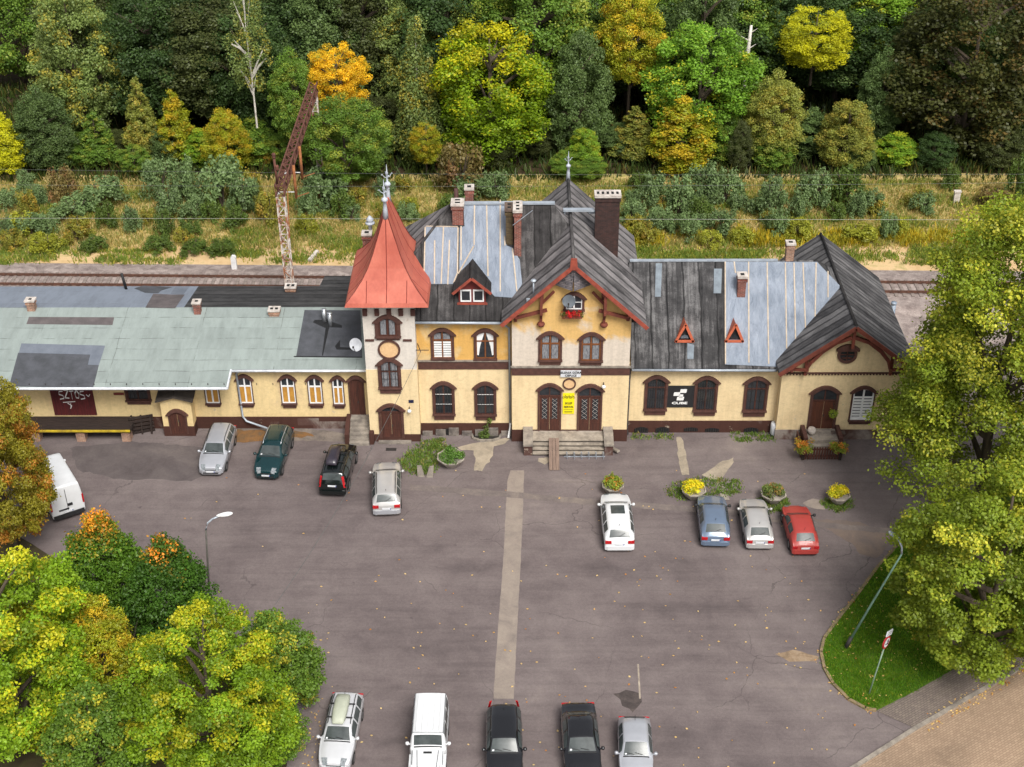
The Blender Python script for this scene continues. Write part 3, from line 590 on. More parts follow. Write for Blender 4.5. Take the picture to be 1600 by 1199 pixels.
p = Fy(889.5, 599.7, 0); m = MB(); ring_xz((p.x, p.z), 0, .34, .42, .08, 0, m); disc_xz((p.x, p.z), -.02, .36, 1, m); ST.part(m, 'entrance_medallion', [BROWN, MEDAL])
# cellar openings
def grate(px, py, w_, h_, Y, name='cellar_opening'):
    q = Fy(px, py, Y); m = MB(); z = max(q.z, h_/2-.05); m.xz([(q.x-w_/2, z-h_/2), (q.x+w_/2, z-h_/2)]+arc(q.x, z+h_*.2, w_/2, h_*.3)[::-1], Y-.02, Y)
    k = int(w_/.14)
    for i in range(k): xx = q.x-w_/2+w_*(i+.5)/k; m.box(xx-.012, xx+.012, Y-.05, Y-.022, z-h_/2, z+h_*.4, 1)
    ST.part(m, name, [BLACK, STEELD])
grate(698, 675, 1.0, .5, .68); grate(1002, 673, .9, .5, .93); grate(1035, 673, .9, .5, .93); grate(1079.5, 671, .9, .3, .93); grate(1112.5, 672, .9, .3, .93); grate(1173, 677, .95, .45, .93)
# light-well curb and entrance steps
p = G(760, 680); m = MB()
pts = [(p.x-.95, .68), (p.x-.85, .2), (p.x-.4, -.02), (p.x+.4, -.02), (p.x+.85, .2), (p.x+.95, .68)]
for a, b in zip(pts, pts[1:]): m.bar((a[0], a[1], .06), (b[0], b[1], .06), .13, .14)
ST.part(m, 'light_well', CONC); m = MB(); m.poly([(x, y, .008) for x, y in pts]); ST.part(m, 'light_well_floor', mat('well_soil', S(60, 55, 48), S(38, 36, 33), 3, .95))
xa = Fy(832, 690, -.9).x; xb = Fy(943.5, 690, -.9).x
m = MB(); m.box(xa, xb, -1.03, .0, -.1, .76)
for k in range(3): m.box(xa, xb, -1.0-.2*(k+1), -1.03-.2*k, -.1, .76-.205*(k+1))
en = ST.part(m, 'entrance_steps', mat('shade_dark_riser', S(84, 76, 70), S(58, 52, 48), 2.5, .95))  # risers coloured dark under pale treads, so the colour supplies the steps' shade
LCON = mat('pale_step_slab', S(182, 170, 154), S(136, 126, 114), 2.2, .95, bmp=.2, fine=.25)
for k in range(4):
    m = MB(); zt = .835-.205*k; m.box(xa+.003, xb-.003, -1.09-.2*k, 0 if k == 0 else -1.0-.2*(k-1), zt-.075, zt); sub(m, 'tread', LCON, en)
m = MB()
for x in (xa-.55, xb+.02): m.box(x, x+.53, -1.6, .0, -.1, .78)
sub(m, 'cheek_wall', PLINTH2, en); m = MB()
for x in (xa-.59, xb-.02): m.prism([(x, -1.72, .78), (x, .0, .98), (x, .0, 1.14), (x, -1.72, .94)], (.61, 0, 0))
sub(m, 'coping', CONC, en)
# tower doorstep and side stairs of the goods wing door
m = MB(); m.box(-9.2, -7.1, -.35, -.05, -.1, .12); ST.part(m, 'doorstep', CONC)
# porch of the east gable
xa = Fy(1248, 700, -1.0).x; xb = Fy(1316, 700, -1.0).x
pl, pr_ = G(1259, 719).x, G(1309, 719).x
m = MB(); m.box(xa+.45, xb-.35, -1.15, .15, -.1, .85); m.box(xa+.6, xb-.5, -1.45, -1.15, -.1, .6); po = ST.part(m, 'porch', CONC)
m = MB(); m.box(xa+.2, xa+.45, -1.3, .15, -.1, 1.15); sub(m, 'porch_side_wall', BROWN, po); m = MB(); m.box(xb-.35, xb-.1, -1.3, .15, -.1, 1.15); sub(m, 'porch_side_wall', BROWN, po)
m = MB(); m.box(20.0-.2, 20.9-.2, -.5, -.1, .853, .868); sub(m, 'doormat', mat('doormat', S(98, 84, 76), S(70, 62, 58), 9, .95), po)
# ================================================================ GOODS SHED WING
GS = Root('goods_shed', (-24, 6, 0), 'long single storey yellow goods shed with pale green felt roof and wide eaves', 'goods shed')
FELT_GREEN = felt_rows('pale_green_felt', S(146, 156, 152), S(60, 64, 62), 0, 5.2, 1.0)
FELT_BLUE = felt_rows('blue_grey_felt', S(126, 134, 146), S(80, 86, 92), 0, 6.5, 2.6)
P_DARK = mat('dark_felt_patch', S(84, 86, 92), S(66, 68, 72), 1.2, .85, fine=.15); P_MID = mat('mid_felt_patch', S(112, 118, 128), S(96, 102, 112), 1.2, .85, fine=.1); P_BR = mat('brown_grey_felt_patch', S(104, 96, 96), S(84, 78, 78), 1.4, .85, fine=.15); TAR = mat('tar_smear', S(34, 34, 36), S(24, 24, 25), 3, .6)
KS = .2; SFRONT = (0, KS, 6.0-KS*6.9); SBACK = (0, -KS, 6.0+KS*6.9)
XL = -44.0; XM = Fy(357, 600, 0).x; XR = -9.75
zf = lambda y: 6.0-KS*(6.9-y); zb_ = lambda y: 6.0-KS*(y-6.9)
w = MB(); w.box(XL, XR, 1.5, 10.6, .9, 4.8); GS.part(w, 'wall', CREAM_G)
w = MB(); w.box(XL, XR, 1.44, 2.2, -.2, .9); GS.part(w, 'plinth', PLINTH)
w = MB(); w.box(-13.6, -10.6, 1.42, 1.44, -.1, .55); w.box(-14.6, -13.2, 1.425, 1.44, .25, .8); GS.part(w, 'peeled_render', PLINTH2)
r = MB(); r.sheet([(XL, -.5, zf(-.5)), (XM, -.5, zf(-.5)), (XM, 6.9, 6.0), (XL, 6.9, 6.0)], .16); r.sheet([(XM, 1.05, zf(1.05)), (XR, 1.05, zf(1.05)), (XR, 6.9, 6.0), (XM, 6.9, 6.0)], .16)
roof = GS.part(r, 'roof', FELT_GREEN)
xb = -22.4
r = MB(); r.sheet([(XL, 6.9, 6.0), (xb, 6.9, 6.0), (xb, 11.4, zb_(11.4)), (XL, 11.4, zb_(11.4))], .16); GS.part(r, 'rear_roof', FELT_BLUE)
r = MB(); r.sheet([(xb, 6.9, 6.0), (XR, 6.9, 6.0), (XR, 11.4, zb_(11.4)), (xb, 11.4, zb_(11.4))], .16); r.sheet([(-14.0, 11.4, zb_(11.4)), (-9, 11.4, zb_(11.4)), (-9, 13.5, 4.75), (-13.9, 13.5, 4.75)], .14); GS.part(r, 'dark_rear_roof', FELT_B)
r = MB(); r.box(-14, XR, 10.4, 13.3, 2.2, 4.5); GS.part(r, 'rear_wall', CREAM_G)
C1 = lambda u, v: (u/3.5275, 380+v/3.5275)
C2 = lambda u, v: (350+u/3.527, 380+v/3.527)
def gp(pts, m_, conv=C1, pl=SFRONT, lift=.004, name='felt_patch'): return slab_on(GS, [conv(*p) for p in pts], pl, m_, name, .01, lift=lift)
gp([(160, 408), (630, 410), (620, 452), (146, 447)], P_BR); gp([(118, 554), (580, 566), (545, 674), (88, 664)], P_MID); gp([(100, 606), (498, 616), (484, 672), (545, 674), (513, 800), (50, 790)], P_DARK, lift=.009)
gp([(845, 280), (945, 285), (893, 357), (802, 356)], P_BR, C1, SBACK); gp([(945, 285), (1018, 285), (966, 358), (893, 357)], P_BR, C1, SBACK, .006); gp([(740, 250), (790, 236), (950, 244), (890, 262), (872, 277), (800, 275)], P_DARK, C1, SBACK, .007); gp([(965, 243), (1045, 240), (1010, 284), (940, 280)], P_MID, C1, SBACK, .009)
gp([(444, 370), (752, 372), (762, 628), (398, 625)], P_DARK, C2, SFRONT, .005)
gp([(500, 425), (560, 425), (650, 455), (650, 468), (580, 465), (545, 622), (540, 622), (560, 470), (490, 438)], TAR, C2, SFRONT, .016, 'tar_smear'); gp([(612, 570), (640, 535), (640, 575), (720, 580), (720, 590), (620, 588)], TAR, C2, SFRONT, .016, 'tar_smear')
gp([(385, 624), (762, 628), (762, 633), (385, 629)], TAR, C2, SFRONT, .014, 'felt_edge')
m = MB(); m.tube([(XL, -.6, zf(-.5)-.06), (XM+.02, -.6, zf(-.5)-.06)], .09, 8); m.tube([(XM+.05, .95, zf(1.05)-.06), (XR+.1, .95, zf(1.05)-.06)], .085, 8); m.bar((XM+.04, -.62, zf(-.5)-.03), (XM+.04, 1.0, zf(1.0)-.03), .1, .2)
GS.part(m, 'gutter', GUTTER)
m = MB(); m.tube([(XM+.5, .95, 4.72), (XM+.25, 1.35, 4.3), (XM+.3, 1.38, 1.0), (XM+.55, 1.2, .75), (XM+2.0, .9, .35)], .07, 8); GS.part(m, 'downpipe', ZINC)
m = MB()
for k in range(9): x = XL+8+k*(XM-XL-8)/9.0; m.bar((x, 1.45, 3.1), (x, -.35, zf(-.35)-.2), .12, .14)
GS.part(m, 'eaves_strut', DKWOOD)
m = MB()
for k in range(26): x = XL+6+k*1.02; m.box(x-.02, x+.02, -.35, -.31, zf(-.3)-.02, zf(-.3)+.12)
GS.part(m, 'snow_hook', STEELD)
for rr, sb in (((374, 397.6, 589, 629.5), 635.7), ((440.7, 464.3, 589.5, 629.5), 636.6), ((483, 506, 590, 630), 636.8), ((521, 539.5, 591, 631), 637.4), ((322, 345.5, 588, 629.5), 635)): window(GS, rr, 1.5, sb, 'board', PVC, .66, fw=.075, jamb=.05)
window(GS, (197, 236.7, 588, 624.4), 1.5, 631, None, BROWN2, .55, lowbars=5); window(GS, (-5, 29.8, 588, 623.8), 1.5, 628, None, PVC, .5)
door(GS, (547.6, 572, 591, 648), 1.5, BROWN2, 0, .06, planks=3, leafs=1, label='brown plank door at the top of the side steps')
cx, w_, z0, z1 = W(86, 152, 585, 648, 1.5); m = MB(); MARO = mat('maroon_plank_gate', S(104, 36, 36), S(74, 30, 32), 2.5, .75, stretch=(6, 1, .4), fine=.3)
n = 16
for k in range(n): m.box(cx-w_/2+w_*k/n+.012, cx-w_/2+w_*(k+1)/n-.012, 1.43, 1.51, z0, z1)
m.box(cx-w_/2, cx+w_/2, 1.46, 1.5, z0, z1); gd = GS.part(m, 'loading_door', MARO)
m = MB()                                         # spray paint tag, strokes laid on the door
def strokes(mb, segs, ox, oz, sx, sz, Y, wd):
    for seg in segs:
        pts = [(ox+x*sx, Y, oz+z*sz) for x, z in seg]
        for a, b in zip(pts, pts[1:]): mb.bar(a, b, .012, wd, up=(0, 0, 1)) if abs(a[0]-b[0]) > .001 else mb.box(a[0]-wd/2, a[0]+wd/2, Y-.006, Y+.006, min(a[2], b[2]), max(a[2], b[2]))
LET = {'S': [[(1, 1), (.1, .95), (0, .6), (.9, .45), (1, .1), (0, 0)]], 'Z': [[(0, 1), (1, .95), (0, .05), (1, 0)]], 'T': [[(0, 1), (1, 1)], [(.5, 1), (.48, 0)]], 'O': [[(.5, 1), (.05, .6), (.2, .05), (.8, 0), (1, .55), (.5, 1)]]}
gz = Fy(100, 624, 1.42).z; gx = Fy(93, 620, 1.42).x
for k, ch in enumerate('SZTOS'): strokes(m, LET[ch], gx+k*.34, gz+.08*(k % 2), .27, .62, 1.42, .075)
strokes(m, [[(0, 0), (1.0, .12)], [(.6, -.1), (.55, -.75)], [(.35, -.1), (.65, -.45), (.5, -.9)], [(2.0, 1.1), (2.15, .8), (2.3, 1.15)]], gx+.15, gz-.25, .8, .55, 1.42, .05)
sub(m, 'graffiti', PVC, gd)
p = Fy(185.5, 615.7, 1.48); m = MB(); m.box(p.x-.33, p.x+.33, 1.46, 1.5, p.z-.09, p.z+.09); GS.part(m, 'name_plate', mat('red_plate', S(130, 60, 50), S(110, 50, 46), 9, .6))
# porch bay with its own little felt roof
a = Fy(258, 679, .62); b = Fy(305, 679, .62); yb = .62
m = MB(); m.box(a.x, b.x, yb, 1.5, .75, 2.75); m.xz([(a.x, 2.75), (b.x, 2.75), ((a.x+b.x)/2, 3.0)], yb, 1.5); bay = GS.part(m, 'porch_bay', CREAM_G)
m = MB(); m.box(a.x-.03, b.x+.03, yb-.04, 1.5, -.1, .75); sub(m, 'plinth', PLINTH, bay)
m = MB()
for s, x in ((-1, a.x-.22), (1, b.x+.22)): m.sheet([((a.x+b.x)/2, yb-.3, 3.2), ((a.x+b.x)/2, 1.5, 3.35), (x, 1.5, 3.05), (x, yb-.3, 2.85)], .1)
sub(m, 'bay_roof', mat('brown_felt', S(88, 80, 74), S(62, 56, 52), 2.5, .9, fine=.3), bay)
door(GS, (267, 295.5, 643, 677.5), yb, BROWN2, 0, .09, planks=3, rise=.18)
# goods shed chimneys and vents
def stack(px, pt, pb, wpx, mats, d=.5, pots=1, pl=SFRONT):
    q = hit(px, pb, *pl); w2 = wpx/25.0; zt = Fy(px, pt, q.y).z-.15
    m = MB(); m.box(q.x-w2/2, q.x+w2/2, q.y, q.y+d, q.z-.2, zt-.1); m.box(q.x-w2/2-.05, q.x+w2/2+.05, q.y-.05, q.y+d+.05, zt-.32, zt-.22); c = sub(m, 'chimney', mats, roof)
    m = MB(); m.box(q.x-w2/2-.08, q.x+w2/2+.08, q.y-.08, q.y+d+.08, zt-.1, zt)
    for k in range(pots): xx = q.x-w2/2+w2*(k+.5)/pots; m.box(xx-.1, xx+.1, q.y+.12, q.y+d-.12, zt, zt+.005, 1)
    sub(m, 'chimney_cap', [CAPW, BLACK], c)
stack(49, 467, 487, 13, BR_PALE, .45); stack(308.5, 470, 492, 11, BR_RED, .45); stack(428.5, 482, 495, 16, BR_PALE, .5, 2); stack(454, 446, 457, 16, BR_PALE, .55, 2, SBACK)
for px, pt, pb in ((507.5, 484.5, 502), (516.5, 490, 509)):
    q = hit(px, pb, *SFRONT); m = MB(); zt = Fy(px, pt, q.y).z; m.tube([(q.x, q.y, q.z-.1), (q.x, q.y, zt)], .14, 12); m.lathe([(.17, 0), (.17, .05), (.02, .08)], (q.x, q.y, zt), 12); sub(m, 'steel_flue', mat('bright_steel', S(205, 208, 212), S(170, 174, 180), 4, .3, metal=.7), roof)
q = hit(197.5, 452, *SBACK); zt = Fy(194, 428, q.y).z; m = MB(); m.tube([(q.x, q.y, q.z-.1), (q.x-.15, q.y, zt)], .1, 8); sub(m, 'tar_pipe', TAR, roof)
# side steps up to the plank door beside the tower
xa, xb_ = Fy(545, 690, .2).x+.12, -9.78
m = MB()
for k in range(6): m.box(xa, xb_, 1.1-.27*k-.27, 1.1-.27*k if k else 1.5, -.1, 1.08-.18*k)
stp = GS.part(m, 'side_steps', CONC); m = MB(); m.prism([(xa-.28, -.35, -.1), (xa-.28, -.35, .75), (xa-.28, .7, 1.15), (xa-.28, 1.45, 1.15), (xa-.28, 1.45, -.1)], (.28, 0, 0)); m.box(xb_+.03, xb_+.32, -.4, -.06, -.1, .9); sub(m, 'cheek_wall', PLINTH, stp)
# lightning hooks on walls (small)
# ================================================================ LOADING DOCK + yard odds and ends
a = G(44, 672, 1.0); b = G(203, 672, 1.0)
m = MB(); yf = (a.y+b.y)/2
LD = Root('loading_platform', ((a.x+b.x)/2, .6, 0), 'old timber loading platform with yellow front edge below the graffiti door', 'platform')
n = 16
for k in range(n): y0 = yf+(1.4-yf)*k/n; m.box(a.x-4, b.x, y0+.008, yf+(1.4-yf)*(k+1)/n-.008, .9+.006*((k*5) % 3), 1.0+.006*((k*5) % 3))
m.box(a.x-4, b.x, yf+.05, 1.38, .72, .9); LD.part(m, 'deck', DKWOOD)
m = MB(); m.box(a.x-4, b.x, yf-.07, yf-.002, .86, 1.0); LD.part(m, 'edge_strip', mat('yellow_edge_paint', S(206, 178, 40), S(150, 126, 40), 3, .7))
for px in (58, 128.5, 199):
    q = G(px, 688); m = MB(); m.box(q.x-.28, q.x+.28, yf+.1, yf+.7, -.1, .72); LD.part(m, 'pier', BR_PALE)
q = G(222, 681); m = MB()
for k in range(5): m.bar((q.x-.75, q.y+.1+.0*k, .12+.28*k), (q.x+.75, q.y+.55, .12+.28*k), .09, .16)
for s in (-.6, 0, .6): m.bar((q.x+s, q.y+.18+.05*s, .0), (q.x+s*1.0, q.y+.4+.1*s, 1.35), .1, .1)
single(m, 'wooden_pallet', DKWOOD, (q.x, q.y+.3, 0), 'dark old wooden pallet leaning beside the end of the loading platform', 'pallet')
q = G(208, 668); m = MB()
for dx, dz in ((-.15, 2.3), (.1, 2.0), (.3, 1.7)): m.bar((q.x+dx-.1, q.y-.1, .0), (q.x+dx+.25, q.y+.7, dz), .16, .05)
single(m, 'leaning_boards', BATTEN, (q.x, q.y, 0), 'pale mossy boards leaning on the yellow wall by the platform', 'boards')
# ================================================================ SIGNS, LAMPS, PLANTERS, POSTS
SIGNW = mat('sign_white', S(212, 214, 218), S(190, 192, 196), 4, .6); INK = mat('black_ink', (.012, .012, .013), (.02, .02, .02), 3, .7)
a = Fy(876, 579, 0); b = Fy(907.5, 587, 0)
m = MB(); m.box(a.x, b.x, -.14, -.06, b.z-.03, a.z+.05); cx = (a.x+b.x)/2; cz = (a.z+b.z)/2
text_mesh(m, 'JELENIA GÓRA', (cx, -.145, cz+.10), .22, 1, depth=.008, bold=.006, sx=.92); text_mesh(m, 'CIEPLICE', (cx, -.145, cz-.11), .20, 1, depth=.008, bold=.006, sx=.92)
single(m, 'station_sign', [SIGNW, INK], (cx, -.1, b.z), 'white station name board on the brown band above the entrance', 'sign')
a = Fy(879.5, 614, 0); b = Fy(897, 646, 0); YEL = mat('banner_yellow', S(236, 222, 20), S(226, 208, 18), 2, .6)
m = MB(); m.box(a.x, b.x, -.06, -.03, b.z, a.z); cx = (a.x+b.x)/2; h = a.z-b.z; w_ = b.x-a.x
for k in (-1, 0, 1):
    for s in (-.09, .09):
        c = (cx+k*w_*.31+s, a.z-h*.20); 
        for i in range(12):
            t0, t1 = 2*PI*i/12, 2*PI*(i+1)/12; m.xz([(c[0]+math.cos(t)*r, c[1]+math.sin(t)*r) for t, r in ((t0, .055), (t1, .055), (t1, .078), (t0, .078))], -.066, -.061, 1)
    m.bar((cx+k*w_*.31-.09, -.064, a.z-h*.2), (cx+k*w_*.31+.03, -.064, a.z-h*.12), .005, .025, 1); m.bar((cx+k*w_*.31+.09, -.064, a.z-h*.2), (cx+k*w_*.31+.02, -.064, a.z-h*.09), .005, .025, 1)
text_mesh(m, 'SKLEP', (cx, -.062, a.z-h*.49), .21, 1, depth=.006, bold=.006, sx=.85); text_mesh(m, 'SERWIS', (cx, -.062, a.z-h*.67), .21, 1, depth=.006, bold=.006, sx=.85)
m.box(a.x+.06, b.x-.06, -.066, -.061, a.z-h*.80, a.z-h*.785, 1); m.box(a.x+.12, b.x-.12, -.066, -.061, a.z-h*.92, a.z-h*.885, 1)
single(m, 'shop_banner', [YEL, INK], (cx, -.05, b.z), 'yellow shop banner hanging between the two entrance doors', 'banner')
a = Fy(1041.4, 602.5, 1.0); b = Fy(1083, 636, 1.0); m = MB(); m.box(a.x, b.x, .94, .985, b.z, a.z); cx = (a.x+b.x)/2; h = a.z-b.z
def rq(cx_, cz_, w2, h2, sk=.0, mi=1, rot=0):
    n = 5; r = .3*min(w2, h2); pts = []
    for (sx, sz, st) in ((1, 1, 0), (-1, 1, 1), (-1, -1, 2), (1, -1, 3)):
        for i in range(n): t = st*PI/2+PI/2*i/(n-1); pts.append((sx*(w2-r)+math.cos(t)*r, sz*(h2-r)+math.sin(t)*r))
    m.xz([(cx_+x+z*sk, cz_+z+x*rot) for x, z in pts], .932, .939, mi)
u = h/12.0
rq(cx+.12*h, a.z-h*.235, .125*h, .085*h, .15); rq(cx-.13*h, a.z-h*.375, .12*h, .085*h, .15); rq(cx+.04*h, a.z-h*.46, .08*h, .07*h, .1); rq(cx+.02*h, a.z-h*.585, .135*h, .085*h, .15); 
text_mesh(m, 'CUBE', (cx, .938, a.z-h*.80), .235, 1, depth=.006, bold=.010, sx=1.7)
single(m, 'black_banner', [mat('banner_black', (.016, .016, .018), (.022, .022, .024), 3, .55), PVC], (cx, .96, b.z), 'black banner with white logo and lettering between two barred windows', 'banner')
p = Fy(642.5, 627, 0); m = MB(); m.box(p.x-.16, p.x+.16, -.05, -.01, p.z-.1, p.z+.1); single(m, 'number_plate', mat('navy_plate', S(30, 36, 70), S(24, 28, 56), 5, .4), (p.x, -.03, p.z-.1), 'small navy house number plate on the tower wall', 'plate')
def wall_lamp(px, py, Y, label):
    p = Fy(px, py, Y); m = MB(); m.tube([(p.x, Y-.01, p.z+.1), (p.x, Y-.22, p.z+.14), (p.x, Y-.28, p.z+.05)], .03, 6); m.lathe([(.05, .08), (.14, .0), (.12, -.1), (.04, -.16)], (p.x, Y-.28, p.z), 10, 1)
    single(m, 'wall_lamp', [STEELD, PVC], (p.x, Y-.02, p.z-.1), label, 'lamp')
wall_lamp(640, 638, 0, 'small wall lamp beside the tower door under the number plate'); wall_lamp(943, 600, 0, 'small white wall lamp right of the entrance medallion')
def dish(px, py, Y, r, label, m_, dirx, dirz=.25, back=False):
    p = Fy(px, py, Y); m = MB(); d = Vector((dirx, -1, dirz)).normalized(); c = Vector((p.x, Y, p.z)); a_ = d.cross(Vector((0, 0, 1))).normalized(); b_ = a_.cross(d)
    vs = []; fs = []; n = 20
    for k, (rr, off) in enumerate(((.02, 0), (.5, .05), (1, .2))): vs += [c+d*(off*r)+(a_*math.cos(2*PI*i/n)+b_*math.sin(2*PI*i/n))*r*rr for i in range(n)]
    for k in range(2):
        for i in range(n): j = (i+1) % n; fs.append((k*n+i, k*n+j, k*n+n+j, k*n+n+i))
    m.add(vs, fs, 0, True); m.add([v-d*.03 for v in vs], fs, 0, True)
    m.tube([c-d*.02, c-d*.25, Vector((p.x-.05, Y+.75, p.z-.25))], .03, 6, 1); m.tube([c+b_*(-r*.95)+d*(.2*r), c+d*(r*1.0)+b_*(-r*.25)], .02, 5, 1); m.box(*[q for ax in range(3) for q in ((c+d*r-b_*(r*.22))[ax]-.05, (c+d*r-b_*(r*.22))[ax]+.05)], 1)
    single(m, 'satellite_dish', [m_, STEELD], (p.x, Y+.3, p.z-r), label, 'satellite dish')
dish(889, 470.5, -.55, .40, 'back-lit grey satellite dish in front of the attic gable window', mat('dish_backlit_grey', S(104, 110, 116), S(88, 94, 100), 3, .7), -.1); dish(556.5, 538.5, -.1, .42, 'pale satellite dish fixed to the left corner of the tower', mat('dish_pale', S(196, 198, 202), S(170, 172, 178), 3, .5), -.35, .35)  # attic dish colour is darkened so its face looks back-lit
# ---------------- leafy helper: clumps of small leaf faces
def leafcloud(cs, n, leaf, seed, up=.35, out=.5, aspect=.62):
    """cs: list of (centre, radius vec3, weight); returns verts, faces, per-face leaf random, clump random, height"""
    r = np.random.default_rng(seed); C = np.array([c[0] for c in cs], float); R = np.array([c[1] for c in cs], float); wt = np.array([c[2] for c in cs], float); wt /= wt.sum()
    idx = r.choice(len(cs), n, p=wt); d = r.normal(size=(n, 3)); d /= np.linalg.norm(d, axis=1)[:, None]; rad = r.uniform(.25, 1.05, n)**.6*np.where(r.random(n) < .14, r.uniform(1.0, 1.5, n), 1.0)
    P = C[idx]+d*R[idx]*rad[:, None]
    N = d*out+np.array([0, 0, up])+r.normal(size=(n, 3))*.45; N /= np.linalg.norm(N, axis=1)[:, None]
    t = np.cross(N, r.normal(size=(n, 3))); t /= np.linalg.norm(t, axis=1)[:, None]; b = np.cross(N, t); L = leaf*r.uniform(.6, 1.25, n)[:, None]
    V = np.empty((n, 4, 3)); V[:, 0] = P-t*L*.5; V[:, 1] = P+b*L*aspect*.5+N*L*.06; V[:, 2] = P+t*L*.5; V[:, 3] = P-b*L*aspect*.5+N*L*.06
    crand = r.random(len(cs))
    return V.reshape(-1, 3), r.random(n), crand[idx], P[:, 2]
def leafmesh(name, parts):
    V = np.concatenate([p[0] for p in parts]); n = len(V)//4; me = bpy.data.meshes.new(name)
    me.vertices.add(4*n); me.vertices.foreach_set('co', V.astype(np.float32).ravel()); me.loops.add(4*n); me.loops.foreach_set('vertex_index', np.arange(4*n, dtype=np.int32))
    me.polygons.add(n); me.polygons.foreach_set('loop_start', np.arange(0, 4*n, 4, dtype=np.int32)); me.update(calc_edges=True)
    H = np.concatenate([p[3] for p in parts]); H = (H-H.min())/max(1e-6, H.max()-H.min())
    for nm, arr in (('leaf', np.concatenate([p[1] for p in parts])), ('clump', np.concatenate([p[2] for p in parts])), ('hgt', H)):
        at = me.attributes.new(nm, 'FLOAT', 'FACE'); at.data.foreach_set('value', arr.astype(np.float32))
    me.validate(); return me
def leafmat(name, c1, c2, accent=None, amt=.0, top=.0, rough=.6, vary=.45, trans=.4, gain=1.35, lr=.45):
    """leaf colour varies leaf by leaf and from branch to branch; accent = branches that have turned"""
    if name in MC: return MC[name]
    m, nt, N, L, P = nt_new(name)
    def at(n): a = N.new('ShaderNodeAttribute'); a.attribute_name = n; return a.outputs['Fac']
    lf, cl, hg = at('leaf'), at('clump'), at('hgt'); oi = N.new('ShaderNodeObjectInfo')
    f = math_(nt, 'ADD', math_(nt, 'MULTIPLY', lf, .5), math_(nt, 'MULTIPLY', cl, .5)); c = mix(nt, f, c1, c2)
    v = math_(nt, 'ADD', 1-vary*.5, math_(nt, 'MULTIPLY', math_(nt, 'FRACT', math_(nt, 'MULTIPLY', cl, 7.3)), vary)); v = math_(nt, 'MULTIPLY', v, math_(nt, 'ADD', gain-.15, math_(nt, 'MULTIPLY', oi.outputs['Random'], .3)))
    if accent is not None:
        k = math_(nt, 'ADD', math_(nt, 'ADD', math_(nt, 'MULTIPLY', cl, 1-top), math_(nt, 'MULTIPLY', hg, top)), math_(nt, 'MULTIPLY', math_(nt, 'SUBTRACT', lf, .5), lr))
        k = ramp(nt, k, [(max(0, .93-amt), 0.0), (min(1, 1.22-amt), .9)]); c = mix(nt, k, c, accent)
    vm = N.new('ShaderNodeVectorMath'); vm.operation = 'SCALE'; L.new(c, vm.inputs[0]); L.new(v, vm.inputs['Scale'])
    N.remove(P); d = N.new('ShaderNodeBsdfDiffuse'); t = N.new('ShaderNodeBsdfTranslucent'); g = N.new('ShaderNodeBsdfGlossy'); g.inputs['Roughness'].default_value = .5; g.inputs['Color'].default_value = (.6, .6, .6, 1)
    L.new(vm.outputs[0], d.inputs['Color']); L.new(vm.outputs[0], t.inputs['Color']); x = N.new('ShaderNodeMixShader'); x.inputs[0].default_value = trans; L.new(d.outputs[0], x.inputs[1]); L.new(t.outputs[0], x.inputs[2])
    y = N.new('ShaderNodeMixShader'); y.inputs[0].default_value = .03; L.new(x.outputs[0], y.inputs[1]); L.new(g.outputs[0], y.inputs[2]); L.new(y.outputs[0], N['Material Output'].inputs['Surface']); MC[name] = m; return m
def leafobj(name, me, m_, parent=None, loc=None):
    if not me.materials: me.materials.append(m_)
    o = link(name, me, parent); o.material_slots[0].link = 'OBJECT'; o.material_slots[0].material = m_
    if loc is not None: o.location = loc
    return o
LM_GRASS = leafmat('lush_planter_grass', S(70, 100, 40), S(96, 128, 52)); LM_YEL = leafmat('yellow_flower_leaf', S(196, 190, 30), S(150, 160, 40), S(222, 200, 40), .5); LM_MIXF = leafmat('orange_green_flower', S(130, 144, 44), S(104, 124, 46), S(200, 126, 52), .38, lr=.3); LM_WEED = leafmat('weed_leaf', S(84, 110, 44), S(110, 130, 56), S(146, 130, 76), .14); LM_RED = leafmat('geranium_leaf', S(70, 86, 36), S(86, 100, 44), S(196, 24, 40), .62)
# flower box under the attic window
a = Fy(878.5, 486, -.1); b = Fy(909.5, 486, -.1); m = MB(); m.box(a.x, b.x, -.42, -.2, a.z-.38, a.z-.12)
fb = Root('flower_box', ((a.x+b.x)/2, -.3, a.z-.4), 'window box of red geraniums below the attic window', 'flower box'); fb.part(m, 'box', TIMBER)
o = leafobj('plants', leafmesh('geraniums', [leafcloud([((a.x+(b.x-a.x)*k/7, -.34, a.z-.05-.1*(k % 2)), (.16, .2, .2), 1) for k in range(8)], 420, .12, 3)]), LM_RED, fb.o); o.matrix_parent_inverse = fb.inv
# concrete planters
BOWL = mat('planter_concrete', S(186, 176, 164), S(140, 132, 122), 2.5, .95, fine=.25)
def planter(px, py, R_, label, lm, dome, seed, tall=False):
    p = G(px, py, .0); t = empty('planter', (p.x, p.y, 0)); tag(t, label, 'planter', None)
    m = MB(); m.lathe([(R_*.42, 0), (R_*.5, .12), (R_*.62, .2), (R_*.98, .6), (R_, .68), (R_*.9, .68), (R_*.86, .6), (0, .58)], (0, 0, 0), 8, 0, False, PI/8); m.build('bowl', BOWL, t)
    cs = []; rr = random.Random(seed)
    for k in range(26):
        a_ = rr.random()*2*PI; q = R_*.78*math.sqrt(rr.random()); cs.append(((q*math.cos(a_), q*math.sin(a_), .68+dome*(1-(q/R_)**2)*.6), (.24, .24, .18), 1))
    if tall: cs += [((-.05, .1, .8+.18*k), (.16-.02*k, .16-.02*k, .2), .8) for k in range(4)]
    leafobj('plants', leafmesh('planter_plants', [leafcloud(cs, 1500, .13, seed)]), lm, t); return t
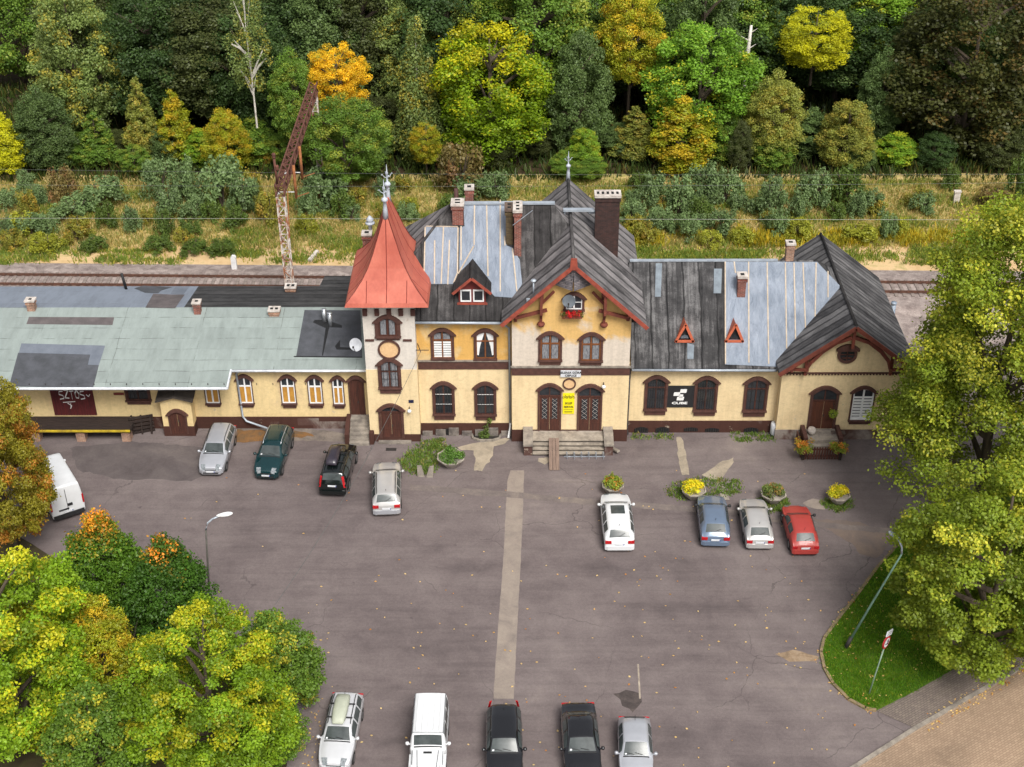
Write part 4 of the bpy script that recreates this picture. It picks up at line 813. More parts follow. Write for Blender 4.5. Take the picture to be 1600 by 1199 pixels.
planter(705, 727, .92, 'large round concrete planter of green grass left of the entrance', LM_GRASS, .35, 5, True); planter(957, 771, .70, 'white concrete planter of mixed flowers in front of the white estate car', LM_MIXF, .5, 6, True)
planter(1083, 778, .78, 'planter of yellow flowers behind the blue hatchback', LM_YEL, .5, 7); planter(1207, 784, .80, 'mossy green planter behind the silver and red hatchbacks', leafmat('mossy_plant', S(104, 116, 56), S(84, 104, 48), S(150, 110, 60), .25), .35, 8); planter(1309, 786, .70, 'planter of yellow flowers right of the red hatchback', LM_YEL, .5, 9)
for q in ((1257, 713, 'orange flower pot on the left corner of the porch fence'), (1309, 712, 'orange flower pot on the right corner of the porch fence')):
    p = G(q[0], q[1], .0); z = 1.0; p = G(q[0], q[1]-11, z); t = empty('flower_pot', (p.x, p.y, z-.15)); tag(t, q[2], 'flower pot'); m = MB(); m.lathe([(.16, -.2), (.24, .12), (.2, .12), (0, .1)], (0, 0, 0), 12); m.build('pot', TIMBER, t)
    leafobj('plants', leafmesh('pot_plants', [leafcloud([((random.uniform(-.45, .45), random.uniform(-.42, .42), .32+random.uniform(-.22, .3)), (.22, .22, .2), 1) for k in range(18)], 1100, .11, int(q[0]))]), LM_MIXF, t)
p = Fy(1302, 647, -.25); t = empty('hanging_basket', (p.x, -.25, p.z)); tag(t, 'round orange hanging flower basket beside the east gable door', 'hanging basket'); m = MB(); m.lathe([(.05, -.15), (.2, .0), (.16, .02), (0, .0)], (0, 0, 0), 10); m.tube([(0, 0, .02), (0, 0, .55), (0, .42, .6)], .015, 5); m.build('basket', STEELD, t)
leafobj('plants', leafmesh('basket_plants', [leafcloud([((0, 0, .02), (.3, .3, .26), 1)], 380, .1, 77)]), LM_MIXF, t)
# porch fence
a = G(1256, 719); b = G(1310, 719); F_ = Root('porch_fence', ((a.x+b.x)/2, a.y, 0), 'low dark brown picket fence in front of the east gable porch', 'fence'); m = MB(); n = 13
for k in range(n): x = a.x+(b.x-a.x)*(k+.5)/n; m.xz([(x-.055, .08), (x+.055, .08), (x+.055, .95), (x, 1.03), (x-.055, .95)], a.y-.03, a.y)
F_.part(m, 'picket', BROWN2); m = MB(); m.box(a.x, b.x, a.y, a.y+.05, .25, .34); m.box(a.x, b.x, a.y, a.y+.05, .75, .84); F_.part(m, 'rail', BROWN2)
for x in (a.x-.08, b.x+.08): m = MB(); m.box(x-.09, x+.09, a.y-.03, a.y+.12, -.05, 1.08); F_.part(m, 'post', DKWOOD)
for s, x in ((0, a.x-.2), (1, b.x+.2)): m = MB(); m.box(x-.04, x+.04, a.y+.12, -.2, .1, .95); F_.part(m, 'side_panel', BROWN)
p = G(1265.5, 671, .87); m = MB(); m.lathe([(.14, 0), (.24, .1), (.28, .26), (.22, .44), (.08, .52), (0, .53)], (p.x, -.45, .87), 10); single(m, 'stone_ball', CAPW, (p.x, -.45, .87), 'rough white stone ball at the left of the porch doorway', 'stone')
p = G(1210, 681); m = MB(); m.box(p.x-.3, p.x+.3, .45, .85, .0, .12, 1); m.lathe([(.24, .1), (.31, .2), (.31, .9), (.26, 1.0), (0, 1.02)], (p.x, .62, 0), 10, 0); m.lathe([(.09, 0), (.09, .03), (0, .03)], (p.x, .62, 1.02), 8, 1); single(m, 'white_bin', [SIGNW, INK], (p.x, .62, 0), 'grey white plastic bin standing against the wing wall', 'bin')
p0 = G(866, 731); m = MB(); p1 = Vector((p0.x, -.95, .9)); 
for s in (-.22, .0, .22): m.bar((p0.x+s, p0.y-.3, .03), (p0.x+s, -1.0, .93), .20, .05)
single(m, 'ramp_plank', mat('grey_plank', S(140, 118, 104), S(112, 94, 84), 3, .9, stretch=(6, .5, 1), fine=.2), (p0.x, p0.y, 0), 'plank ramp laid over the entrance steps', 'ramp')
p = G(918, 713); m = MB(); 
for k in range(6): x = p.x-1.35+k*.46; m.tube([(x, -1.72, .0), (x, -1.95, .55), (x+.05, -2.1, .55), (x+.05, -2.0, .0)], .022, 5)
m.bar((p.x-1.5, -1.75, .03), (p.x+1.1, -1.75, .03), .05); single(m, 'bike_rack', ZINC, (p.x, -1.8, 0), 'low grey bicycle rack at the foot of the entrance steps', 'bike rack')
for px, py, tl, lb in ((658, 742, .25, 'left'), (671, 743, -.25, 'right')):
    p = G(px, py+2); m = MB(); m.prism([(p.x-.22, p.y-.1, 0), (p.x+.22, p.y-.1, 0), (p.x+.16-tl*.5, p.y, .72), (p.x-.1-tl*.5, p.y, .72)], (0, .16, 0)); single(m, 'leaning_stone', CONC, (p.x, p.y, 0), lb+' one of two small grey stones leaning in the weeds by the planter', 'stone', 'stones leaning in the weeds')
p = G(958, 705); m = MB(); m.bar((p.x-.25, p.y+.4, .06), (p.x+.3, p.y-.45, .3), .22, .12); single(m, 'broken_kerb', CONC, (p.x, p.y, 0), 'broken kerb stone leaning by the right end of the entrance steps', 'stone')
# street lamps
def street_lamp(base, lean, hgt, arm, label, green):
    t = empty('street_lamp', (base.x, base.y, 0)); tag(t, label, 'street lamp'); top = Vector((lean[0], lean[1], hgt-.7)); PM = mat('lamp_post_green', S(108, 138, 122), S(86, 112, 98), 3, .6) if green else mat('lamp_post_grey', S(86, 84, 76), S(64, 62, 58), 3, .6)
    m = MB(); m.tube([(0, 0, -.1), tuple(top*.5), tuple(top)], .07, 8, 0, .045); m.build('post', PM, t); m = MB(); m.tube([(0, 0, -.1), tuple(top*.12)], .11, 8); m.build('stump', STEELD, t)
    A = Vector((arm[0], arm[1], 0)); pts = [top, top+A*.15+Vector((0, 0, .4)), top+A*.45+Vector((0, 0, .62)), top+A*.8+Vector((0, 0, .72))]; m = MB(); m.tube(pts, .05, 7); ar = m.build('arm', ZINC, t)
    m = MB(); c = top+A*1.15+Vector((0, 0, .78)); u = A.normalized(); v = Vector((-u.y, u.x, 0)); vs = []; fs = []; n = 12; prof = [(-.42, .05), (-.3, .10), (-.05, .16), (.18, .16), (.35, .10), (.42, .02)]
    for k, (s, r_) in enumerate(prof): vs += [c+u*s+v*(math.cos(2*PI*i/n)*r_)+Vector((0, 0, math.sin(2*PI*i/n)*r_*.6)) for i in range(n)]
    for k in range(len(prof)-1):
        for i in range(n): j = (i+1) % n; fs.append((k*n+i, k*n+j, k*n+n+j, k*n+n+i))
    m.add(vs, fs, 0, True); m.build('lamp_head', ZINC if green else PVC, t)
b = G(329, 962); tp = Fy(318, 815, b.y); street_lamp(b, (tp.x-b.x, .2), tp.z, (.9, .25), 'slim grey street lamp with white head rising from the bushes at left', False)
b = G(1320, 1013); tp = G(1409, 866, 6.6); street_lamp(b, (tp.x-b.x, tp.y-b.y), 7.3, (-.3, .45), 'leaning pale green street lamp on the lawn under the big tree', True)
# road sign
b = G(1357, 1086); t = empty('road_sign', (b.x, b.y, 0)); tag(t, 'leaning round road sign with red rim and small white plate on the lawn', 'road sign'); top = Vector((.75, .9, 3.3)); m = MB(); m.tube([(0, 0, -.1), tuple(top)], .04, 8); m.build('post', mat('sign_post_green', S(130, 150, 130), S(104, 124, 106), 3, .6), t)
ax = top.normalized(); u = Vector((.62, .72, .0)); u = (u-ax*u.dot(ax)).normalized(); nrm = u.cross(ax).normalized()
if nrm.y > 0: nrm = -nrm
def signdisc(c, r, mi, off, mb, n=24): mb.poly([c+nrm*off+u*(math.cos(2*PI*i/n)*r)+ax*(math.sin(2*PI*i/n)*r) for i in range(n)], mi)
c = top-ax*.42; m = MB(); n_ = 24; vs = [c+u*(math.cos(2*PI*i/n_)*.36)+ax*(math.sin(2*PI*i/n_)*.36) for i in range(n_)]; m.prism([v-nrm*.02 for v in vs], nrm*.07, 0); signdisc(c, .27, 1, .055, m); 
for q0, q1 in (((-.17, -.06), (.06, -.06)), ((.06, -.06), (.06, .1))): m.bar(c+nrm*.062+u*q0[0]+ax*q0[1], c+nrm*.062+u*q1[0]+ax*q1[1], .012, .09, 2, up=tuple(nrm)) 
m.prism([c+nrm*.057+u*x+ax*z for x, z in ((-.04, .06), (.16, .06), (.06, .2))], nrm*.008, 2); m.build('disc', [mat('sign_red', S(170, 40, 44), S(150, 36, 40), 4, .5), SIGNW, INK], t)
m = MB(); c2 = top+ax*.12; m.prism([c2+u*x+ax*z for x, z in ((-.32, -.15), (.32, -.15), (.32, .15), (-.32, .15))], nrm*.05, 0); 
for k in range(2): m.prism([c2+nrm*.052+u*x+ax*z for x, z in ((-.24, .04-.1*k), (.22, .04-.1*k), (.22, .08-.1*k), (-.24, .08-.1*k))], nrm*.004, 1)
m.build('plate', [SIGNW, mat('sign_grey_text', S(150, 150, 150), S(130, 130, 130), 9, .7)], t)
# grey pole top among the lower trees
p = G(396, 1046); m = MB(); zt = Fy(394, 976, p.y).z; m.tube([(p.x, p.y, 0), (p.x-.05, p.y, zt)], .16, 10); m.lathe([(.18, 0), (.18, .08), (0, .1)], (p.x-.05, p.y, zt), 10, 1); single(m, 'grey_pole', [ZINC, INK], (p.x, p.y, 0), 'plain grey pole top poking out of the lower left trees', 'pole')
# mast flue behind the east gable
p = Fy(1392, 503, 8.5); zt = Fy(1395, 475, 8.5).z; m = MB(); m.tube([(p.x, 8.5, 0), (p.x, 8.5, zt)], .17, 10); m.lathe([(.2, 0), (.2, .12), (0, .14)], (p.x, 8.5, zt), 10); single(m, 'metal_flue', mat('flue_blue_grey', S(150, 162, 176), S(120, 132, 146), 3, .4), (p.x, 8.5, 0), 'blue grey metal flue rising behind the right gable roof', 'flue')
# ================================================================ RAILWAY: portal gantry, post, wires
RUST = mat('rusty_steel', S(122, 78, 62), S(84, 54, 48), 4, .85, fine=.3); RUSTP = mat('rust_and_white_paint', S(205, 198, 190), S(150, 96, 66), 1.6, .8, lo=.42, hi=.55); ORR = mat('orange_rust', S(172, 112, 66), S(128, 80, 52), 3, .85)
gx, gy, gz = -17.0, 16.5, 9.6; y1 = 35.8
GT = Root('railway_gantry', (gx, gy, 0), 'rusty lattice portal gantry spanning the railway tracks behind the goods shed', 'gantry')
def lattice(mb, p, q, a, b, nb, t, d, mi=0):
    p, q, a, b = Vector(p), Vector(q), Vector(a), Vector(b); cs = [p-a-b, p+a-b, p+a+b, p-a+b]; v = q-p
    for c in cs: mb.bar(c, c+v, t, t, mi)
    for k in range(nb):
        for i in range(4):
            c0, c1 = cs[i], cs[(i+1) % 4]; s = v*(k/nb); e = v*((k+1)/nb)
            mb.bar(c0+s, c1+e, d, d, mi) if (k+i) % 2 else mb.bar(c1+s, c0+e, d, d, mi); mb.bar(c0+s, c1+s, d, d, mi)
m = MB(); lattice(m, (gx, gy, 0), (gx, gy, gz), (.27, 0, 0), (0, .25, 0), 13, .085, .05); GT.part(m, 'front_leg', RUSTP)
m = MB(); lattice(m, (gx, y1, 0), (gx, y1, gz), (.22, 0, 0), (0, .22, 0), 13, .08, .045); GT.part(m, 'rear_leg', RUSTP)
m = MB(); lattice(m, (gx, gy-.3, gz+.45), (gx, y1+.3, gz+.45), (.29, 0, 0), (0, 0, .38), 22, .10, .055); GT.part(m, 'beam', RUST)
for y in (20.2, 23.6):
    m = MB(); m.tube([(gx+.45, y, gz+.6), (gx+.45, y, gz-2.0)], .11, 7); m.bar((gx+.45, y, gz-1.9), (gx+1.4, y+.1, gz-1.6), .05); d_ = GT.part(m, 'dropper', ORR)
    m = MB(); m.bar((gx+.45, y, gz-1.5), (gx-.9, y, gz-1.5), .05); m.lathe([(.06, -.2), (.1, -.1), (.06, 0), (.1, .1), (.06, .2)], (gx-.8, y, gz-1.5), 8); sub(m, 'insulator', PVC, d_)
m = MB(); m.tube([(gx-.15, gy, gz+.9), (gx-.2, gy, gz+2.9)], .09, 7); m.lathe([(.1, 0), (.16, .1), (.1, .2), (.16, .3), (.08, .4)], (gx-.2, gy, gz+2.8), 8); m.lathe([(.1, 0), (.16, .1), (.1, .2), (.16, .3), (.08, .4)], (gx-.05, gy, gz+1.9), 8); GT.part(m, 'insulator_post', RUST)
m = MB(); m.bar((gx+.3, gy+1.2, gz-.2), (gx+.3, gy+.3, gz-3.4), .06); GT.part(m, 'stay', ORR)
p = G(366.5, 424); m = MB(); zt = Fy(367, 401, p.y).z; m.box(p.x-.2, p.x+.2, p.y, p.y+.3, -.1, zt-.12); m.prism([(p.x-.2, p.y, zt-.12), (p.x+.2, p.y, zt-.12), (p.x+.1, p.y, zt), (p.x-.1, p.y, zt)], (0, .3, 0)); single(m, 'marker_post', WHITE, (p.x, p.y, 0), 'white concrete marker post in the grass beyond the rails', 'post')
p = G(490, 404); m = MB(); m.bar((p.x-.25, p.y-.6, .12), (p.x+.25, p.y+.7, .3), .28, .2); single(m, 'pale_board', CAPW, (p.x, p.y, 0), 'pale short board lying in the grass right of the gantry', 'board')
p = G(1494, 318); m = MB(); m.box(p.x-.25, p.x+.25, p.y, p.y+.3, 0, 1.0); m.box(p.x-.3, p.x+.3, p.y-.05, p.y+.35, 1.0, 1.1); single(m, 'white_stone_post', CAPW, (p.x, p.y, 0), 'small pale stone post in the brown grass at far right', 'post')
WIRE = mat('wire_grey', S(150, 150, 140), S(130, 130, 122), 3, .5); WD = mat('wire_dark', S(90, 92, 90), S(80, 82, 80), 3, .5)
def wire(name, p0, p1, sag, r, m_, label, n=14):
    m = MB(); p0, p1 = Vector(p0), Vector(p1); m.tube([p0.lerp(p1, k/n)-Vector((0, 0, sag*4*(k/n)*(1-k/n))) for k in range(n+1)], r, 4); return single(m, name, m_, tuple((p0+p1)/2), label, 'wire')
z = Fy(800, 344, 19.5).z; wire('contact_wire', (-60, 19.9, z+.1), (60, 19.2, z), 0, .014, WIRE, 'pale overhead contact wire running along the track across the whole view')
z = Fy(0, 283, 25).z; wire('overhead_wire', (-60, 25, Fy(0, 284, 25).z), (60, 25, Fy(1600, 280, 25).z), .5, .010, WD, 'thin dark overhead wire low across the foot of the wood'); wire('overhead_wire', (-60, 31, Fy(0, 258, 31).z), (60, 31, Fy(1600, 270, 31).z), .5, .009, WD, 'thin dark overhead wire higher across the trees')
a = Fy(655, 547, -.02); m = MB(); m.bar((a.x-.15, .75, a.z), (a.x+.1, -.25, a.z), .04); m.bar((a.x-.2, -.05, a.z), (a.x+.6, -.05, a.z), .04); single(m, 'cable_bracket', STEELD, (a.x, 0, a.z), 'small iron cable bracket at the right corner of the tower', 'bracket')
q = G(430, 945, 3.5); wire('service_cable', (a.x+.1, -.25, a.z), (q.x, q.y, q.z), .8, .014, WD, 'thin dark service cable crossing the yard from the tower')
# ================================================================ VEHICLES
TYRE = mat('tyre_rubber', (.018, .018, .018), (.026, .026, .026), 6, .85); RIM = mat('alloy_rim', S(160, 162, 166), S(130, 132, 136), 4, .35, metal=.7); BLKP = mat('black_plastic', (.016, .016, .017), (.022, .022, .023), 5, .55)
CGLASS = mat('car_glass', (.03, .038, .038), (.07, .082, .082), 1.6, .2, spec=.45); LAMPR = mat('red_lamp', S(190, 24, 30), S(150, 14, 22), 5, .2, coat=.8); LAMPW = mat('clear_headlamp', S(150, 155, 158), S(92, 98, 102), 9, .15, coat=.4); PLATE = mat('plate_white', S(215, 216, 220), S(200, 202, 205), 6, .5); CHROME = mat('bright_rail', S(200, 202, 206), S(176, 178, 182), 3, .25, metal=.6)
# distance from the front (fraction of the length) -> belt height, top height, belt half width factor, top half width factor
KINDS = {
 'estate': dict(d=[0, .015, .06, .16, .265, .40, .50, .72, .90, .975, .995, 1], zb=[.50, .66, .74, .84, .93, .95, .96, .98, .99, .96, .80, .62], zt=[.52, .70, .79, .90, .985, 1.40, 1.45, 1.46, 1.40, 1.0, .83, .64], wb=[.72, .80, .90, .97, 1, 1, 1, 1, .97, .92, .90, .88], wt=[.60, .70, .76, .84, .84, .70, .70, .70, .67, .78, .82, .80], ws=(.275, .395), rg=(.905, .968), sd=(.315, .895)),
 'hatch': dict(d=[0, .015, .07, .18, .29, .44, .55, .74, .84, .955, .99, 1], zb=[.50, .66, .75, .85, .94, .96, .97, .98, .98, .95, .80, .60], zt=[.52, .70, .80, .91, .99, 1.40, 1.46, 1.45, 1.36, 1.0, .84, .62], wb=[.72, .80, .90, .97, 1, 1, 1, 1, .98, .93, .90, .88], wt=[.60, .70, .76, .84, .84, .70, .70, .70, .68, .78, .82, .80], ws=(.30, .435), rg=(.85, .945), sd=(.34, .86)),
 'sedan': dict(d=[0, .015, .06, .16, .28, .42, .50, .64, .72, .82, .97, .995, 1], zb=[.50, .66, .74, .84, .92, .94, .95, .96, .97, .97, .93, .80, .62], zt=[.52, .70, .79, .90, .97, 1.37, 1.42, 1.42, 1.36, 1.05, 1.0, .84, .64], wb=[.72, .80, .90, .97, 1, 1, 1, 1, 1, .98, .92, .90, .88], wt=[.60, .70, .76, .84, .84, .70, .70, .70, .69, .78, .80, .80, .80], ws=(.29, .41), rg=(.725, .815), sd=(.33, .76)),
 'suv': dict(d=[0, .015, .05, .15, .26, .37, .45, .72, .92, .975, .995, 1], zb=[.62, .80, .92, 1.02, 1.08, 1.10, 1.11, 1.13, 1.13, 1.10, .95, .70], zt=[.64, .85, .97, 1.07, 1.13, 1.60, 1.66, 1.68, 1.62, 1.16, .98, .72], wb=[.76, .84, .92, .98, 1, 1, 1, 1, .98, .95, .93, .9], wt=[.64, .72, .78, .84, .85, .73, .73, .73, .71, .82, .85, .84], ws=(.27, .365), rg=(.925, .968), sd=(.30, .91)),
 'jeep': dict(d=[0, .01, .03, .12, .30, .335, .39, .70, .975, .985, .995, 1], zb=[.72, .90, 1.05, 1.14, 1.18, 1.20, 1.20, 1.21, 1.21, 1.2, 1.0, .75], zt=[.74, .94, 1.10, 1.18, 1.22, 1.36, 1.92, 1.95, 1.95, 1.9, 1.1, .78], wb=[.84, .86, .86, .87, .90, 1, 1, 1, 1, .99, .98, .97], wt=[.78, .80, .80, .81, .83, .86, .84, .84, .84, .84, .9, .9], ws=(.338, .384), rg=(.979, .984), sd=(.40, .96)),
 'van': dict(d=[0, .015, .06, .13, .20, .31, .36, .70, .985, .993, .998, 1], zb=[.60, .85, 1.0, 1.15, 1.25, 1.3, 1.3, 1.3, 1.3, 1.28, 1.1, .7], zt=[.62, .9, 1.06, 1.22, 1.40, 2.35, 2.50, 2.55, 2.55, 2.40, 1.4, .8], wb=[.76, .86, .93, .98, 1, 1, 1, 1, 1, .99, .98, .97], wt=[.66, .76, .82, .86, .88, .84, .84, .85, .86, .87, .92, .95], ws=(.21, .30), rg=None, sd=None),
}
def car(name, label, kind, colr, L, Wd, H, near, nz, far, fz, faces_front, cat='car', group='cars parked in the station yard', rails=None, box=None, sunroof=False, tail='wide', lenlock=True, bumper=None, grille=True, rear_glass=True, plate_rear_z=.62, black_hood=False, near_is_far=False):
    K = KINDS[kind]; w2 = Wd/2; kz = H/max(K['zt']); sm = .012 if kind not in ('jeep', 'van') else .004
    D = np.array(K['d'])
    def fn(key):
        A = np.array(K[key])
        def f(x): return float(np.mean([np.interp(x+o, D, A) for o in (-sm, -sm/2, 0, sm/2, sm)])) if .02 < x < .985 else float(np.interp(x, D, A))
        return f
    fzb, fzt, fwb, fwt = (fn(k) for k in ('zb', 'zt', 'wb', 'wt')); z0 = .20 if kind not in ('suv', 'jeep', 'van') else .30; cr = .035
    def half(x):
        zb, zt, wb, wt = fzb(x)*kz, fzt(x)*kz, fwb(x)*w2, fwt(x)*w2; zt = max(zt, zb+.03); zm = z0+(zb-z0)*.55; sb = wb*.965; cab = max(0, zt-.05-zb)
        lp = lambda t: (sb+(wt-sb)*t + .03*math.sin(PI*t)*min(1, cab/.3), zb+(max(zt-.05, zb+.005)-zb)*t)
        return [(0, z0), (wb*.86, z0), (wb*.975, z0+.10), (wb, zm), (wb*.99, zb-.06), (sb, zb), lp(.33), lp(.66), lp(1), (wt-.06, zt-.008), (wt*.5, zt+cr*.75*min(1, wt)), (0, zt+cr*min(1, wt))]
    def side(x, t):
        h = half(x); pts = [h[5], h[6], h[7], h[8]]; u = t*3; i = min(2, int(u)); f = u-i; return (pts[i][0]*(1-f)+pts[i+1][0]*f, pts[i][1]*(1-f)+pts[i+1][1]*f)
    def top(x, s):
        h = half(x); pts = [h[11], h[10], h[9]]; q = abs(s); u = q*2; i = min(1, int(u)); f = u-i; y = pts[i][0]*(1-f)+pts[i+1][0]*f; z = pts[i][1]*(1-f)+pts[i+1][1]*f; return (math.copysign(y, s), z)
    root = empty(name, (0, 0, 0)); tag(root, label, cat, group)
    Y = lambda x: L/2-x*L
    xs = sorted(set(list(np.linspace(0, 1, 34))+[.012, .03, .045, .97, .985, .993]+list(K['d']))); m = MB(); vs = []; nr = 22
    for x in xs:
        h = half(x); vs += [(p[0], Y(x), p[1]) for p in h]+[(-p[0], Y(x), p[1]) for p in h[-2:0:-1]]
    fs = [];
    for k in range(len(xs)-1):
        for i in range(nr): j = (i+1) % nr; fs.append((k*nr+i, k*nr+j, (k+1)*nr+j, (k+1)*nr+i))
    fs.append(tuple(range(nr))); fs.append(tuple((len(xs)-1)*nr+i for i in range(nr))[::-1]); m.add(vs, fs, 0, True); body = m.build('body', colr, root)
    def patch(nm, x0, x1, s0, s1, nx=6, ns=8, off=.014, m_=CGLASS, par=root, shrink=None):
        mb = MB(); V = []
        for i in range(nx+1):
            x = x0+(x1-x0)*i/nx; dz = (top(x+.01, 0)[1]-top(x-.01, 0)[1])/(.02*L); nl = 1/math.sqrt(1+dz*dz)
            for j in range(ns+1):
                s = s0+(s1-s0)*j/ns; 
                if shrink: s = s*(shrink[0]+(shrink[1]-shrink[0])*i/nx)
                y, z = top(x, s); V.append((y, Y(x)+dz*nl*off, z+nl*off))
        mb.add(V, [(i*(ns+1)+j, i*(ns+1)+j+1, (i+1)*(ns+1)+j+1, (i+1)*(ns+1)+j) for i in range(nx) for j in range(ns)], 0, True); return mb.build(nm, m_, par)
    patch('windscreen', K['ws'][0], K['ws'][1], -.96, .96)
    if K['rg'] and rear_glass and kind != 'jeep': patch('rear_window', K['rg'][0], K['rg'][1], -.93, .93)
    if K['sd']:
        a, b = K['sd']; cuts = [a+(b-a)*q for q in ((0, .36, .70, 1) if kind in ('estate', 'suv', 'jeep') else (0, .46, .86))]
        for sg in (-1, 1):
            for c0, c1 in zip(cuts, cuts[1:]):
                mb = MB(); V = []; n = 8; g = .012
                for i in range(n+1):
                    x = c0+g+(c1-c0-2*g)*i/n
                    for t in (.10, .5, .90): y, z = side(x, t); V.append((sg*(y+.012), Y(x), z+.004))
                mb.add(V, [(i*3+j, i*3+j+1, i*3+j+4, i*3+j+3) for i in range(n) for j in range(2)], 0, True); mb.build('side_window', CGLASS, root)
    # lights, plates, bumpers, mirrors, wheels
    fz_ = fzb(.03)*kz
    for sg in (-1, 1):
        if kind in ('jeep',):
            mb = MB(); mb.tube([(sg*w2*.62, L/2-.02, .98), (sg*w2*.62, L/2+.03, .98)], .11, 12); mb.build('headlight', LAMPW, root); mb = MB(); mb.box(min(sg*w2*.84, sg*w2*.99), max(sg*w2*.84, sg*w2*.99), L/2-1.25, L/2-.02, .55, 1.05); mb.box(min(sg*w2*.7, sg*w2*.86), max(sg*w2*.7, sg*w2*.86), L/2-.42, L/2-.3, 1.14, 1.24); mb.build('front_wing', colr, root)
        else:
            mb = MB(); V = []
            for i in range(5):
                x = .014+.055*i/4
                for j in range(4): y, z = top(x, sg*(.52+.47*j/3)); V.append((y+sg*.01*j, Y(x)+.012, z+.012))
            for j in (0, 1, 2, 3): y, z = top(.014, sg*(.52+.47*j/3)); V.append((y, Y(.006)+.015, z-.13))
            fsx = [(i*4+j, i*4+j+1, (i+1)*4+j+1, (i+1)*4+j) for i in range(4) for j in range(3)]+[(20+j, 20+j+1, j+1, j) for j in range(3)]; mb.add(V, fsx, 0, True); mb.build('headlight', LAMPW, root)
        zr = fzb(.97)*kz; mb = MB(); yb = -L/2
        if tail == 'tall': mb.prism([(sg*w2*.80, yb+.02, zr-.28), (sg*w2*.93, yb+.08, zr-.28), (sg*w2*.80, yb+.22, zr+.42), (sg*w2*.66, yb+.16, zr+.42)], (0, -.06, .0))
        elif tail == 'wide': mb.box(min(sg*w2*.52, sg*w2*.91), max(sg*w2*.52, sg*w2*.91), yb-.025, yb+.14, zr-.24, zr-.06)
        elif tail == 'van': mb.box(min(sg*w2*.90, sg*w2*1.0), max(sg*w2*.90, sg*w2*1.0), yb-.02, yb+.1, .95, 1.55)
        else: mb.box(min(sg*w2*.58, sg*w2*.92), max(sg*w2*.58, sg*w2*.92), yb-.025, yb+.10, zr-.22, zr-.08)
        mb.build('tail_light', LAMPR, root)
        xm = K['ws'][0]+.035; y, z = side(xm, .1); mb = MB(); mb.bar((sg*(y-.02), Y(xm), z+.02), (sg*(y+.1), Y(xm), z+.05), .05); mb.lathe([(.02, -.08), (.09, -.05), (.10, .0), (.09, .06), (.02, .09)], (sg*(y+.15), Y(xm)-.02, z+.06), 8); mb.build('mirror', BLKP if colr.name.endswith(('blue', 'red')) else colr, root)
        for fr in (.175, .80) if kind != 'van' else (.16, .75):
            R_ = .31 if kind not in ('suv', 'jeep', 'van') else .37; yy = Y(fr); mb = MB(); n = 20; V = []; F = []
            for xx, rr in ((w2*.78, R_*.9), (w2*.80, R_), (w2*.985, R_), (w2*1.0, R_*.93), (w2*1.0, R_*.62)): V += [(sg*xx, yy+math.cos(2*PI*i/n)*rr, R_+math.sin(2*PI*i/n)*rr) for i in range(n)]
            for k in range(4):
                for i in range(n): j = (i+1) % n; F.append((k*n+i, k*n+j, k*n+n+j, k*n+n+i))
            mb.add(V, F, 0, True); wh = mb.build('wheel', TYRE, root)
            mb = MB(); V = [(sg*w2*.985, yy, R_)]+[(sg*w2*.995, yy+math.cos(2*PI*i/n)*R_*.63, R_+math.sin(2*PI*i/n)*R_*.63) for i in range(n)]; mb.add(V, [(0, 1+i, 1+(i+1) % n) for i in range(n)], 0, False); sub(mb, 'rim', RIM, wh)
            mb = MB(); V = []; rr0, rr1 = R_*1.03, R_*1.16
            for i in range(13): t = PI*i/12; V += [(sg*w2*1.004, yy+math.cos(t)*rr0, R_+math.sin(t)*rr0), (sg*w2*1.004, yy+math.cos(t)*rr1, R_+math.sin(t)*rr1)]
            mb.add(V, [(2*i, 2*i+1, 2*i+3, 2*i+2) for i in range(12)]); sub(mb, 'wheel_arch', BLKP, wh)
    bc = bumper or colr
    mb = MB(); mb.prism([(-w2*.92, L/2-.5, .3), (-w2*.86, L/2-.12, .3), (-w2*.62, L/2+.05, .3), (w2*.62, L/2+.05, .3), (w2*.86, L/2-.12, .3), (w2*.92, L/2-.5, .3)], (0, 0, .24 if kind != 'jeep' else .32)); mb.build('front_bumper', bc, root)
    mb = MB(); mb.prism([(-w2*.95, -L/2+.4, .3), (-w2*.92, -L/2-.0, .3), (-w2*.72, -L/2-.07, .3), (w2*.72, -L/2-.07, .3), (w2*.92, -L/2, .3), (w2*.95, -L/2+.4, .3)], (0, 0, .26)); mb.build('rear_bumper', bc, root)
    if grille: mb = MB(); mb.box(-w2*.42, w2*.42, L/2-.05, L/2+.008, fz_-.22, fz_-.1); mb.box(-w2*.55, w2*.55, L/2+.0, L/2+.056, .33, .43); mb.build('grille', BLKP, root)
    mb = MB(); mb.box(-.26, .26, L/2+.05, L/2+.066, .42, .53); mb.box(-.26, -.215, L/2+.066, L/2+.069, .42, .53, 1); mb.build('number_plate', [PLATE, mat('plate_blue', S(40, 60, 150), S(36, 52, 130), 5, .5)], root)
    mb = MB(); pz = plate_rear_z; mb.box(-.26, .26, -L/2-.045, -L/2-.012, pz, pz+.11); mb.box(.215, .26, -L/2-.048, -L/2-.045, pz, pz+.11, 1); mb.build('number_plate', [PLATE, mat('plate_blue', (0, 0, 0))], root)
    # shut lines
    mb = MB(); xh = K['ws'][0]-.018; V = []
    for j in range(11): y, z = top(xh, -.98+1.96*j/10); V.append((y, Y(xh)+.012, z+.006)); V.append((y, Y(xh)-.05, top(xh+.05/L, -.98+1.96*j/10)[1]+.006))
    mb.add(V, [(2*j, 2*j+2, 2*j+3, 2*j+1) for j in range(10)]); mb.build('scuttle', BLKP, root)
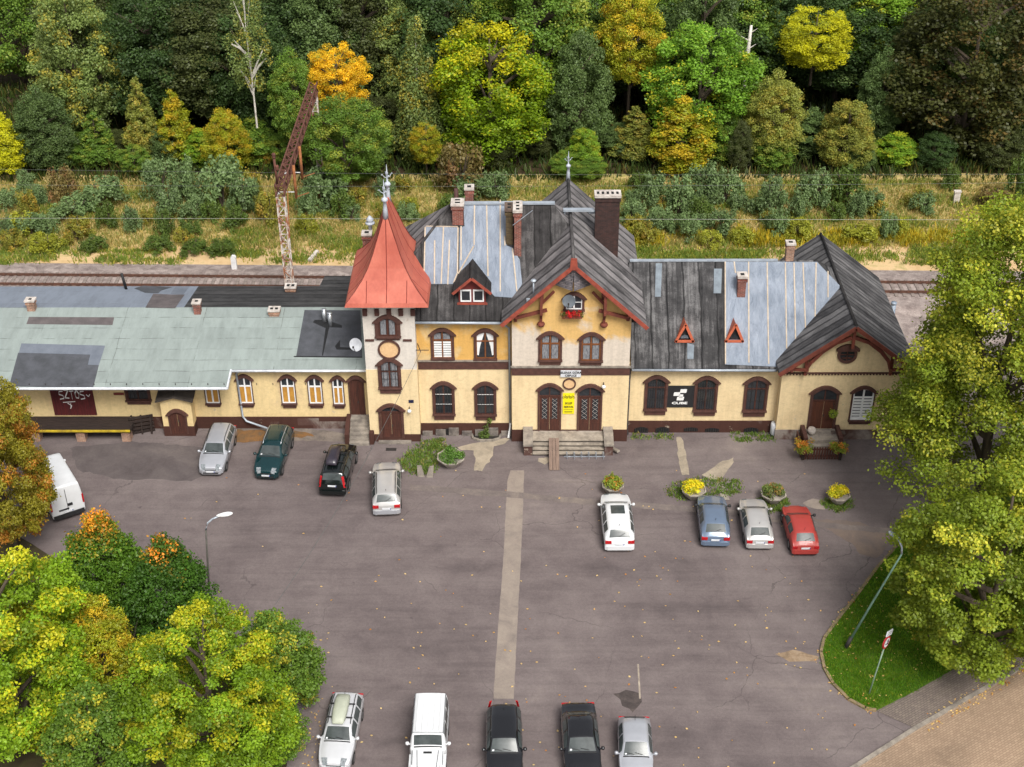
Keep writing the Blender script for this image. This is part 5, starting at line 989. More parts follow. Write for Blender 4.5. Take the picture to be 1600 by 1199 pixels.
    if K['sd']:
        mb = MB()
        for sg in (-1, 1):
            for q in cuts[:-1] if kind == 'sedan' else cuts:
                for t in range(3): h0, h1 = half(q)[2+t], half(q)[3+t]; mb.bar((sg*(h0[0]+.003), Y(q), h0[1]), (sg*(h1[0]+.003), Y(q), h1[1]), .012, .006)
        mb.build('shut_line', BLKP, root)
    if rails is not None:
        for sg in (-1, 1):
            mb = MB(); xa, xb = K['ws'][1]+.04, (K['rg'] or (.93, 0))[0]-.02; pts = []
            for i in range(7): x = xa+(xb-xa)*i/6; h = half(x)[8]; pts.append((sg*(h[0]-.05), Y(x), h[1]+(.10 if 0 < i < 6 else .03)))
            mb.tube(pts, .022, 6); mb.build('roof_rail', rails, root)
    if sunroof: patch('sunroof', K['ws'][1]+.06, K['ws'][1]+.23, -.66, .66, off=.022)
    if box is not None:
        mb = MB(); bx, bm_ = box; zt_ = H+.10; n = 14; V = []; F = []; prof = [(-.98, .02), (-.9, .22), (-.5, .30), (.2, .33), (.7, .27), (.95, .14), (1.0, .02)]; LB = 1.9; WB = .72
        for q, hh in prof:
            ww = WB/2*(1-.28*max(0, q)**3-.1*max(0, -q)**4)
            V += [(bx+ww*c0, Y(.60)+q*LB/2, zt_+hh*zz+.03) for c0, zz in ((-1, 0), (-1.02, .45), (-.82, .92), (-.3, 1), (.3, 1), (.82, .92), (1.02, .45), (1, 0))]
        for k in range(len(prof)-1):
            for i in range(7): F.append((k*8+i, k*8+i+1, k*8+9+i, k*8+8+i))
            F.append((k*8+7, k*8, k*8+8, k*8+15))
        F.append(tuple(range(8))); F.append(tuple(48+i for i in range(8))); mb.add(V, F, 0, True); rb = mb.build('roof_box', bm_, root)
        mb = MB()
        for q in (.50, .70): mb.box(-w2*.72, w2*.72, Y(q)-.03, Y(q)+.03, H+.05, H+.10)
        sub(mb, 'roof_bar', BLKP, rb)
    if kind not in ('van', 'jeep'):
        mb = MB(); xa = K['rg'][0]-.06; z = top(xa, 0)[1]; mb.tube([(0, Y(xa), z), (0, Y(xa)-.12, z+.22)], .012, 5); mb.build('aerial', BLKP, root)
        if not faces_front: mb = MB(); x = K['rg'][1]; mb.bar((-.05, Y(x), top(x, 0)[1]+.03), (.3, Y(x-.03), top(x-.03, .3)[1]+.03), .02); mb.build('wiper', BLKP, root)
        else:
            mb = MB(); x = K['ws'][0]
            for s in (-.45, .15): a_ = top(x+.004, s); b_ = top(x+.02, s+.55); mb.bar((a_[0], Y(x+.004), a_[1]+.03), (b_[0], Y(x+.02), b_[1]+.04), .02)
            mb.build('wiper', BLKP, root)
        if faces_front: w0, w1 = K['ws']; patch('windscreen_sticker', w0+.008, w0+.022, .70, .86, 2, 2, .02, PLATE)
    # place
    pn = G(near[0], near[1], nz) if near else None; pf = G(far[0], far[1], fz)
    if near is None: head_ang = far[2]; 
    if pn is not None:
        d = Vector((pn.x-pf.x, pn.y-pf.y)) if faces_front else Vector((pf.x-pn.x, pf.y-pn.y)); d.normalize()
        c = Vector((pn.x, pn.y))-d*L/2 if faces_front else Vector((pn.x, pn.y))+d*L/2
    else:
        d = Vector((math.sin(head_ang), -math.cos(head_ang))); c = Vector((pf.x, pf.y))+d*(L*(.5-(1-far[3])))
    root.location = (c.x, c.y, .012); root.rotation_euler = (0, 0, math.atan2(d.y, d.x)-PI/2); return root, Y, top, half
silver = paint('silver', S(178, 180, 186), .3, .35); silver2 = paint('silver_warm', S(186, 184, 182), .3, .3); teal = paint('dark_teal', S(14, 50, 54), .18, .2); blk = paint('black_green', S(14, 20, 20), .16); white = paint('white', (.68, .69, .70), .35, 0, .3); blue = paint('slate_blue', S(108, 124, 146), .22, .25); red = paint('red', S(164, 60, 54), .45, 0, .2); black = paint('black', S(20, 20, 24), .08, .1, 1.0)
car('parked_car', 'silver estate car facing out, nearest to the goods shed porch', 'estate', silver, 4.45, 1.72, 1.45, (329.5, 741), .28, (346, 662), 1.42, True, rails=BLKP)
car('parked_car', 'dark teal estate car with bright roof rails facing out beside the silver estate', 'estate', teal, 4.6, 1.76, 1.50, (416, 747), .28, (434, 669), 1.46, True, rails=CHROME)
car('parked_car', 'black off-road car with black roof box and tall red tail lights', 'suv', blk, 4.5, 1.78, 1.70, (520, 772), .32, (534, 703), 1.1, False, rails=BLKP, box=(-.15, mat('dark_box', S(52, 46, 56), S(40, 36, 44), 3, .35, coat=.4)), tail='tall', plate_rear_z=.86)
car('parked_car', 'silver estate car with red tail lights beside the black off-road car', 'estate', silver2, 4.7, 1.78, 1.48, (604.5, 803), .3, (604, 727), .85, False, rails=BLKP, tail='wide', bumper=silver)
car('parked_car', 'white estate car with glass sunroof in the middle of the yard', 'estate', white, 4.8, 1.84, 1.48, (968, 859), .3, (961, 777), .85, False, sunroof=True)
car('parked_car', 'slate blue hatchback, left of the three hatchbacks at right', 'hatch', blue, 4.2, 1.78, 1.48, (1117.5, 852), .3, (1112, 783), .85, False)
car('parked_car', 'silver hatchback between the blue and the red hatchbacks', 'hatch', silver2, 4.15, 1.70, 1.40, (1187, 856), .3, (1176, 785), .82, False)
car('parked_car', 'faded red boxy hatchback with black rear window', 'hatch', red, 4.0, 1.66, 1.41, (1258, 865), .3, (1244, 798), .85, False, tail='small')
car('delivery_van', 'white panel van with closed rear doors half hidden by the brown tree', 'van', white, 5.6, 2.0, 2.45, (109, 805), .35, (66, 704), 2.4, False, 'van', None, tail='van', bumper=BLKP, plate_rear_z=.62)
van = bpy.data.objects['delivery_van']; m = MB(); m.box(-.012, .012, -2.83, -2.79, .6, 2.25); m.box(-.55, .05, -2.85, -2.79, .82, .9); m.box(.02, .3, -2.86, -2.79, 1.05, 1.2); m.build('rear_door_gap', BLKP, van)
car('parked_car', 'silver estate car with pale green roof box in the front row by the trees', 'estate', paint('pale_silver', S(206, 207, 210), .3, .2), 4.5, 1.72, 1.45, (522, 1204), .28, (540, 1083), 1.42, True, rails=BLKP, box=(.02, mat('pale_green_box', S(176, 180, 162), S(160, 164, 148), 3, .5)))
r_, Y_, top_, half_ = car('parked_car', 'white boxy off-road car with ribbed roof in the front row', 'jeep', white, 4.5, 1.78, 1.95, None, 0, (673, 1083, 0.0, .985), 1.93, True, 'off-road car', bumper=BLKP)
m = MB()
for k in range(5): x = -.56+.28*k; m.box(x-.03, x+.03, Y_(.95), Y_(.42), 1.965, 1.995)
m.build('roof_rib', white, r_); m = MB(); [m.box(min(s*.735, s*.765), max(s*.735, s*.765), Y_(.965), Y_(.39), 1.925, 1.955) for s in (-1, 1)]; [m.box(-.73, .73, Y_(q)-.012, Y_(q)+.012, 1.962, 1.972) for q in (.40,)]; m.build('roof_gutter', mat('grey_seal', S(96, 98, 102), S(80, 82, 86), 4, .6), r_); m = MB(); [m.bar((s*.52, Y_(.31), 1.245), (s*.44, Y_(.03), 1.16), .03, .03) for s in (-1, 1)]; [m.bar((s*.73, Y_(.30), 1.2), (s*.73, Y_(.03), 1.14), .025, .04) for s in (-1, 1)]; m.build('bonnet_seam', mat('grey_seal', (0, 0, 0)), r_); m = MB(); m.lathe([(.36, -.1), (.38, -.06), (.38, .06), (.36, .1)], (0, 0, 0), 20); m.v = [(v[0]+.1, -2.25-.12+v[2], v[1]+1.05) for v in m.v]; m.build('spare_wheel', TYRE, r_); m = MB(); m.box(-.2, .2, Y_(.275), Y_(.25), 1.245, 1.265); m.build('bonnet_vent', BLKP, r_)
car('parked_car', 'glossy black hatchback with red tail lights in the front row', 'estate', black, 4.35, 1.78, 1.48, None, 0, (787, 1098, 0.02, .925), 1.46, True, tail='tall')
car('parked_car', 'glossy black saloon car with a separate boot in the front row', 'sedan', black, 4.7, 1.80, 1.43, None, 0, (903, 1097, 0.03, .985), 1.0, True)
car('parked_car', 'small silver hatchback at the right end of the front row', 'hatch', silver, 3.85, 1.66, 1.50, None, 0, (992, 1119, -0.03, .86), 1.48, True)
# ================================================================ GROUND
def gpoly(pts, z, name, m_, jit=0, seed=1, closed=True):
    q = [G(x, y, z) for x, y in pts]
    if jit:
        r = random.Random(seed); out = []
        for i in range(len(q)):
            a, b = q[i], q[(i+1) % len(q)]; n = max(2, int((b-a).length/.35))
            for k in range(n): p = a.lerp(b, k/n); out.append(Vector((p.x+r.uniform(-jit, jit), p.y+r.uniform(-jit, jit), z)))
        q = out
    m = MB(); m.poly([(p.x, p.y, z) for p in q]); return structure(m, name, m_)
def groundmat(name, cols, sc, rough=.95, fine=.25, b=.3, dist=.6, sc2=6):
    if name in MC: return MC[name]
    m, nt, N, L, P = nt_new(name); P.inputs['Roughness'].default_value = rough; P.inputs['Specular IOR Level'].default_value = .25
    n = noise(nt, coords(nt), sc, 9, .62, dist); n2 = noise(nt, coords(nt), sc2, 6, .7); f = math_(nt, 'ADD', math_(nt, 'MULTIPLY', n, .72), math_(nt, 'MULTIPLY', n2, .28)); k = len(cols)
    c = ramp(nt, f, [(.32+.36*i/(k-1), cc) for i, cc in enumerate(cols)]); c = mix(nt, 1, c, ramp(nt, noise(nt, coords(nt), 28, 3), [(.25, 1-fine), (.75, 1.0)]), 'MULTIPLY'); L.new(c, P.inputs['Base Color']); bump(nt, n2, b, .05); MC[name] = m; return m
def asphalt():
    m, nt, N, L, P = nt_new('worn_asphalt'); P.inputs['Roughness'].default_value = .88; P.inputs['Specular IOR Level'].default_value = .3
    n1 = noise(nt, coords(nt), .11, 7, .55, .8); n2 = noise(nt, coords(nt, (1, 1, 1)), .6, 9, .66, .4); n3 = noise(nt, coords(nt), 22, 4, .7); n4 = noise(nt, coords(nt, (.22, 1.3, 1), (0, 0, .25)), .5, 7, .6)
    f = math_(nt, 'ADD', math_(nt, 'ADD', math_(nt, 'MULTIPLY', n1, .42), math_(nt, 'MULTIPLY', n2, .33)), math_(nt, 'MULTIPLY', n4, .25))
    c = ramp(nt, f, [(.34, S(90, 81, 81)), (.46, S(114, 103, 102)), (.56, S(127, 116, 114)), (.68, S(147, 135, 129))])
    c = mix(nt, 1, c, ramp(nt, n3, [(.25, .70), (.7, 1.0)]), 'MULTIPLY')
    c = mix(nt, 1, c, ramp(nt, noise(nt, coords(nt), 6.5, 5, .75), [(.3, .80), (.62, 1.0)]), 'MULTIPLY'); c = mix(nt, 1, c, ramp(nt, noise(nt, coords(nt, (.12, 2.2, 1), (0, 0, .06)), 1.0, 5, .6), [(.36, .90), (.5, 1.0)]), 'MULTIPLY')
    # oil spots and cracks
    sp = noise(nt, coords(nt), 1.4, 3, .5); c = mix(nt, ramp(nt, sp, [(.70, 0.0), (.78, .55)]), c, S(58, 52, 52))
    vo = N.new('ShaderNodeTexVoronoi'); vo.feature = 'DISTANCE_TO_EDGE'; vo.inputs['Scale'].default_value = .16; wv = N.new('ShaderNodeVectorMath'); wv.operation = 'ADD'; nz = N.new('ShaderNodeTexNoise'); nz.inputs['Scale'].default_value = .7; nz.inputs['Detail'].default_value = 6
    L.new(coords(nt), nz.inputs['Vector']); sc = N.new('ShaderNodeVectorMath'); sc.operation = 'SCALE'; sc.inputs['Scale'].default_value = 1.2; L.new(nz.outputs['Color'], sc.inputs[0]); L.new(coords(nt), wv.inputs[0]); L.new(sc.outputs[0], wv.inputs[1]); L.new(wv.outputs[0], vo.inputs['Vector'])
    ck = math_(nt, 'MULTIPLY', math_(nt, 'LESS_THAN', vo.outputs['Distance'], .0035), ramp(nt, n1, [(.48, 0.0), (.56, .4)])); c = mix(nt, ck, c, S(52, 47, 46))
    L.new(c, P.inputs['Base Color']); bump(nt, n3, .25, .01); return m
ASPH = asphalt(); SOIL = groundmat('forest_floor', [S(44, 36, 26), S(66, 52, 36), S(70, 70, 38)], .5)
m = MB(); m.poly([(-400, -300, -.06), (400, -300, -.06), (400, 600, -.06), (-400, 600, -.06)]); structure(m, 'ground', SOIL)
MEAD = groundmat('dry_meadow', [S(112, 118, 60), S(160, 146, 86), S(200, 174, 120), S(166, 156, 90), S(122, 130, 64)], .3, sc2=1.6); SAND = groundmat('sandy_verge', [S(128, 120, 64), S(196, 164, 118), S(214, 184, 140), S(140, 140, 72)], .32, sc2=1.2)
m = MB(); m.poly([(-90, 25.2, -.03), (90, 25.2, -.03), (90, 41, -.03), (-90, 41, -.03)]); structure(m, 'meadow', MEAD)
m = MB(); m.poly([(-90, 22.8, -.026), (90, 21.6, -.026), (90, 27, -.026), (-90, 27.5, -.026)]); structure(m, 'sandy_ground', SAND)
BALL = groundmat('ballast_gravel', [S(112, 98, 94), S(160, 146, 140), S(196, 182, 174)], 1.2, sc2=9, fine=.45, b=.8); m = MB(); V = []
for x in (-90, 90):
    o = -.021*x+.0; V += [(x, 10.5+o, -.02), (x, 16.5+o, -.02), (x, 17.6+o, .22), (x, 22.2+o, .22), (x, 23.6+o, -.02)]
m.add(V, [(i, i+1, i+6, i+5) for i in range(4)]); structure(m, 'ballast', BALL)
m = MB(); m.poly([(-90, -90, 0), (45, -90, 0), (45, 12, 0), (-90, 12, 0)]); structure(m, 'asphalt_yard', ASPH)
for pts_, sd in (([(110, 700), (200, 690), (330, 700), (345, 730), (300, 752), (180, 748), (120, 735)], 41),):
    gpoly(pts_, .003, 'asphalt_patch', groundmat('dark_asphalt_patch', [S(82, 74, 74), S(98, 90, 89), S(114, 105, 102)], .5), .12, sd)
LIGHT = groundmat('pale_patched_asphalt', [S(124, 114, 108), S(146, 134, 124), S(158, 146, 134)], .8); PALEST = groundmat('pale_worn_concrete', [S(128, 118, 106), S(160, 148, 130), S(182, 168, 148)], 1.3, sc2=8)
gpoly([(798, 735), (819, 735), (817, 800), (813, 890), (808, 985), (803, 1092), (771, 1092), (776, 1010), (780, 955), (786, 880), (790, 800), (793, 750)], .004, 'concrete_strip', LIGHT, .015, 4)
gpoly([(640, 757), (790, 768), (960, 783), (1130, 794), (1240, 812), (1390, 826), (1388, 834), (1240, 820), (1130, 803), (960, 792), (790, 777), (640, 766)], .008, 'kerb_line', groundmat('worn_kerb', [S(104, 95, 93), S(119, 109, 105), S(140, 128, 118)], 1.0), .05, 6)
gpoly([(716, 700), (738, 692), (768, 690), (790, 684), (797, 686), (790, 694), (772, 698), (769, 712), (764, 722), (752, 736), (742, 736), (742, 716), (740, 704), (722, 704)], .009, 'broken_paving', PALEST, .07, 8)
gpoly([(1057, 683), (1065, 683), (1070, 700), (1074, 722), (1078, 742), (1066, 742), (1060, 718)], .009, 'broken_paving', PALEST, .05, 9); gpoly([(1096, 742), (1108, 735), (1122, 724), (1145, 715), (1146, 722), (1138, 735), (1126, 748), (1110, 750)], .009, 'broken_paving', PALEST, .06, 10); gpoly([(1119, 752), (1131, 752), (1140, 781), (1128, 782)], .014, 'concrete_slab', CONC, .02, 11)
gpoly([(842, 716), (856, 714), (862, 720), (852, 726), (842, 722)], .009, 'broken_paving', PALEST, .06, 12); gpoly([(350, 668), (480, 670), (545, 678), (540, 690), (430, 688), (340, 690)], .006, 'dirt_strip', groundmat('wall_foot_dirt', [S(92, 84, 80), S(124, 114, 106), S(150, 138, 126)], .9), .08, 13)
gpoly([(365, 672), (480, 674), (488, 682), (400, 688), (352, 694), (356, 680)], .010, 'leaf_litter', groundmat('brown_leaf_litter', [S(104, 90, 78), S(112, 88, 62), S(136, 98, 60), S(116, 98, 80)], 1.6, sc2=12), .15, 14)
gpoly([(1252, 785), (1268, 778), (1292, 786), (1288, 796), (1262, 793)], .009, 'pale_scuff', LIGHT, .08, 15); gpoly([(1212, 1022), (1240, 1016), (1280, 1024), (1272, 1036), (1236, 1034)], .006, 'pale_scuff', groundmat('ochre_scuff', [S(108, 92, 76), S(150, 128, 104), S(168, 150, 128)], 1.6), .12, 16)
gpoly([(1270, 812), (1320, 812), (1392, 832), (1396, 850), (1372, 872), (1345, 868), (1330, 850)], .005, 'sandy_dust', groundmat('brown_dust', [S(108, 98, 94), S(122, 108, 100), S(136, 118, 104)], .8), .15, 17)
gpoly([(960, 1085), (978, 1078), (1000, 1082), (1002, 1098), (990, 1112), (974, 1104)], .006, 'oil_stain', groundmat('oil_stain', [S(62, 56, 54), S(80, 72, 70), S(104, 94, 88)], 1.5), .1, 18)
m = MB(); a, b = G(997, 1038), G(1000, 1092); m.bar((a.x, a.y, .006), (b.x, b.y, .006), .09, .004); structure(m, 'painted_line', mat('faded_line', S(176, 164, 146), S(128, 116, 106), 2, .9))
m = MB(); a = G(606, 702); m.box(a.x-.12, a.x+.55, a.y-.2, a.y+.12, 0, .01); structure(m, 'drain_grate', STEELD)
# lawn island, kerb, pavement, brick road
LAWNM = groundmat('lawn_soil', [S(54, 84, 14), S(70, 100, 20), S(92, 108, 32)], .7)
isl = [(1400, 856), (1372, 886), (1340, 930), (1310, 968), (1288, 998), (1282.5, 1020), (1288, 1046), (1302, 1070), (1326, 1094), (1352, 1108), (1368, 1111), (1430, 1080), (1500, 1040), (1600, 985), (1700, 930), (1800, 800), (1700, 740), (1560, 760)]
gpoly(isl, .06, 'lawn', LAWNM)
m = MB(); q = [G(x, y) for x, y in isl[:11]]
for a, b in zip(q, q[1:]): d = (b-a).normalized(); m.bar((a-d*.03)+Vector((0, 0, .045)), (b+d*.03)+Vector((0, 0, .045)), .16, .13)
structure(m, 'lawn_kerb', groundmat('leafy_kerb', [S(104, 92, 76), S(140, 122, 96), S(160, 134, 90)], 1.5))
def pavers(name, c1, c2, mort, scale, rotz):
    m, nt, N, L, P = nt_new(name); P.inputs['Roughness'].default_value = .9; b = N.new('ShaderNodeTexBrick'); L.new(coords(nt, (1, 1, 1), (0, 0, rotz)), b.inputs['Vector']); b.inputs['Color1'].default_value = c4(c1); b.inputs['Color2'].default_value = c4(c2); b.inputs['Mortar'].default_value = c4(mort); b.inputs['Scale'].default_value = scale; b.inputs['Brick Width'].default_value = .22; b.inputs['Row Height'].default_value = .12; b.inputs['Mortar Size'].default_value = .01
    n = noise(nt, coords(nt), .35, 8, .6, .5); c = mix(nt, 1, b.outputs['Color'], ramp(nt, n, [(.3, .72), (.65, 1.08)]), 'MULTIPLY'); L.new(c, P.inputs['Base Color']); return m
a, b = G(1430, 1138), G(1600, 1040); ang = math.atan2(b.y-a.y, b.x-a.x)
gpoly([(1370, 1111), (1428, 1137), (1600, 1040), (1720, 970), (1720, 925), (1600, 986)], .03, 'pavement', pavers('grey_pavers', S(128, 116, 106), S(112, 100, 94), S(82, 74, 66), 1.0, -ang))
gpoly([(1338, 1200), (1436, 1139), (1600, 1044), (1760, 950), (2100, 1000), (1800, 1500), (1000, 1420)], .004, 'brick_road', pavers('tan_road_pavers', S(160, 137, 114), S(146, 123, 102), S(122, 102, 84), 1.0, -ang))
m = MB(); q = [G(*p) for p in ((1270, 1240), (1336, 1199), (1431, 1138.5), (1600, 1041), (1760, 948))]
for a, b in zip(q, q[1:]): m.bar(a+Vector((0, 0, .03)), b+Vector((0, 0, .03)), .22, .13)
structure(m, 'road_kerb', CONC)
# planted corner at lower left (soil under the trees)
gpoly([(430, 1230), (448, 1199), (450, 1130), (440, 1060), (400, 1010), (350, 985), (300, 960), (200, 930), (110, 890), (50, 850), (-40, 800), (-200, 760), (-500, 760), (-300, 1300)], .05, 'planted_bed', groundmat('bed_soil', [S(52, 46, 34), S(70, 62, 40), S(74, 84, 38)], .6))
# ================================================================ GRASS, WEEDS, FALLEN LEAVES (nobody could count them)
def blades(name, n, pick, hgt, wid, m_, seed, z=0.0, per=5, spread=.12):
    r = np.random.default_rng(seed); P = pick(r, n); n = len(P); N_ = n*per; base = np.repeat(P, per, 0)+np.c_[r.normal(size=(N_, 2))*spread, np.zeros(N_)]
    a = r.uniform(0, 2*PI, N_); h = hgt*r.uniform(.5, 1.3, N_)*np.repeat(r.uniform(.6, 1.3, n), per); ln = r.normal(size=(N_, 2))*.35*h[:, None]; dx = np.c_[np.cos(a), np.sin(a), np.zeros(N_)]*wid/2
    V = np.empty((N_, 4, 3)); V[:, 0] = base-dx; V[:, 1] = base+dx; tip = base+np.c_[ln, h]; V[:, 2] = tip+dx*.4; V[:, 3] = tip-dx*.4; V[:, :, 2] += z
    me = leafmesh(name, [(V.reshape(-1, 3), r.random(N_), np.repeat(r.random(n), per), np.repeat(r.random(n), per))]); o = leafobj(name, me, m_); tag(o, kind='stuff'); return o
def rect(x0, x1, y0, y1): return lambda r, n: np.c_[r.uniform(x0, x1, n), r.uniform(y0, y1, n), np.zeros(n)]
def inpoly(pts, n, r):
    q = [G(*p) for p in pts]; X = np.array([p.x for p in q]); Y = np.array([p.y for p in q]); P = np.c_[r.uniform(X.min(), X.max(), n*3), r.uniform(Y.min(), Y.max(), n*3)]; ins = np.zeros(len(P), bool); j = len(X)-1
    for i in range(len(X)):
        c = ((Y[i] > P[:, 1]) != (Y[j] > P[:, 1])) & (P[:, 0] < (X[j]-X[i])*(P[:, 1]-Y[i])/(Y[j]-Y[i]+1e-12)+X[i]); ins ^= c; j = i
    P = P[ins][:n]; return np.c_[P, np.zeros(len(P))]
def clumpy(x0, x1, y0, y1, nc, s):
    def f(r, n):
        c = np.c_[r.uniform(x0, x1, nc), r.uniform(y0, y1, nc)]; k = r.integers(0, nc, n); sc = r.uniform(.3, 1.0, nc)[k]*s; p = c[k]+r.normal(size=(n, 2))*sc[:, None]*[1.6, .7]; p[:, 1] = np.clip(p[:, 1], y0, y1); return np.c_[p, np.zeros(n)]
    return f
DRY = leafmat('dry_grass_blade', S(186, 164, 104), S(158, 148, 84), S(122, 132, 66), .55, trans=.5); GRN = leafmat('green_grass_blade', S(98, 120, 48), S(126, 138, 58), S(158, 150, 64), .3, trans=.5); GOLD = leafmat('goldenrod_leaf', S(158, 146, 44), S(128, 132, 48), S(186, 158, 40), .35); LAWNB = leafmat('lawn_blade', S(70, 110, 18), S(90, 124, 26), S(124, 134, 40), .22, trans=.5, gain=1.6)
blades('meadow_grass', 26000, rect(-62, 58, 26.5, 39.5), .30, .08, DRY, 21, per=4, spread=.22); blades('green_meadow_grass', 12000, clumpy(-62, 58, 24.6, 39, 130, 1.1), .32, .09, GRN, 22, per=5, spread=.18); blades('verge_grass', 3200, clumpy(-55, 50, 24.0, 26.3, 46, .75), .28, .08, GRN, 23, per=5, spread=.15)
blades('goldenrod', 1100, clumpy(8, 40, 27.0, 29.2, 34, .55), .6, .12, GOLD, 24, per=7, spread=.16); blades('forest_undergrowth', 7000, rect(-62, 60, 39.5, 62), .8, .16, leafmat('undergrowth_leaf', S(48, 66, 28), S(70, 84, 34), S(100, 88, 44), .2), 25, per=5, spread=.3)
blades('lawn_grass', 22000, lambda r, n: inpoly(isl[:16], n, r), .09, .035, LAWNB, 26, z=.06, per=4, spread=.08)
def wpick(polys): return lambda r, n: np.concatenate([inpoly(p, int(n*w), r) for p, w in polys])
blades('yard_weeds', 1500, wpick([([(622, 720), (660, 690), (690, 686), (700, 700), (676, 742), (640, 742)], .34), ([(1040, 762), (1064, 752), (1100, 745), (1158, 752), (1160, 770), (1120, 780), (1066, 782), (1044, 774)], .2), ([(1184, 780), (1232, 780), (1232, 796), (1206, 801), (1182, 792)], .1), ([(1284, 782), (1332, 782), (1332, 796), (1308, 800), (1286, 794)], .1), ([(1140, 676), (1210, 678), (1210, 690), (1150, 690)], .06), ([(985, 676), (1055, 678), (1055, 686), (985, 686)], .03)]), .13, .07, LM_WEED, 27, per=7, spread=.1)
def fallen(name, n, polys, seed, size):
    r = np.random.default_rng(seed); P = wpick(polys)(r, n); n = len(P); a = r.uniform(0, 2*PI, n); L_ = size*r.uniform(.6, 1.3, n); V = np.empty((n, 4, 3)); d = np.c_[np.cos(a), np.sin(a)]*L_[:, None]/2; e = np.c_[-np.sin(a), np.cos(a)]*L_[:, None]*.35
    for k, q in enumerate((d, e, -d, -e)): V[:, k, :2] = P[:, :2]+q; V[:, k, 2] = .022+r.uniform(0, .03, n)
    o = leafobj(name, leafmesh(name, [(V.reshape(-1, 3), r.random(n), r.random(n), r.random(n))]), leafmat('fallen_leaf', S(214, 190, 130), S(196, 150, 70), S(170, 110, 50), .3)); tag(o, kind='stuff'); return o
fallen('fallen_leaves', 330, [([(470, 900), (1280, 860), (1290, 1050), (1400, 1199), (470, 1199)], .62), ([(130, 720), (1300, 740), (1300, 860), (400, 900)], .18), ([(1380, 868), (1402, 858), (1300, 1000), (1290, 1060), (1362, 1120), (1270, 1030)], .2)], 31, .13)
fallen('lawn_leaves', 150, [(isl[:12]+[(1500, 900), (1450, 850)], 1.0)], 33, .13).location.z = .07
fallen('kerb_leaves', 900, [([(1395, 856), (1402, 862), (1320, 970), (1286, 1030), (1330, 1092), (1368, 1112), (1362, 1118), (1300, 1080), (1276, 1020), (1310, 955)], .55), ([(1440, 1120), (1600, 1030), (1600, 1060), (1450, 1145)], .3), ([(450, 1000), (500, 1000), (510, 1199), (460, 1199)], .15)], 32, .13)
# ================================================================ TRACK
tb = empty('railway_track', (0, 20.4, .2)); tag(tb, 'railway track with rusty rails on pale ballast behind the station', 'railway track')
inv = Matrix.Translation((0, -20.4, -.2)); RAILM = mat('rail_rust', S(104, 70, 56), S(72, 52, 44), 6, .7)
for dy in (0, 1.5):
    m = MB(); m.bar((-90, 19.55+dy+1.9, .37), (90, 19.55+dy-1.9, .37), .075, .16); m.bar((-90, 19.55+dy+1.9, .28), (90, 19.55+dy-1.9, .28), .16, .03); m.build('rail', RAILM, tb, inv)
sm = None
for k in range(72):
    x = -46+k*.62 if k < 58 else 27+(k-58)*.62
    if sm is None: m = MB(); m.box(-.13, .13, -1.3, 1.3, -.1, .08); o = m.build('sleeper', mat('concrete_sleeper', S(150, 138, 130), S(118, 106, 100), 3, .95, fine=.3), tb); sm = o
    else: o = sm.copy(); COL.objects.link(o)
    o.location = (x, 20.3-.0211*x-20.4+0, .0)
# ================================================================ BUSHES AND TREES
BM = []
for s in range(5):
    rr = random.Random(50+s); cs = []
    for k in range(34): a_ = rr.uniform(0, 2*PI); q = math.sqrt(rr.random()); z = rr.uniform(.15, 1.0); cs.append(((q*math.cos(a_)*(1-.45*z), q*math.sin(a_)*(1-.45*z), z), (.2, .2, .24), 1))
    BM.append(leafmesh('bush_leaves', [leafcloud(cs, 2600, .115, 60+s, up=.6)]))
WILL = leafmat('willow_grey_green', S(94, 116, 70), S(120, 140, 90), rough=.7, gain=1.22); DKG = leafmat('bush_dark_green', S(72, 94, 38), S(94, 110, 48)); OLV = leafmat('bush_olive', S(112, 116, 44), S(140, 132, 52), S(160, 130, 50), .25); BRN = leafmat('bush_brownish', S(104, 92, 52), S(120, 108, 60), S(126, 92, 60), .3); YLW = leafmat('bush_yellow', S(150, 148, 44), S(122, 130, 48))
def stems(h, n, seed, r=.05):
    rr = random.Random(seed); m = MB()
    for k in range(n): a_ = rr.uniform(0, 2*PI); q = rr.uniform(.2, .6); m.tube([(0, 0, -.1), (math.cos(a_)*q*.4, math.sin(a_)*q*.4, h*.45), (math.cos(a_)*q, math.sin(a_)*q, h*.85)], r, 5, 0, r*.3)
    return m
BARK = mat('bark_grey_brown', S(96, 84, 70), S(62, 54, 46), 5, .95, stretch=(3, 3, .6)); BIRCHB = mat('birch_bark', S(206, 200, 190), S(120, 112, 104), 3, .9, stretch=(1, 1, 4), lo=.3, hi=.45)
stemmesh = stems(1.0, 5, 3).build('stems', BARK); STM = stemmesh.data; bpy.data.objects.remove(stemmesh)
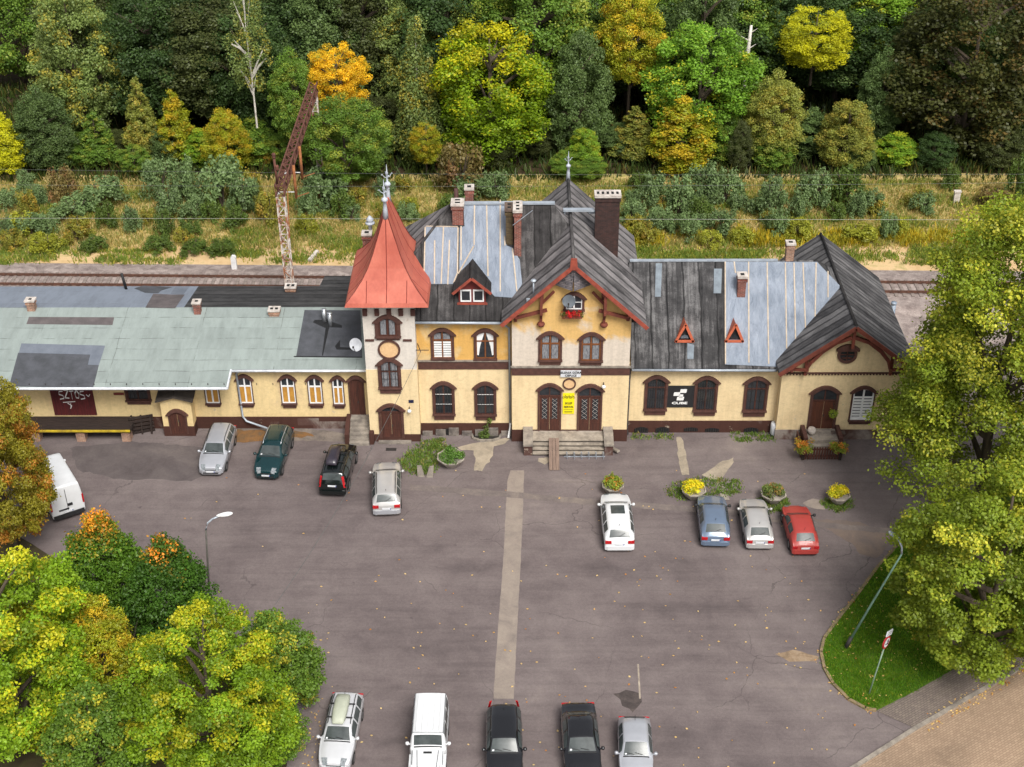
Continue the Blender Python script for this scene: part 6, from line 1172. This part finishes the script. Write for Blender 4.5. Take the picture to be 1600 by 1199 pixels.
bl = [  # px centre, px base, px width, px height, kind
 (45, 345, 40, 40, 'o'), (40, 372, 55, 36, 'y'), (100, 322, 48, 55, 'b'), (112, 350, 70, 36, 'w'), (52, 328, 34, 36, 'w'), (160, 334, 70, 46, 'w'), (168, 362, 34, 46, 'd'), (205, 366, 36, 42, 'w'), (75, 370, 34, 34, 'w'), (250, 318, 60, 62, 'w'), (262, 345, 55, 50, 'w'), (258, 376, 36, 45, 'd'), (290, 322, 50, 70, 'w'), (345, 335, 84, 78, 'w'), (380, 345, 60, 66, 'w'), (368, 362, 46, 34, 'd'), (395, 318, 40, 50, 'o'), (300, 350, 40, 36, 'w'),
 (505, 330, 84, 66, 'w'), (535, 345, 50, 40, 'd'), (478, 340, 40, 44, 'w'), (478, 368, 36, 30, 'y'), (775, 318, 56, 48, 'w'), (735, 322, 70, 40, 'w'), (720, 310, 80, 76, 'b'), (700, 345, 40, 36, 'd'), (1020, 335, 56, 60, 'w'), (1062, 345, 60, 66, 'w'), (1100, 330, 70, 68, 'w'), (1092, 352, 50, 40, 'd'), (1030, 368, 46, 40, 'w'), (1075, 378, 44, 40, 'w'), (1130, 372, 52, 42, 'w'), (1135, 325, 60, 56, 'w'), (1205, 345, 62, 62, 'w'), (1212, 375, 42, 50, 'w'), (1250, 345, 44, 44, 'w'), (1275, 330, 60, 60, 'w'), (1325, 330, 64, 62, 'd'), (1340, 345, 40, 40, 'w'), (1390, 378, 34, 44, 'w'), (1370, 340, 40, 30, 'o'), (1485, 300, 34, 40, 'd'), (1590, 318, 46, 66, 'd'), (1000, 382, 40, 26, 'y'), (1160, 388, 44, 30, 'y'), (1110, 390, 40, 24, 'y'), (1405, 376, 30, 36, 'y'), (1250, 382, 50, 32, 'y'), (1345, 385, 60, 26, 'y'), (640, 340, 40, 30, 'y'), (600, 345, 34, 26, 'o'), (560, 325, 40, 30, 'o'), (1560, 330, 60, 30, 'b'), (1440, 330, 50, 26, 'o'), (420, 352, 50, 44, 'o'), (15, 392, 44, 26, 'o'), (70, 400, 60, 26, 'y'), (145, 398, 46, 24, 'd'), (245, 398, 50, 22, 'd'), (345, 404, 46, 24, 'd'), (300, 402, 50, 20, 'd')]
rb = random.Random(404)
for k in range(34):
    q = rb.uniform(0, 430) if k < 12 else rb.uniform(500, 700) if k < 18 else rb.uniform(985, 1460); s_ = rb.uniform(.7, 1.3); bl.append((round(q), round(rb.uniform(300, 392)), 40*s_, 30*s_, rb.choice('wwwdoo')))
KB = dict(w=(WILL, 'grey green willow bush', ), d=(DKG, 'dark green bush'), o=(OLV, 'olive green bush'), b=(BRN, 'brownish bare-looking bush'), y=(YLW, 'yellow flowering bush'))
bl.sort(key=lambda q: q[0]); cnt = {}
def zone(px): return 'on the meadow left of the gantry' if px < 430 else 'between the gantry and the main roof' if px < 690 else 'showing above the main roof' if px < 800 else 'on the meadow above the wing roof' if px < 1290 else 'on the meadow at far right'
for k, (px, pb, wpx, hpx, kd) in enumerate(bl):
    p = G(px, pb); s = FPX/((p-CAM).length); w_ = wpx/s/2*1.12; h = hpx/s*1.02; t = empty('meadow_bush', (p.x, p.y+w_*.5, -.03), random.uniform(0, 6.28)); mm, base = KB[kd]; key = (kd, zone(px)); cnt[key] = cnt.get(key, 0)+1
    tag(t, '%s %s, %s from the left there' % (base, zone(px), ordn(cnt[key]-1)), 'bush', 'bushes on the meadow beyond the rails')
    o = leafobj('leaves', BM[k % 5], mm, t); o.scale = (w_, w_, h*.86); o = link('stems', STM, t); o.scale = (w_, w_, h)
# crowns
def crown(name, seed, shape, A=3.0, nc=70, nl=9000, leaf=.075, cr=.2, flat=.75, lob=(.78, 1.15)):
    """unit crown: spans -1..1 across and 0..1 up; clumps of leaves hung on the crown's outline with gaps between"""
    rr = random.Random(seed); cs = []; k = 0
    lobes = [(rr.uniform(0, 2*PI), rr.uniform(.1, .9), rr.uniform(lob[0], lob[1])) for _ in range(12)]
    while len(cs) < nc:
        u = rr.uniform(-1, 1); a_ = rr.uniform(0, 2*PI); zz = (u+1)/2
        if shape == 'round': pr = math.sqrt(max(0, 1-abs(u*.98)**2.3))
        elif shape == 'cone': pr = min(1, 1.15*(1-zz)**.75+.06)*min(1, .45+zz*4)
        elif shape == 'linden': pr = float(np.interp(zz, [0, .08, .2, .42, .66, .85, 1], [.35, .8, 1, .86, .74, .66, .22]))
        elif shape == 'oval': pr = math.sqrt(max(0, 1-abs(u)**2.0))*(1.05-.35*zz)
        elif shape == 'tall': pr = (.55+.45*math.sin(PI*min(1, zz*1.25+.05)))*(1 if zz < .8 else max(.12, (1.03-zz)/.23))
        lb = 1.0
        for la, lz, lr in lobes:
            dd = math.cos(a_-la)*.5+.5-abs(zz-lz)*1.2
            if dd > .6: lb = lb*(1+(lr-1)*(dd-.6)*2.2)
        q = rr.uniform(.42, 1.0)**.55
        if rr.random() > max(.25, pr): continue
        c_ = cr*rr.uniform(.65, 1.3)*(1.0 if shape != 'cone' else (1.15-.6*zz)); r_ = max(0, pr*lb*q-c_*.35)
        cs.append(((math.cos(a_)*r_, math.sin(a_)*r_, min(.985, max(.02, zz+(q-1)*u*.25))*A), (c_, c_, c_*flat), c_**2))
    return leafmesh(name, [leafcloud(cs, nl, leaf, seed+1, aspect=.7)]), [((c[0][0], c[0][1], c[0][2]/A), c[1], c[2]) for c in cs], A
CR = {}
for nm, args in dict(round_a=(1, 'round'), round_b=(2, 'round'), round_c=(3, 'round'), oval_a=(4, 'oval'), oval_b=(5, 'oval'), tall_a=(6, 'tall'), tall_b=(7, 'tall'), cone_a=(8, 'cone'), cone_b=(9, 'cone'), round_d=(10, 'round')).items():
    tl = args[1] in ('cone', 'tall'); CR[nm] = crown('crown_'+nm, args[0]*13, args[1], A=4.6 if tl else 2.9, nc=230 if tl else 240, nl=22000 if tl else 38000, leaf=.098 if tl else .05, cr=.22 if tl else .165, flat=.85)
CR['birch'] = crown('crown_birch', 141, 'tall', A=6, nc=90, nl=5000, leaf=.10, cr=.26, flat=1.7)
CR['birch_full'] = crown('crown_birch_full', 143, 'cone', A=5.5, nc=170, nl=22000, leaf=.10, cr=.27, flat=1.6)
def trunkmesh(cs, bark, seed, tr=.05, bare=.3):
    rr = random.Random(seed); m = MB(); m.tube([(0, 0, -bare-.02), (.01, .0, 0), (-.02, .02, .45), (.02, -.01, .9)], tr, 8, 0, tr*.22)
    for c in rr.sample(cs, min(16, len(cs))):
        b = c[0]; z0 = max(-.05, b[2]-rr.uniform(.12, .3)); m.tube([(0, 0, z0), (b[0]*.5, b[1]*.5, (z0+b[2])/2+.02), (b[0]*.95, b[1]*.95, b[2])], tr*.4, 5, 0, tr*.1)
    return m
TRK = {}
for nm in CR: o = trunkmesh(CR[nm][1], BARK, 5, .055 if not nm.startswith('birch') else .05).build('trunk', BIRCHB if nm.startswith('birch') else BARK); TRK[nm] = o.data; bpy.data.objects.remove(o)
FM = dict(
 dark=leafmat('leaf_dark', S(54, 76, 40), S(74, 96, 46), gain=1.12), dolive=leafmat('leaf_dark_olive', S(68, 78, 42), S(88, 94, 50), gain=1.15), grey=leafmat('leaf_grey_green', S(84, 106, 58), S(106, 126, 70), gain=1.15), mid=leafmat('leaf_mid_green', S(82, 112, 42), S(110, 134, 50), S(140, 144, 54), .25),
 bright=leafmat('leaf_bright_maple', S(128, 150, 24), S(98, 132, 28), S(196, 186, 30), .34, .55), lime=leafmat('leaf_lime', S(118, 148, 44), S(98, 132, 40), S(160, 160, 44), .3), green=leafmat('leaf_fresh_green', S(88, 124, 34), S(114, 146, 46), S(170, 160, 40), .12), yg=leafmat('leaf_yellow_green', S(150, 150, 34), S(120, 136, 36), S(184, 156, 40), .4), orange=leafmat('leaf_orange_yellow', S(238, 194, 40), S(216, 178, 40), S(150, 150, 44), .16, -.3, gain=1.12), yellow=leafmat('leaf_yellow', S(190, 184, 30), S(160, 164, 36), S(126, 136, 44), .1),
 olive=leafmat('leaf_olive', S(116, 124, 54), S(138, 140, 62), S(160, 144, 60), .3), birch=leafmat('leaf_birch', S(120, 134, 70), S(98, 118, 64), S(170, 156, 60), .25), brown=leafmat('leaf_brown_hornbeam', S(66, 72, 34), S(84, 86, 40), S(108, 88, 44), .12, gain=1.1), ash=leafmat('leaf_ash', S(112, 146, 32), S(140, 166, 36), S(196, 188, 40), .32, .2, gain=1.16, vary=.7), lind=leafmat('leaf_linden', S(104, 124, 34), S(144, 156, 46), S(196, 190, 62), .24, .3, gain=1.25, vary=.55), maple_o=leafmat('leaf_maple_turning', S(70, 104, 28), S(92, 122, 34), S(238, 150, 44), .16, .9, lr=.25), dmaple=leafmat('leaf_dark_maple', S(54, 86, 26), S(72, 104, 32), S(238, 146, 48), .10, .75, lr=.25), foxy=leafmat('leaf_foxy_brown', S(136, 126, 36), S(106, 106, 34), S(168, 110, 40), .22, -.3), shrub=leafmat('leaf_shrub_green', S(76, 104, 34), S(100, 124, 42), S(170, 160, 50), .08))  # ash and linden clump contrast widened to imitate light tips and dark interiors
def tree(x, y, z0, z1, rx, kind, lm, label, cat='tree', group=None, rot=None, name='tree', ry=None):
    t = empty(name, (x, y, -.05), rot if rot is not None else random.uniform(0, 6.28)); tag(t, label, cat, group); h = z1-z0; me, cs, A = CR[kind]
    o = leafobj('crown', me, FM[lm], t); o.scale = (rx, ry or rx, h/A); o.location = (0, 0, z0)
    o2 = link('trunk', TRK[kind], t); o2.scale = (min(rx, h*.5), min(rx, h*.5), h); o2.location = (0, 0, z0)
    return t
def ptree(pl, pr_, pt, pb, Y, kind, lm, label, base=None, group='trees at the edge of the wood', name='tree'):
    """crown filling the photo's box when it stands at depth Y"""
    c = (pl+pr_)/2; s = FPX/((Fy(c, (pt+pb)/2, Y)-CAM).length); rx = (pr_-pl)/2/s; z1 = Fy(c, pt, Y+rx*.2).z; z0 = max(.3, Fy(c, pb, Y-rx*.75).z); x = Fy(c, (pt+pb)/2, Y).x
    return tree(x, Y, z0, z1, rx*1.0, kind, lm, label, 'tree', group, name=name)
T_ = [(-25, 34, 172, 275, 40, 'tall_a', 'yellow', 'bright yellow young tree at the left edge of the meadow'), (18, 122, 132, 300, 42, 'oval_a', 'grey', 'grey green bushy tree right of the yellow tree at far left'), (192, 248, 112, 268, 44, 'cone_a', 'olive', 'slim pale olive tree with pointed top at left'), (246, 302, 138, 272, 43.5, 'tall_b', 'yg', 'slim yellowing tree beside the pointed olive tree'), (312, 398, 166, 280, 41, 'oval_b', 'yg', 'bushy bright olive tree left of the birch trunk'), (350, 420, -60, 150, 41, 'birch', 'birch', 'tall sparse birch with a long bare white trunk', ), (414, 502, 74, 232, 41.5, 'oval_a', 'mid', 'round soft green tree behind the gantry beam'), (478, 576, 66, 190, 42.5, 'round_a', 'orange', 'bright orange yellow tree right of the gantry top'), (474, 600, 146, 300, 36.4, 'round_b', 'mid', 'dark green maple right of the gantry beam'), (612, 692, 6, 262, 43.5, 'birch_full', 'birch', 'tall pale green birch left of the big bright maple'), (664, 868, 32, 298, 44, 'round_c', 'bright', 'huge bright yellow green maple behind the main roof'), (848, 962, 40, 296, 45, 'oval_b', 'grey', 'grey green tall tree right of the bright maple'), (930, 1042, -30, 150, 50, 'round_b', 'yg', 'yellow green tree with high crown right of the roof finial'), (1002, 1182, 32, 275, 46, 'round_d', 'green', 'big fresh green maple above the wing roof'), (1016, 1112, 148, 296, 41.5, 'tall_a', 'yg', 'yellow olive young tree in front of the big fresh green maple'), (1155, 1262, 108, 296, 43, 'oval_a', 'olive', 'mixed olive tree right of the big fresh green maple'), (1216, 1330, 8, 120, 52, 'round_a', 'yellow', 'vivid yellow tree high in the wood at right'), (1272, 1372, 150, 300, 42, 'oval_b', 'olive', 'golden olive bushy tree left of the big brown tree'), (1392, 1640, -50, 305, 46, 'round_c', 'brown', 'huge dark brown green tree at the right edge of the wood'), (1230, 1300, 165, 292, 44.5, 'tall_b', 'grey', 'blue green young tree between the olive trees'), (120, 185, 170, 290, 43, 'cone_b', 'mid', 'small thin green tree with a pointed tip in the dark gap'), (560, 622, 175, 295, 44, 'tall_b', 'mid', 'narrow green tree between dark maple and pale birch'), (545, 640, 150, 290, 47, 'round_d', 'dolive', 'dim olive tree behind the narrow green tree'), (640, 690, 190, 262, 40.5, 'round_a', 'yg', 'small yellow green tree at the foot of the birch'), (955, 1025, 160, 290, 44, 'cone_b', 'olive', 'thin brownish tree below the high yellow green crown'), (395, 440, 215, 285, 43, 'round_b', 'foxy', 'rusty orange shrub tree beside the birch foot'), (1340, 1400, 190, 262, 50, 'round_a', 'dark', 'dark tree in the gap left of the big brown tree'), (1135, 1180, 185, 292, 41.5, 'oval_b', 'dolive', 'dusky olive shrub tree below the fresh green maple'), (520, 590, 250, 302, 39.8, 'round_c', 'mid', 'low dark green shrub tree at the foot of the maple'), (860, 950, 235, 300, 40.5, 'round_d', 'mid', 'low green shrub tree behind the tall finial'), (185, 235, 225, 285, 41, 'round_c', 'mid', 'low bright green shrub tree in the dark gap')]
PROM = []
for a in T_: o = ptree(*a); PROM.append((o.location.x, o.location.y, o.children[0].scale[0]))
# dark mass of the wood behind: every tree a thing
rr = random.Random(77); fill = []
for row, Y in enumerate((47, 54, 61, 69, 78, 88, 99)):
    half_w = 44+row*4.2; n = 15-row//3; 
    for k in range(n):
        x = -half_w+(2*half_w)*(k+.5+rr.uniform(-.3, .3)+(.5 if row % 2 else 0))/n; y = Y+rr.uniform(-2, 2); rx = rr.uniform(4.0, 6.2); z1 = rr.uniform(10.5, 16)+row*.5
        fill.append((x, y, rr.uniform(1.0, 2.6), z1, rx, rr.choice(['round_a', 'round_b', 'round_c', 'round_d', 'oval_a', 'oval_b']), rr.choices(['dark', 'dolive', 'mid', 'grey', 'lime', 'brown', 'birch'], [28, 15, 22, 12, 9, 3, 11])[0]))
for k, f in enumerate(fill):               # keep the deep wood behind the trees that stand out
    for X_, Y_2, R_2 in PROM:
        if f[1] < Y_2+4 and abs(f[0]-X_) < (f[4]+R_2)*.8: f = (f[0], Y_2+4.5+rr.uniform(0, 1.5))+f[2:]
    fill[k] = f
for k in range(90):                       # middle-sized trees closing the gaps between the ones that stand out
    x = rr.uniform(-60, 58); y = rr.uniform(44.5, 47); r_ = rr.uniform(2.2, 3.3)
    if all(Y_2 > y+1.5 or abs(x-X_) > R_2*.7+r_*.35 for X_, Y_2, R_2 in PROM) and all(abs(x-q[0]) > 2.6 for q in fill if q[1] < 47.2 and q[4] < 3.4): fill.append((x, y, .3, rr.uniform(7, 11.5), r_, rr.choice(['oval_a', 'oval_b', 'round_b', 'round_c', 'tall_b']), rr.choices(['dark', 'dolive', 'mid', 'grey'], [34, 16, 34, 16])[0]))
for k in range(30):                       # young trees and tall shrubs filling the foot of the wood
    x = -56+k*3.9+rr.uniform(-1.2, 1.2); fill.append((x, rr.uniform(41.5, 45), .2, rr.uniform(2.6, 5.0), rr.uniform(1.6, 2.6), rr.choice(['oval_a', 'oval_b', 'round_b', 'round_d', 'tall_a']), rr.choices(['dark', 'dolive', 'mid', 'grey', 'lime'], [10, 10, 44, 18, 18])[0]))
fill.sort(key=lambda f: (pr_ := f[0]/(f[1]+90)))
DESC = dict(dark='dark green tree', dolive='dark olive tree', mid='green tree', grey='grey green tree', lime='lime green tree', brown='brown green tree', birch='pale olive tree'); fc = {}
for f in fill: fc[f[6]] = fc.get(f[6], 0)+1
seen = {}
for f in fill: k = seen.get(f[6], 0); seen[f[6]] = k+1; tree(*f[:4], f[4], f[5], f[6], '%s in the dense wood, %s of its colour from the left' % (DESC[f[6]], ordn(k)), group='trees deep in the wood')
# dead trunk
p = Fy(1166, 100, 50); m = MB(); q = Fy(1174, 40, 50); m.tube([(p.x-.2, 50, 0), (p.x, 50, p.z), ((p.x+q.x)/2, 50, (p.z+q.z)/2), (q.x, 50, q.z)], .28, 8, 0, .12); 
for k in range(5): z = p.z+(q.z-p.z)*k/5; m.tube([(p.x+.1, 50, z), (p.x+(-1)**k*.7, 49.8, z+.5)], .07, 5, 0, .02)
single(m, 'dead_trunk', BIRCHB, (p.x, 50, 0), 'broken bare white dead trunk standing in the dark wood', 'tree')
# near trees
def bigcrown(seed, shape, A, nc, nl, leaf, cr, flat): return crown('near_crown', seed, shape, A=A, nc=nc, nl=nl, leaf=leaf, cr=cr, flat=flat, lob=(.62, 1.22))
for nm, a in dict(n1=(301, 'round', 2.2, 330, 84000, .036, .125, .75), n2=(302, 'round', 2.1, 300, 76000, .034, .12, .6), n3=(303, 'oval', 2.5, 230, 30000, .058, .165, .8), n4=(304, 'linden', 2.5, 460, 150000, .025, .13, .6), n5=(305, 'round', 2.4, 400, 80000, .030, .12, .55)).items():
    CR[nm] = bigcrown(*a); o = trunkmesh(CR[nm][1], BARK, 8, .05).build('trunk', BARK); TRK[nm] = o.data; bpy.data.objects.remove(o)
tree(26.7, -8.5, 2.6, 21.0, 7.4, 'n4', 'lind', 'tall spreading linden beside the right gable', group='large trees around the yard', rot=.5)
tree(24.2, -19.4, .6, 11.5, 5.6, 'n2', 'lind', 'lower linden standing on the lawn by the leaning lamp', group='large trees around the yard', rot=3.0)
tree(34.0, -11, 3.0, 19, 6.0, 'n5', 'lind', 'linden cut by the right edge of the picture behind the lawn', group='large trees around the yard', rot=2.0)
tree(-29.5, -10.6, 1.2, 11.2, 3.2, 'n1', 'foxy', 'brown and orange tree beside the white van', group='large trees around the yard', rot=1.0, ry=3.6)
tree(-24.6, -25.5, 1.2, 11.0, 4.7, 'n1', 'ash', 'feathery yellow green ash at the bottom left corner', group='large trees around the yard', rot=.3)
tree(-14.4, -27.8, .8, 9.6, 4.2, 'n1', 'ash', 'feathery yellow green ash right of the corner ash, near the front cars', group='large trees around the yard', rot=1.4)
tree(-18.2, -19.2, .8, 7.6, 2.7, 'n3', 'dmaple', 'dark green maple with orange tips beside the left street lamp', group='large trees around the yard', rot=2.0)
tree(-22.0, -17.4, .8, 7.8, 2.6, 'n3', 'maple_o', 'maple with orange top between the brown tree and the dark maple', group='large trees around the yard', rot=.6)
tree(-12.2, -23.6, .4, 6.4, 2.7, 'n3', 'shrub', 'dense dark green tree behind the right ash', group='large trees around the yard', rot=5.0)
tree(-11.8, -27.0, .2, 4.6, 1.9, 'n3', 'shrub', 'small green tree against the silver car with roof box', group='large trees around the yard', rot=2.2)
tree(-19.8, -28.6, .3, 6.6, 2.8, 'n3', 'shrub', 'dark green tree low between the two feathery ashes', group='large trees around the yard', rot=4.0)
tree(-21.0, -22.5, .5, 6.6, 2.2, 'n3', 'yg', 'small yellow green tree between the corner ash and the dark maple', group='large trees around the yard', rot=2.8)
# bare twiggy shrubs between the near trees
for px, py, lb in ((205, 1050, 'bare grey twiggy shrub in the gap between the two ashes'), (180, 960, 'bare grey twiggy shrub left of the dark maple')):
    p = G(px, py); rr = random.Random(px); m = MB()
    for k in range(60):
        a_ = rr.uniform(0, 2*PI); q = rr.uniform(.3, 1.7); h = rr.uniform(2, 4.2); m.tube([(0, 0, 0), (math.cos(a_)*q*.4, math.sin(a_)*q*.4, h*.55), (math.cos(a_)*q, math.sin(a_)*q, h)], .035, 4, 0, .008)
    m.v = [(v[0]+p.x, v[1]+p.y, v[2]) for v in m.v]; single(m, 'bare_shrub', BARK, (p.x, p.y, 0), lb, 'shrub')
# weed growing in the light well
p = G(757, 676); t = empty('weed_plant', (p.x, .35, 0)); tag(t, 'green weed growing out of the cellar light well', 'weed'); leafobj('leaves', leafmesh('weed_leaves', [leafcloud([((0, 0, .25), (.4, .3, .25), 1.5), ((.15, .1, .75), (.2, .2, .3), .8), ((.35, .15, 1.25), (.16, .16, .22), .5)], 300, .14, 5)]), DKG, t)
m = MB(); m.tube([(0, 0, 0), (.1, .05, .6), (.35, .15, 1.2)], .02, 5); m.build('stem', BARK, t)
# ================================================================ LIGHT, SKY, CAMERA
wd = bpy.data.worlds.new('World'); SC.world = wd; wd.use_nodes = True; nt = wd.node_tree; bg = nt.nodes['Background']; sk = nt.nodes.new('ShaderNodeTexSky'); sk.sky_type = 'NISHITA'; sk.sun_disc = False
EL, AZ = math.radians(52), math.radians(158)      # sun direction: azimuth measured from +Y (away from the camera) clockwise
sk.sun_elevation = EL; sk.sun_rotation = AZ; sk.air_density = 1.0; sk.dust_density = 4.0; sk.ozone_density = .6
hs = nt.nodes.new('ShaderNodeHueSaturation'); hs.inputs['Saturation'].default_value = .22; nt.links.new(sk.outputs[0], hs.inputs['Color']); nt.links.new(hs.outputs[0], bg.inputs['Color']); bg.inputs['Strength'].default_value = .115
sun = bpy.data.lights.new('sun', 'SUN'); sun.energy = 2.3; sun.angle = math.radians(22); sun.color = (1, .965, .91); so = bpy.data.objects.new('sun', sun); COL.objects.link(so)
d = Vector((math.sin(AZ)*math.cos(EL), math.cos(AZ)*math.cos(EL), math.sin(EL))); so.rotation_euler = d.to_track_quat('Z', 'Y').to_euler(); so.location = d*100
cam = bpy.data.cameras.new('camera'); cam.sensor_width = 36; cam.lens = 36*FPX/1600; cam.clip_start = .5; cam.clip_end = 3000; co = bpy.data.objects.new('camera', cam); COL.objects.link(co); co.matrix_world = Matrix.Translation(CAM) @ RM.to_4x4(); SC.camera = co
SC.view_settings.view_transform = 'Standard'; SC.view_settings.look = 'None'; SC.view_settings.gamma = 1; SC.view_settings.use_curve_mapping = False; SC.view_settings.exposure = .52
SC.cycles.use_denoising = True
SC.cycles.max_bounces = 6; SC.cycles.diffuse_bounces = 3; SC.cycles.transmission_bounces = 2
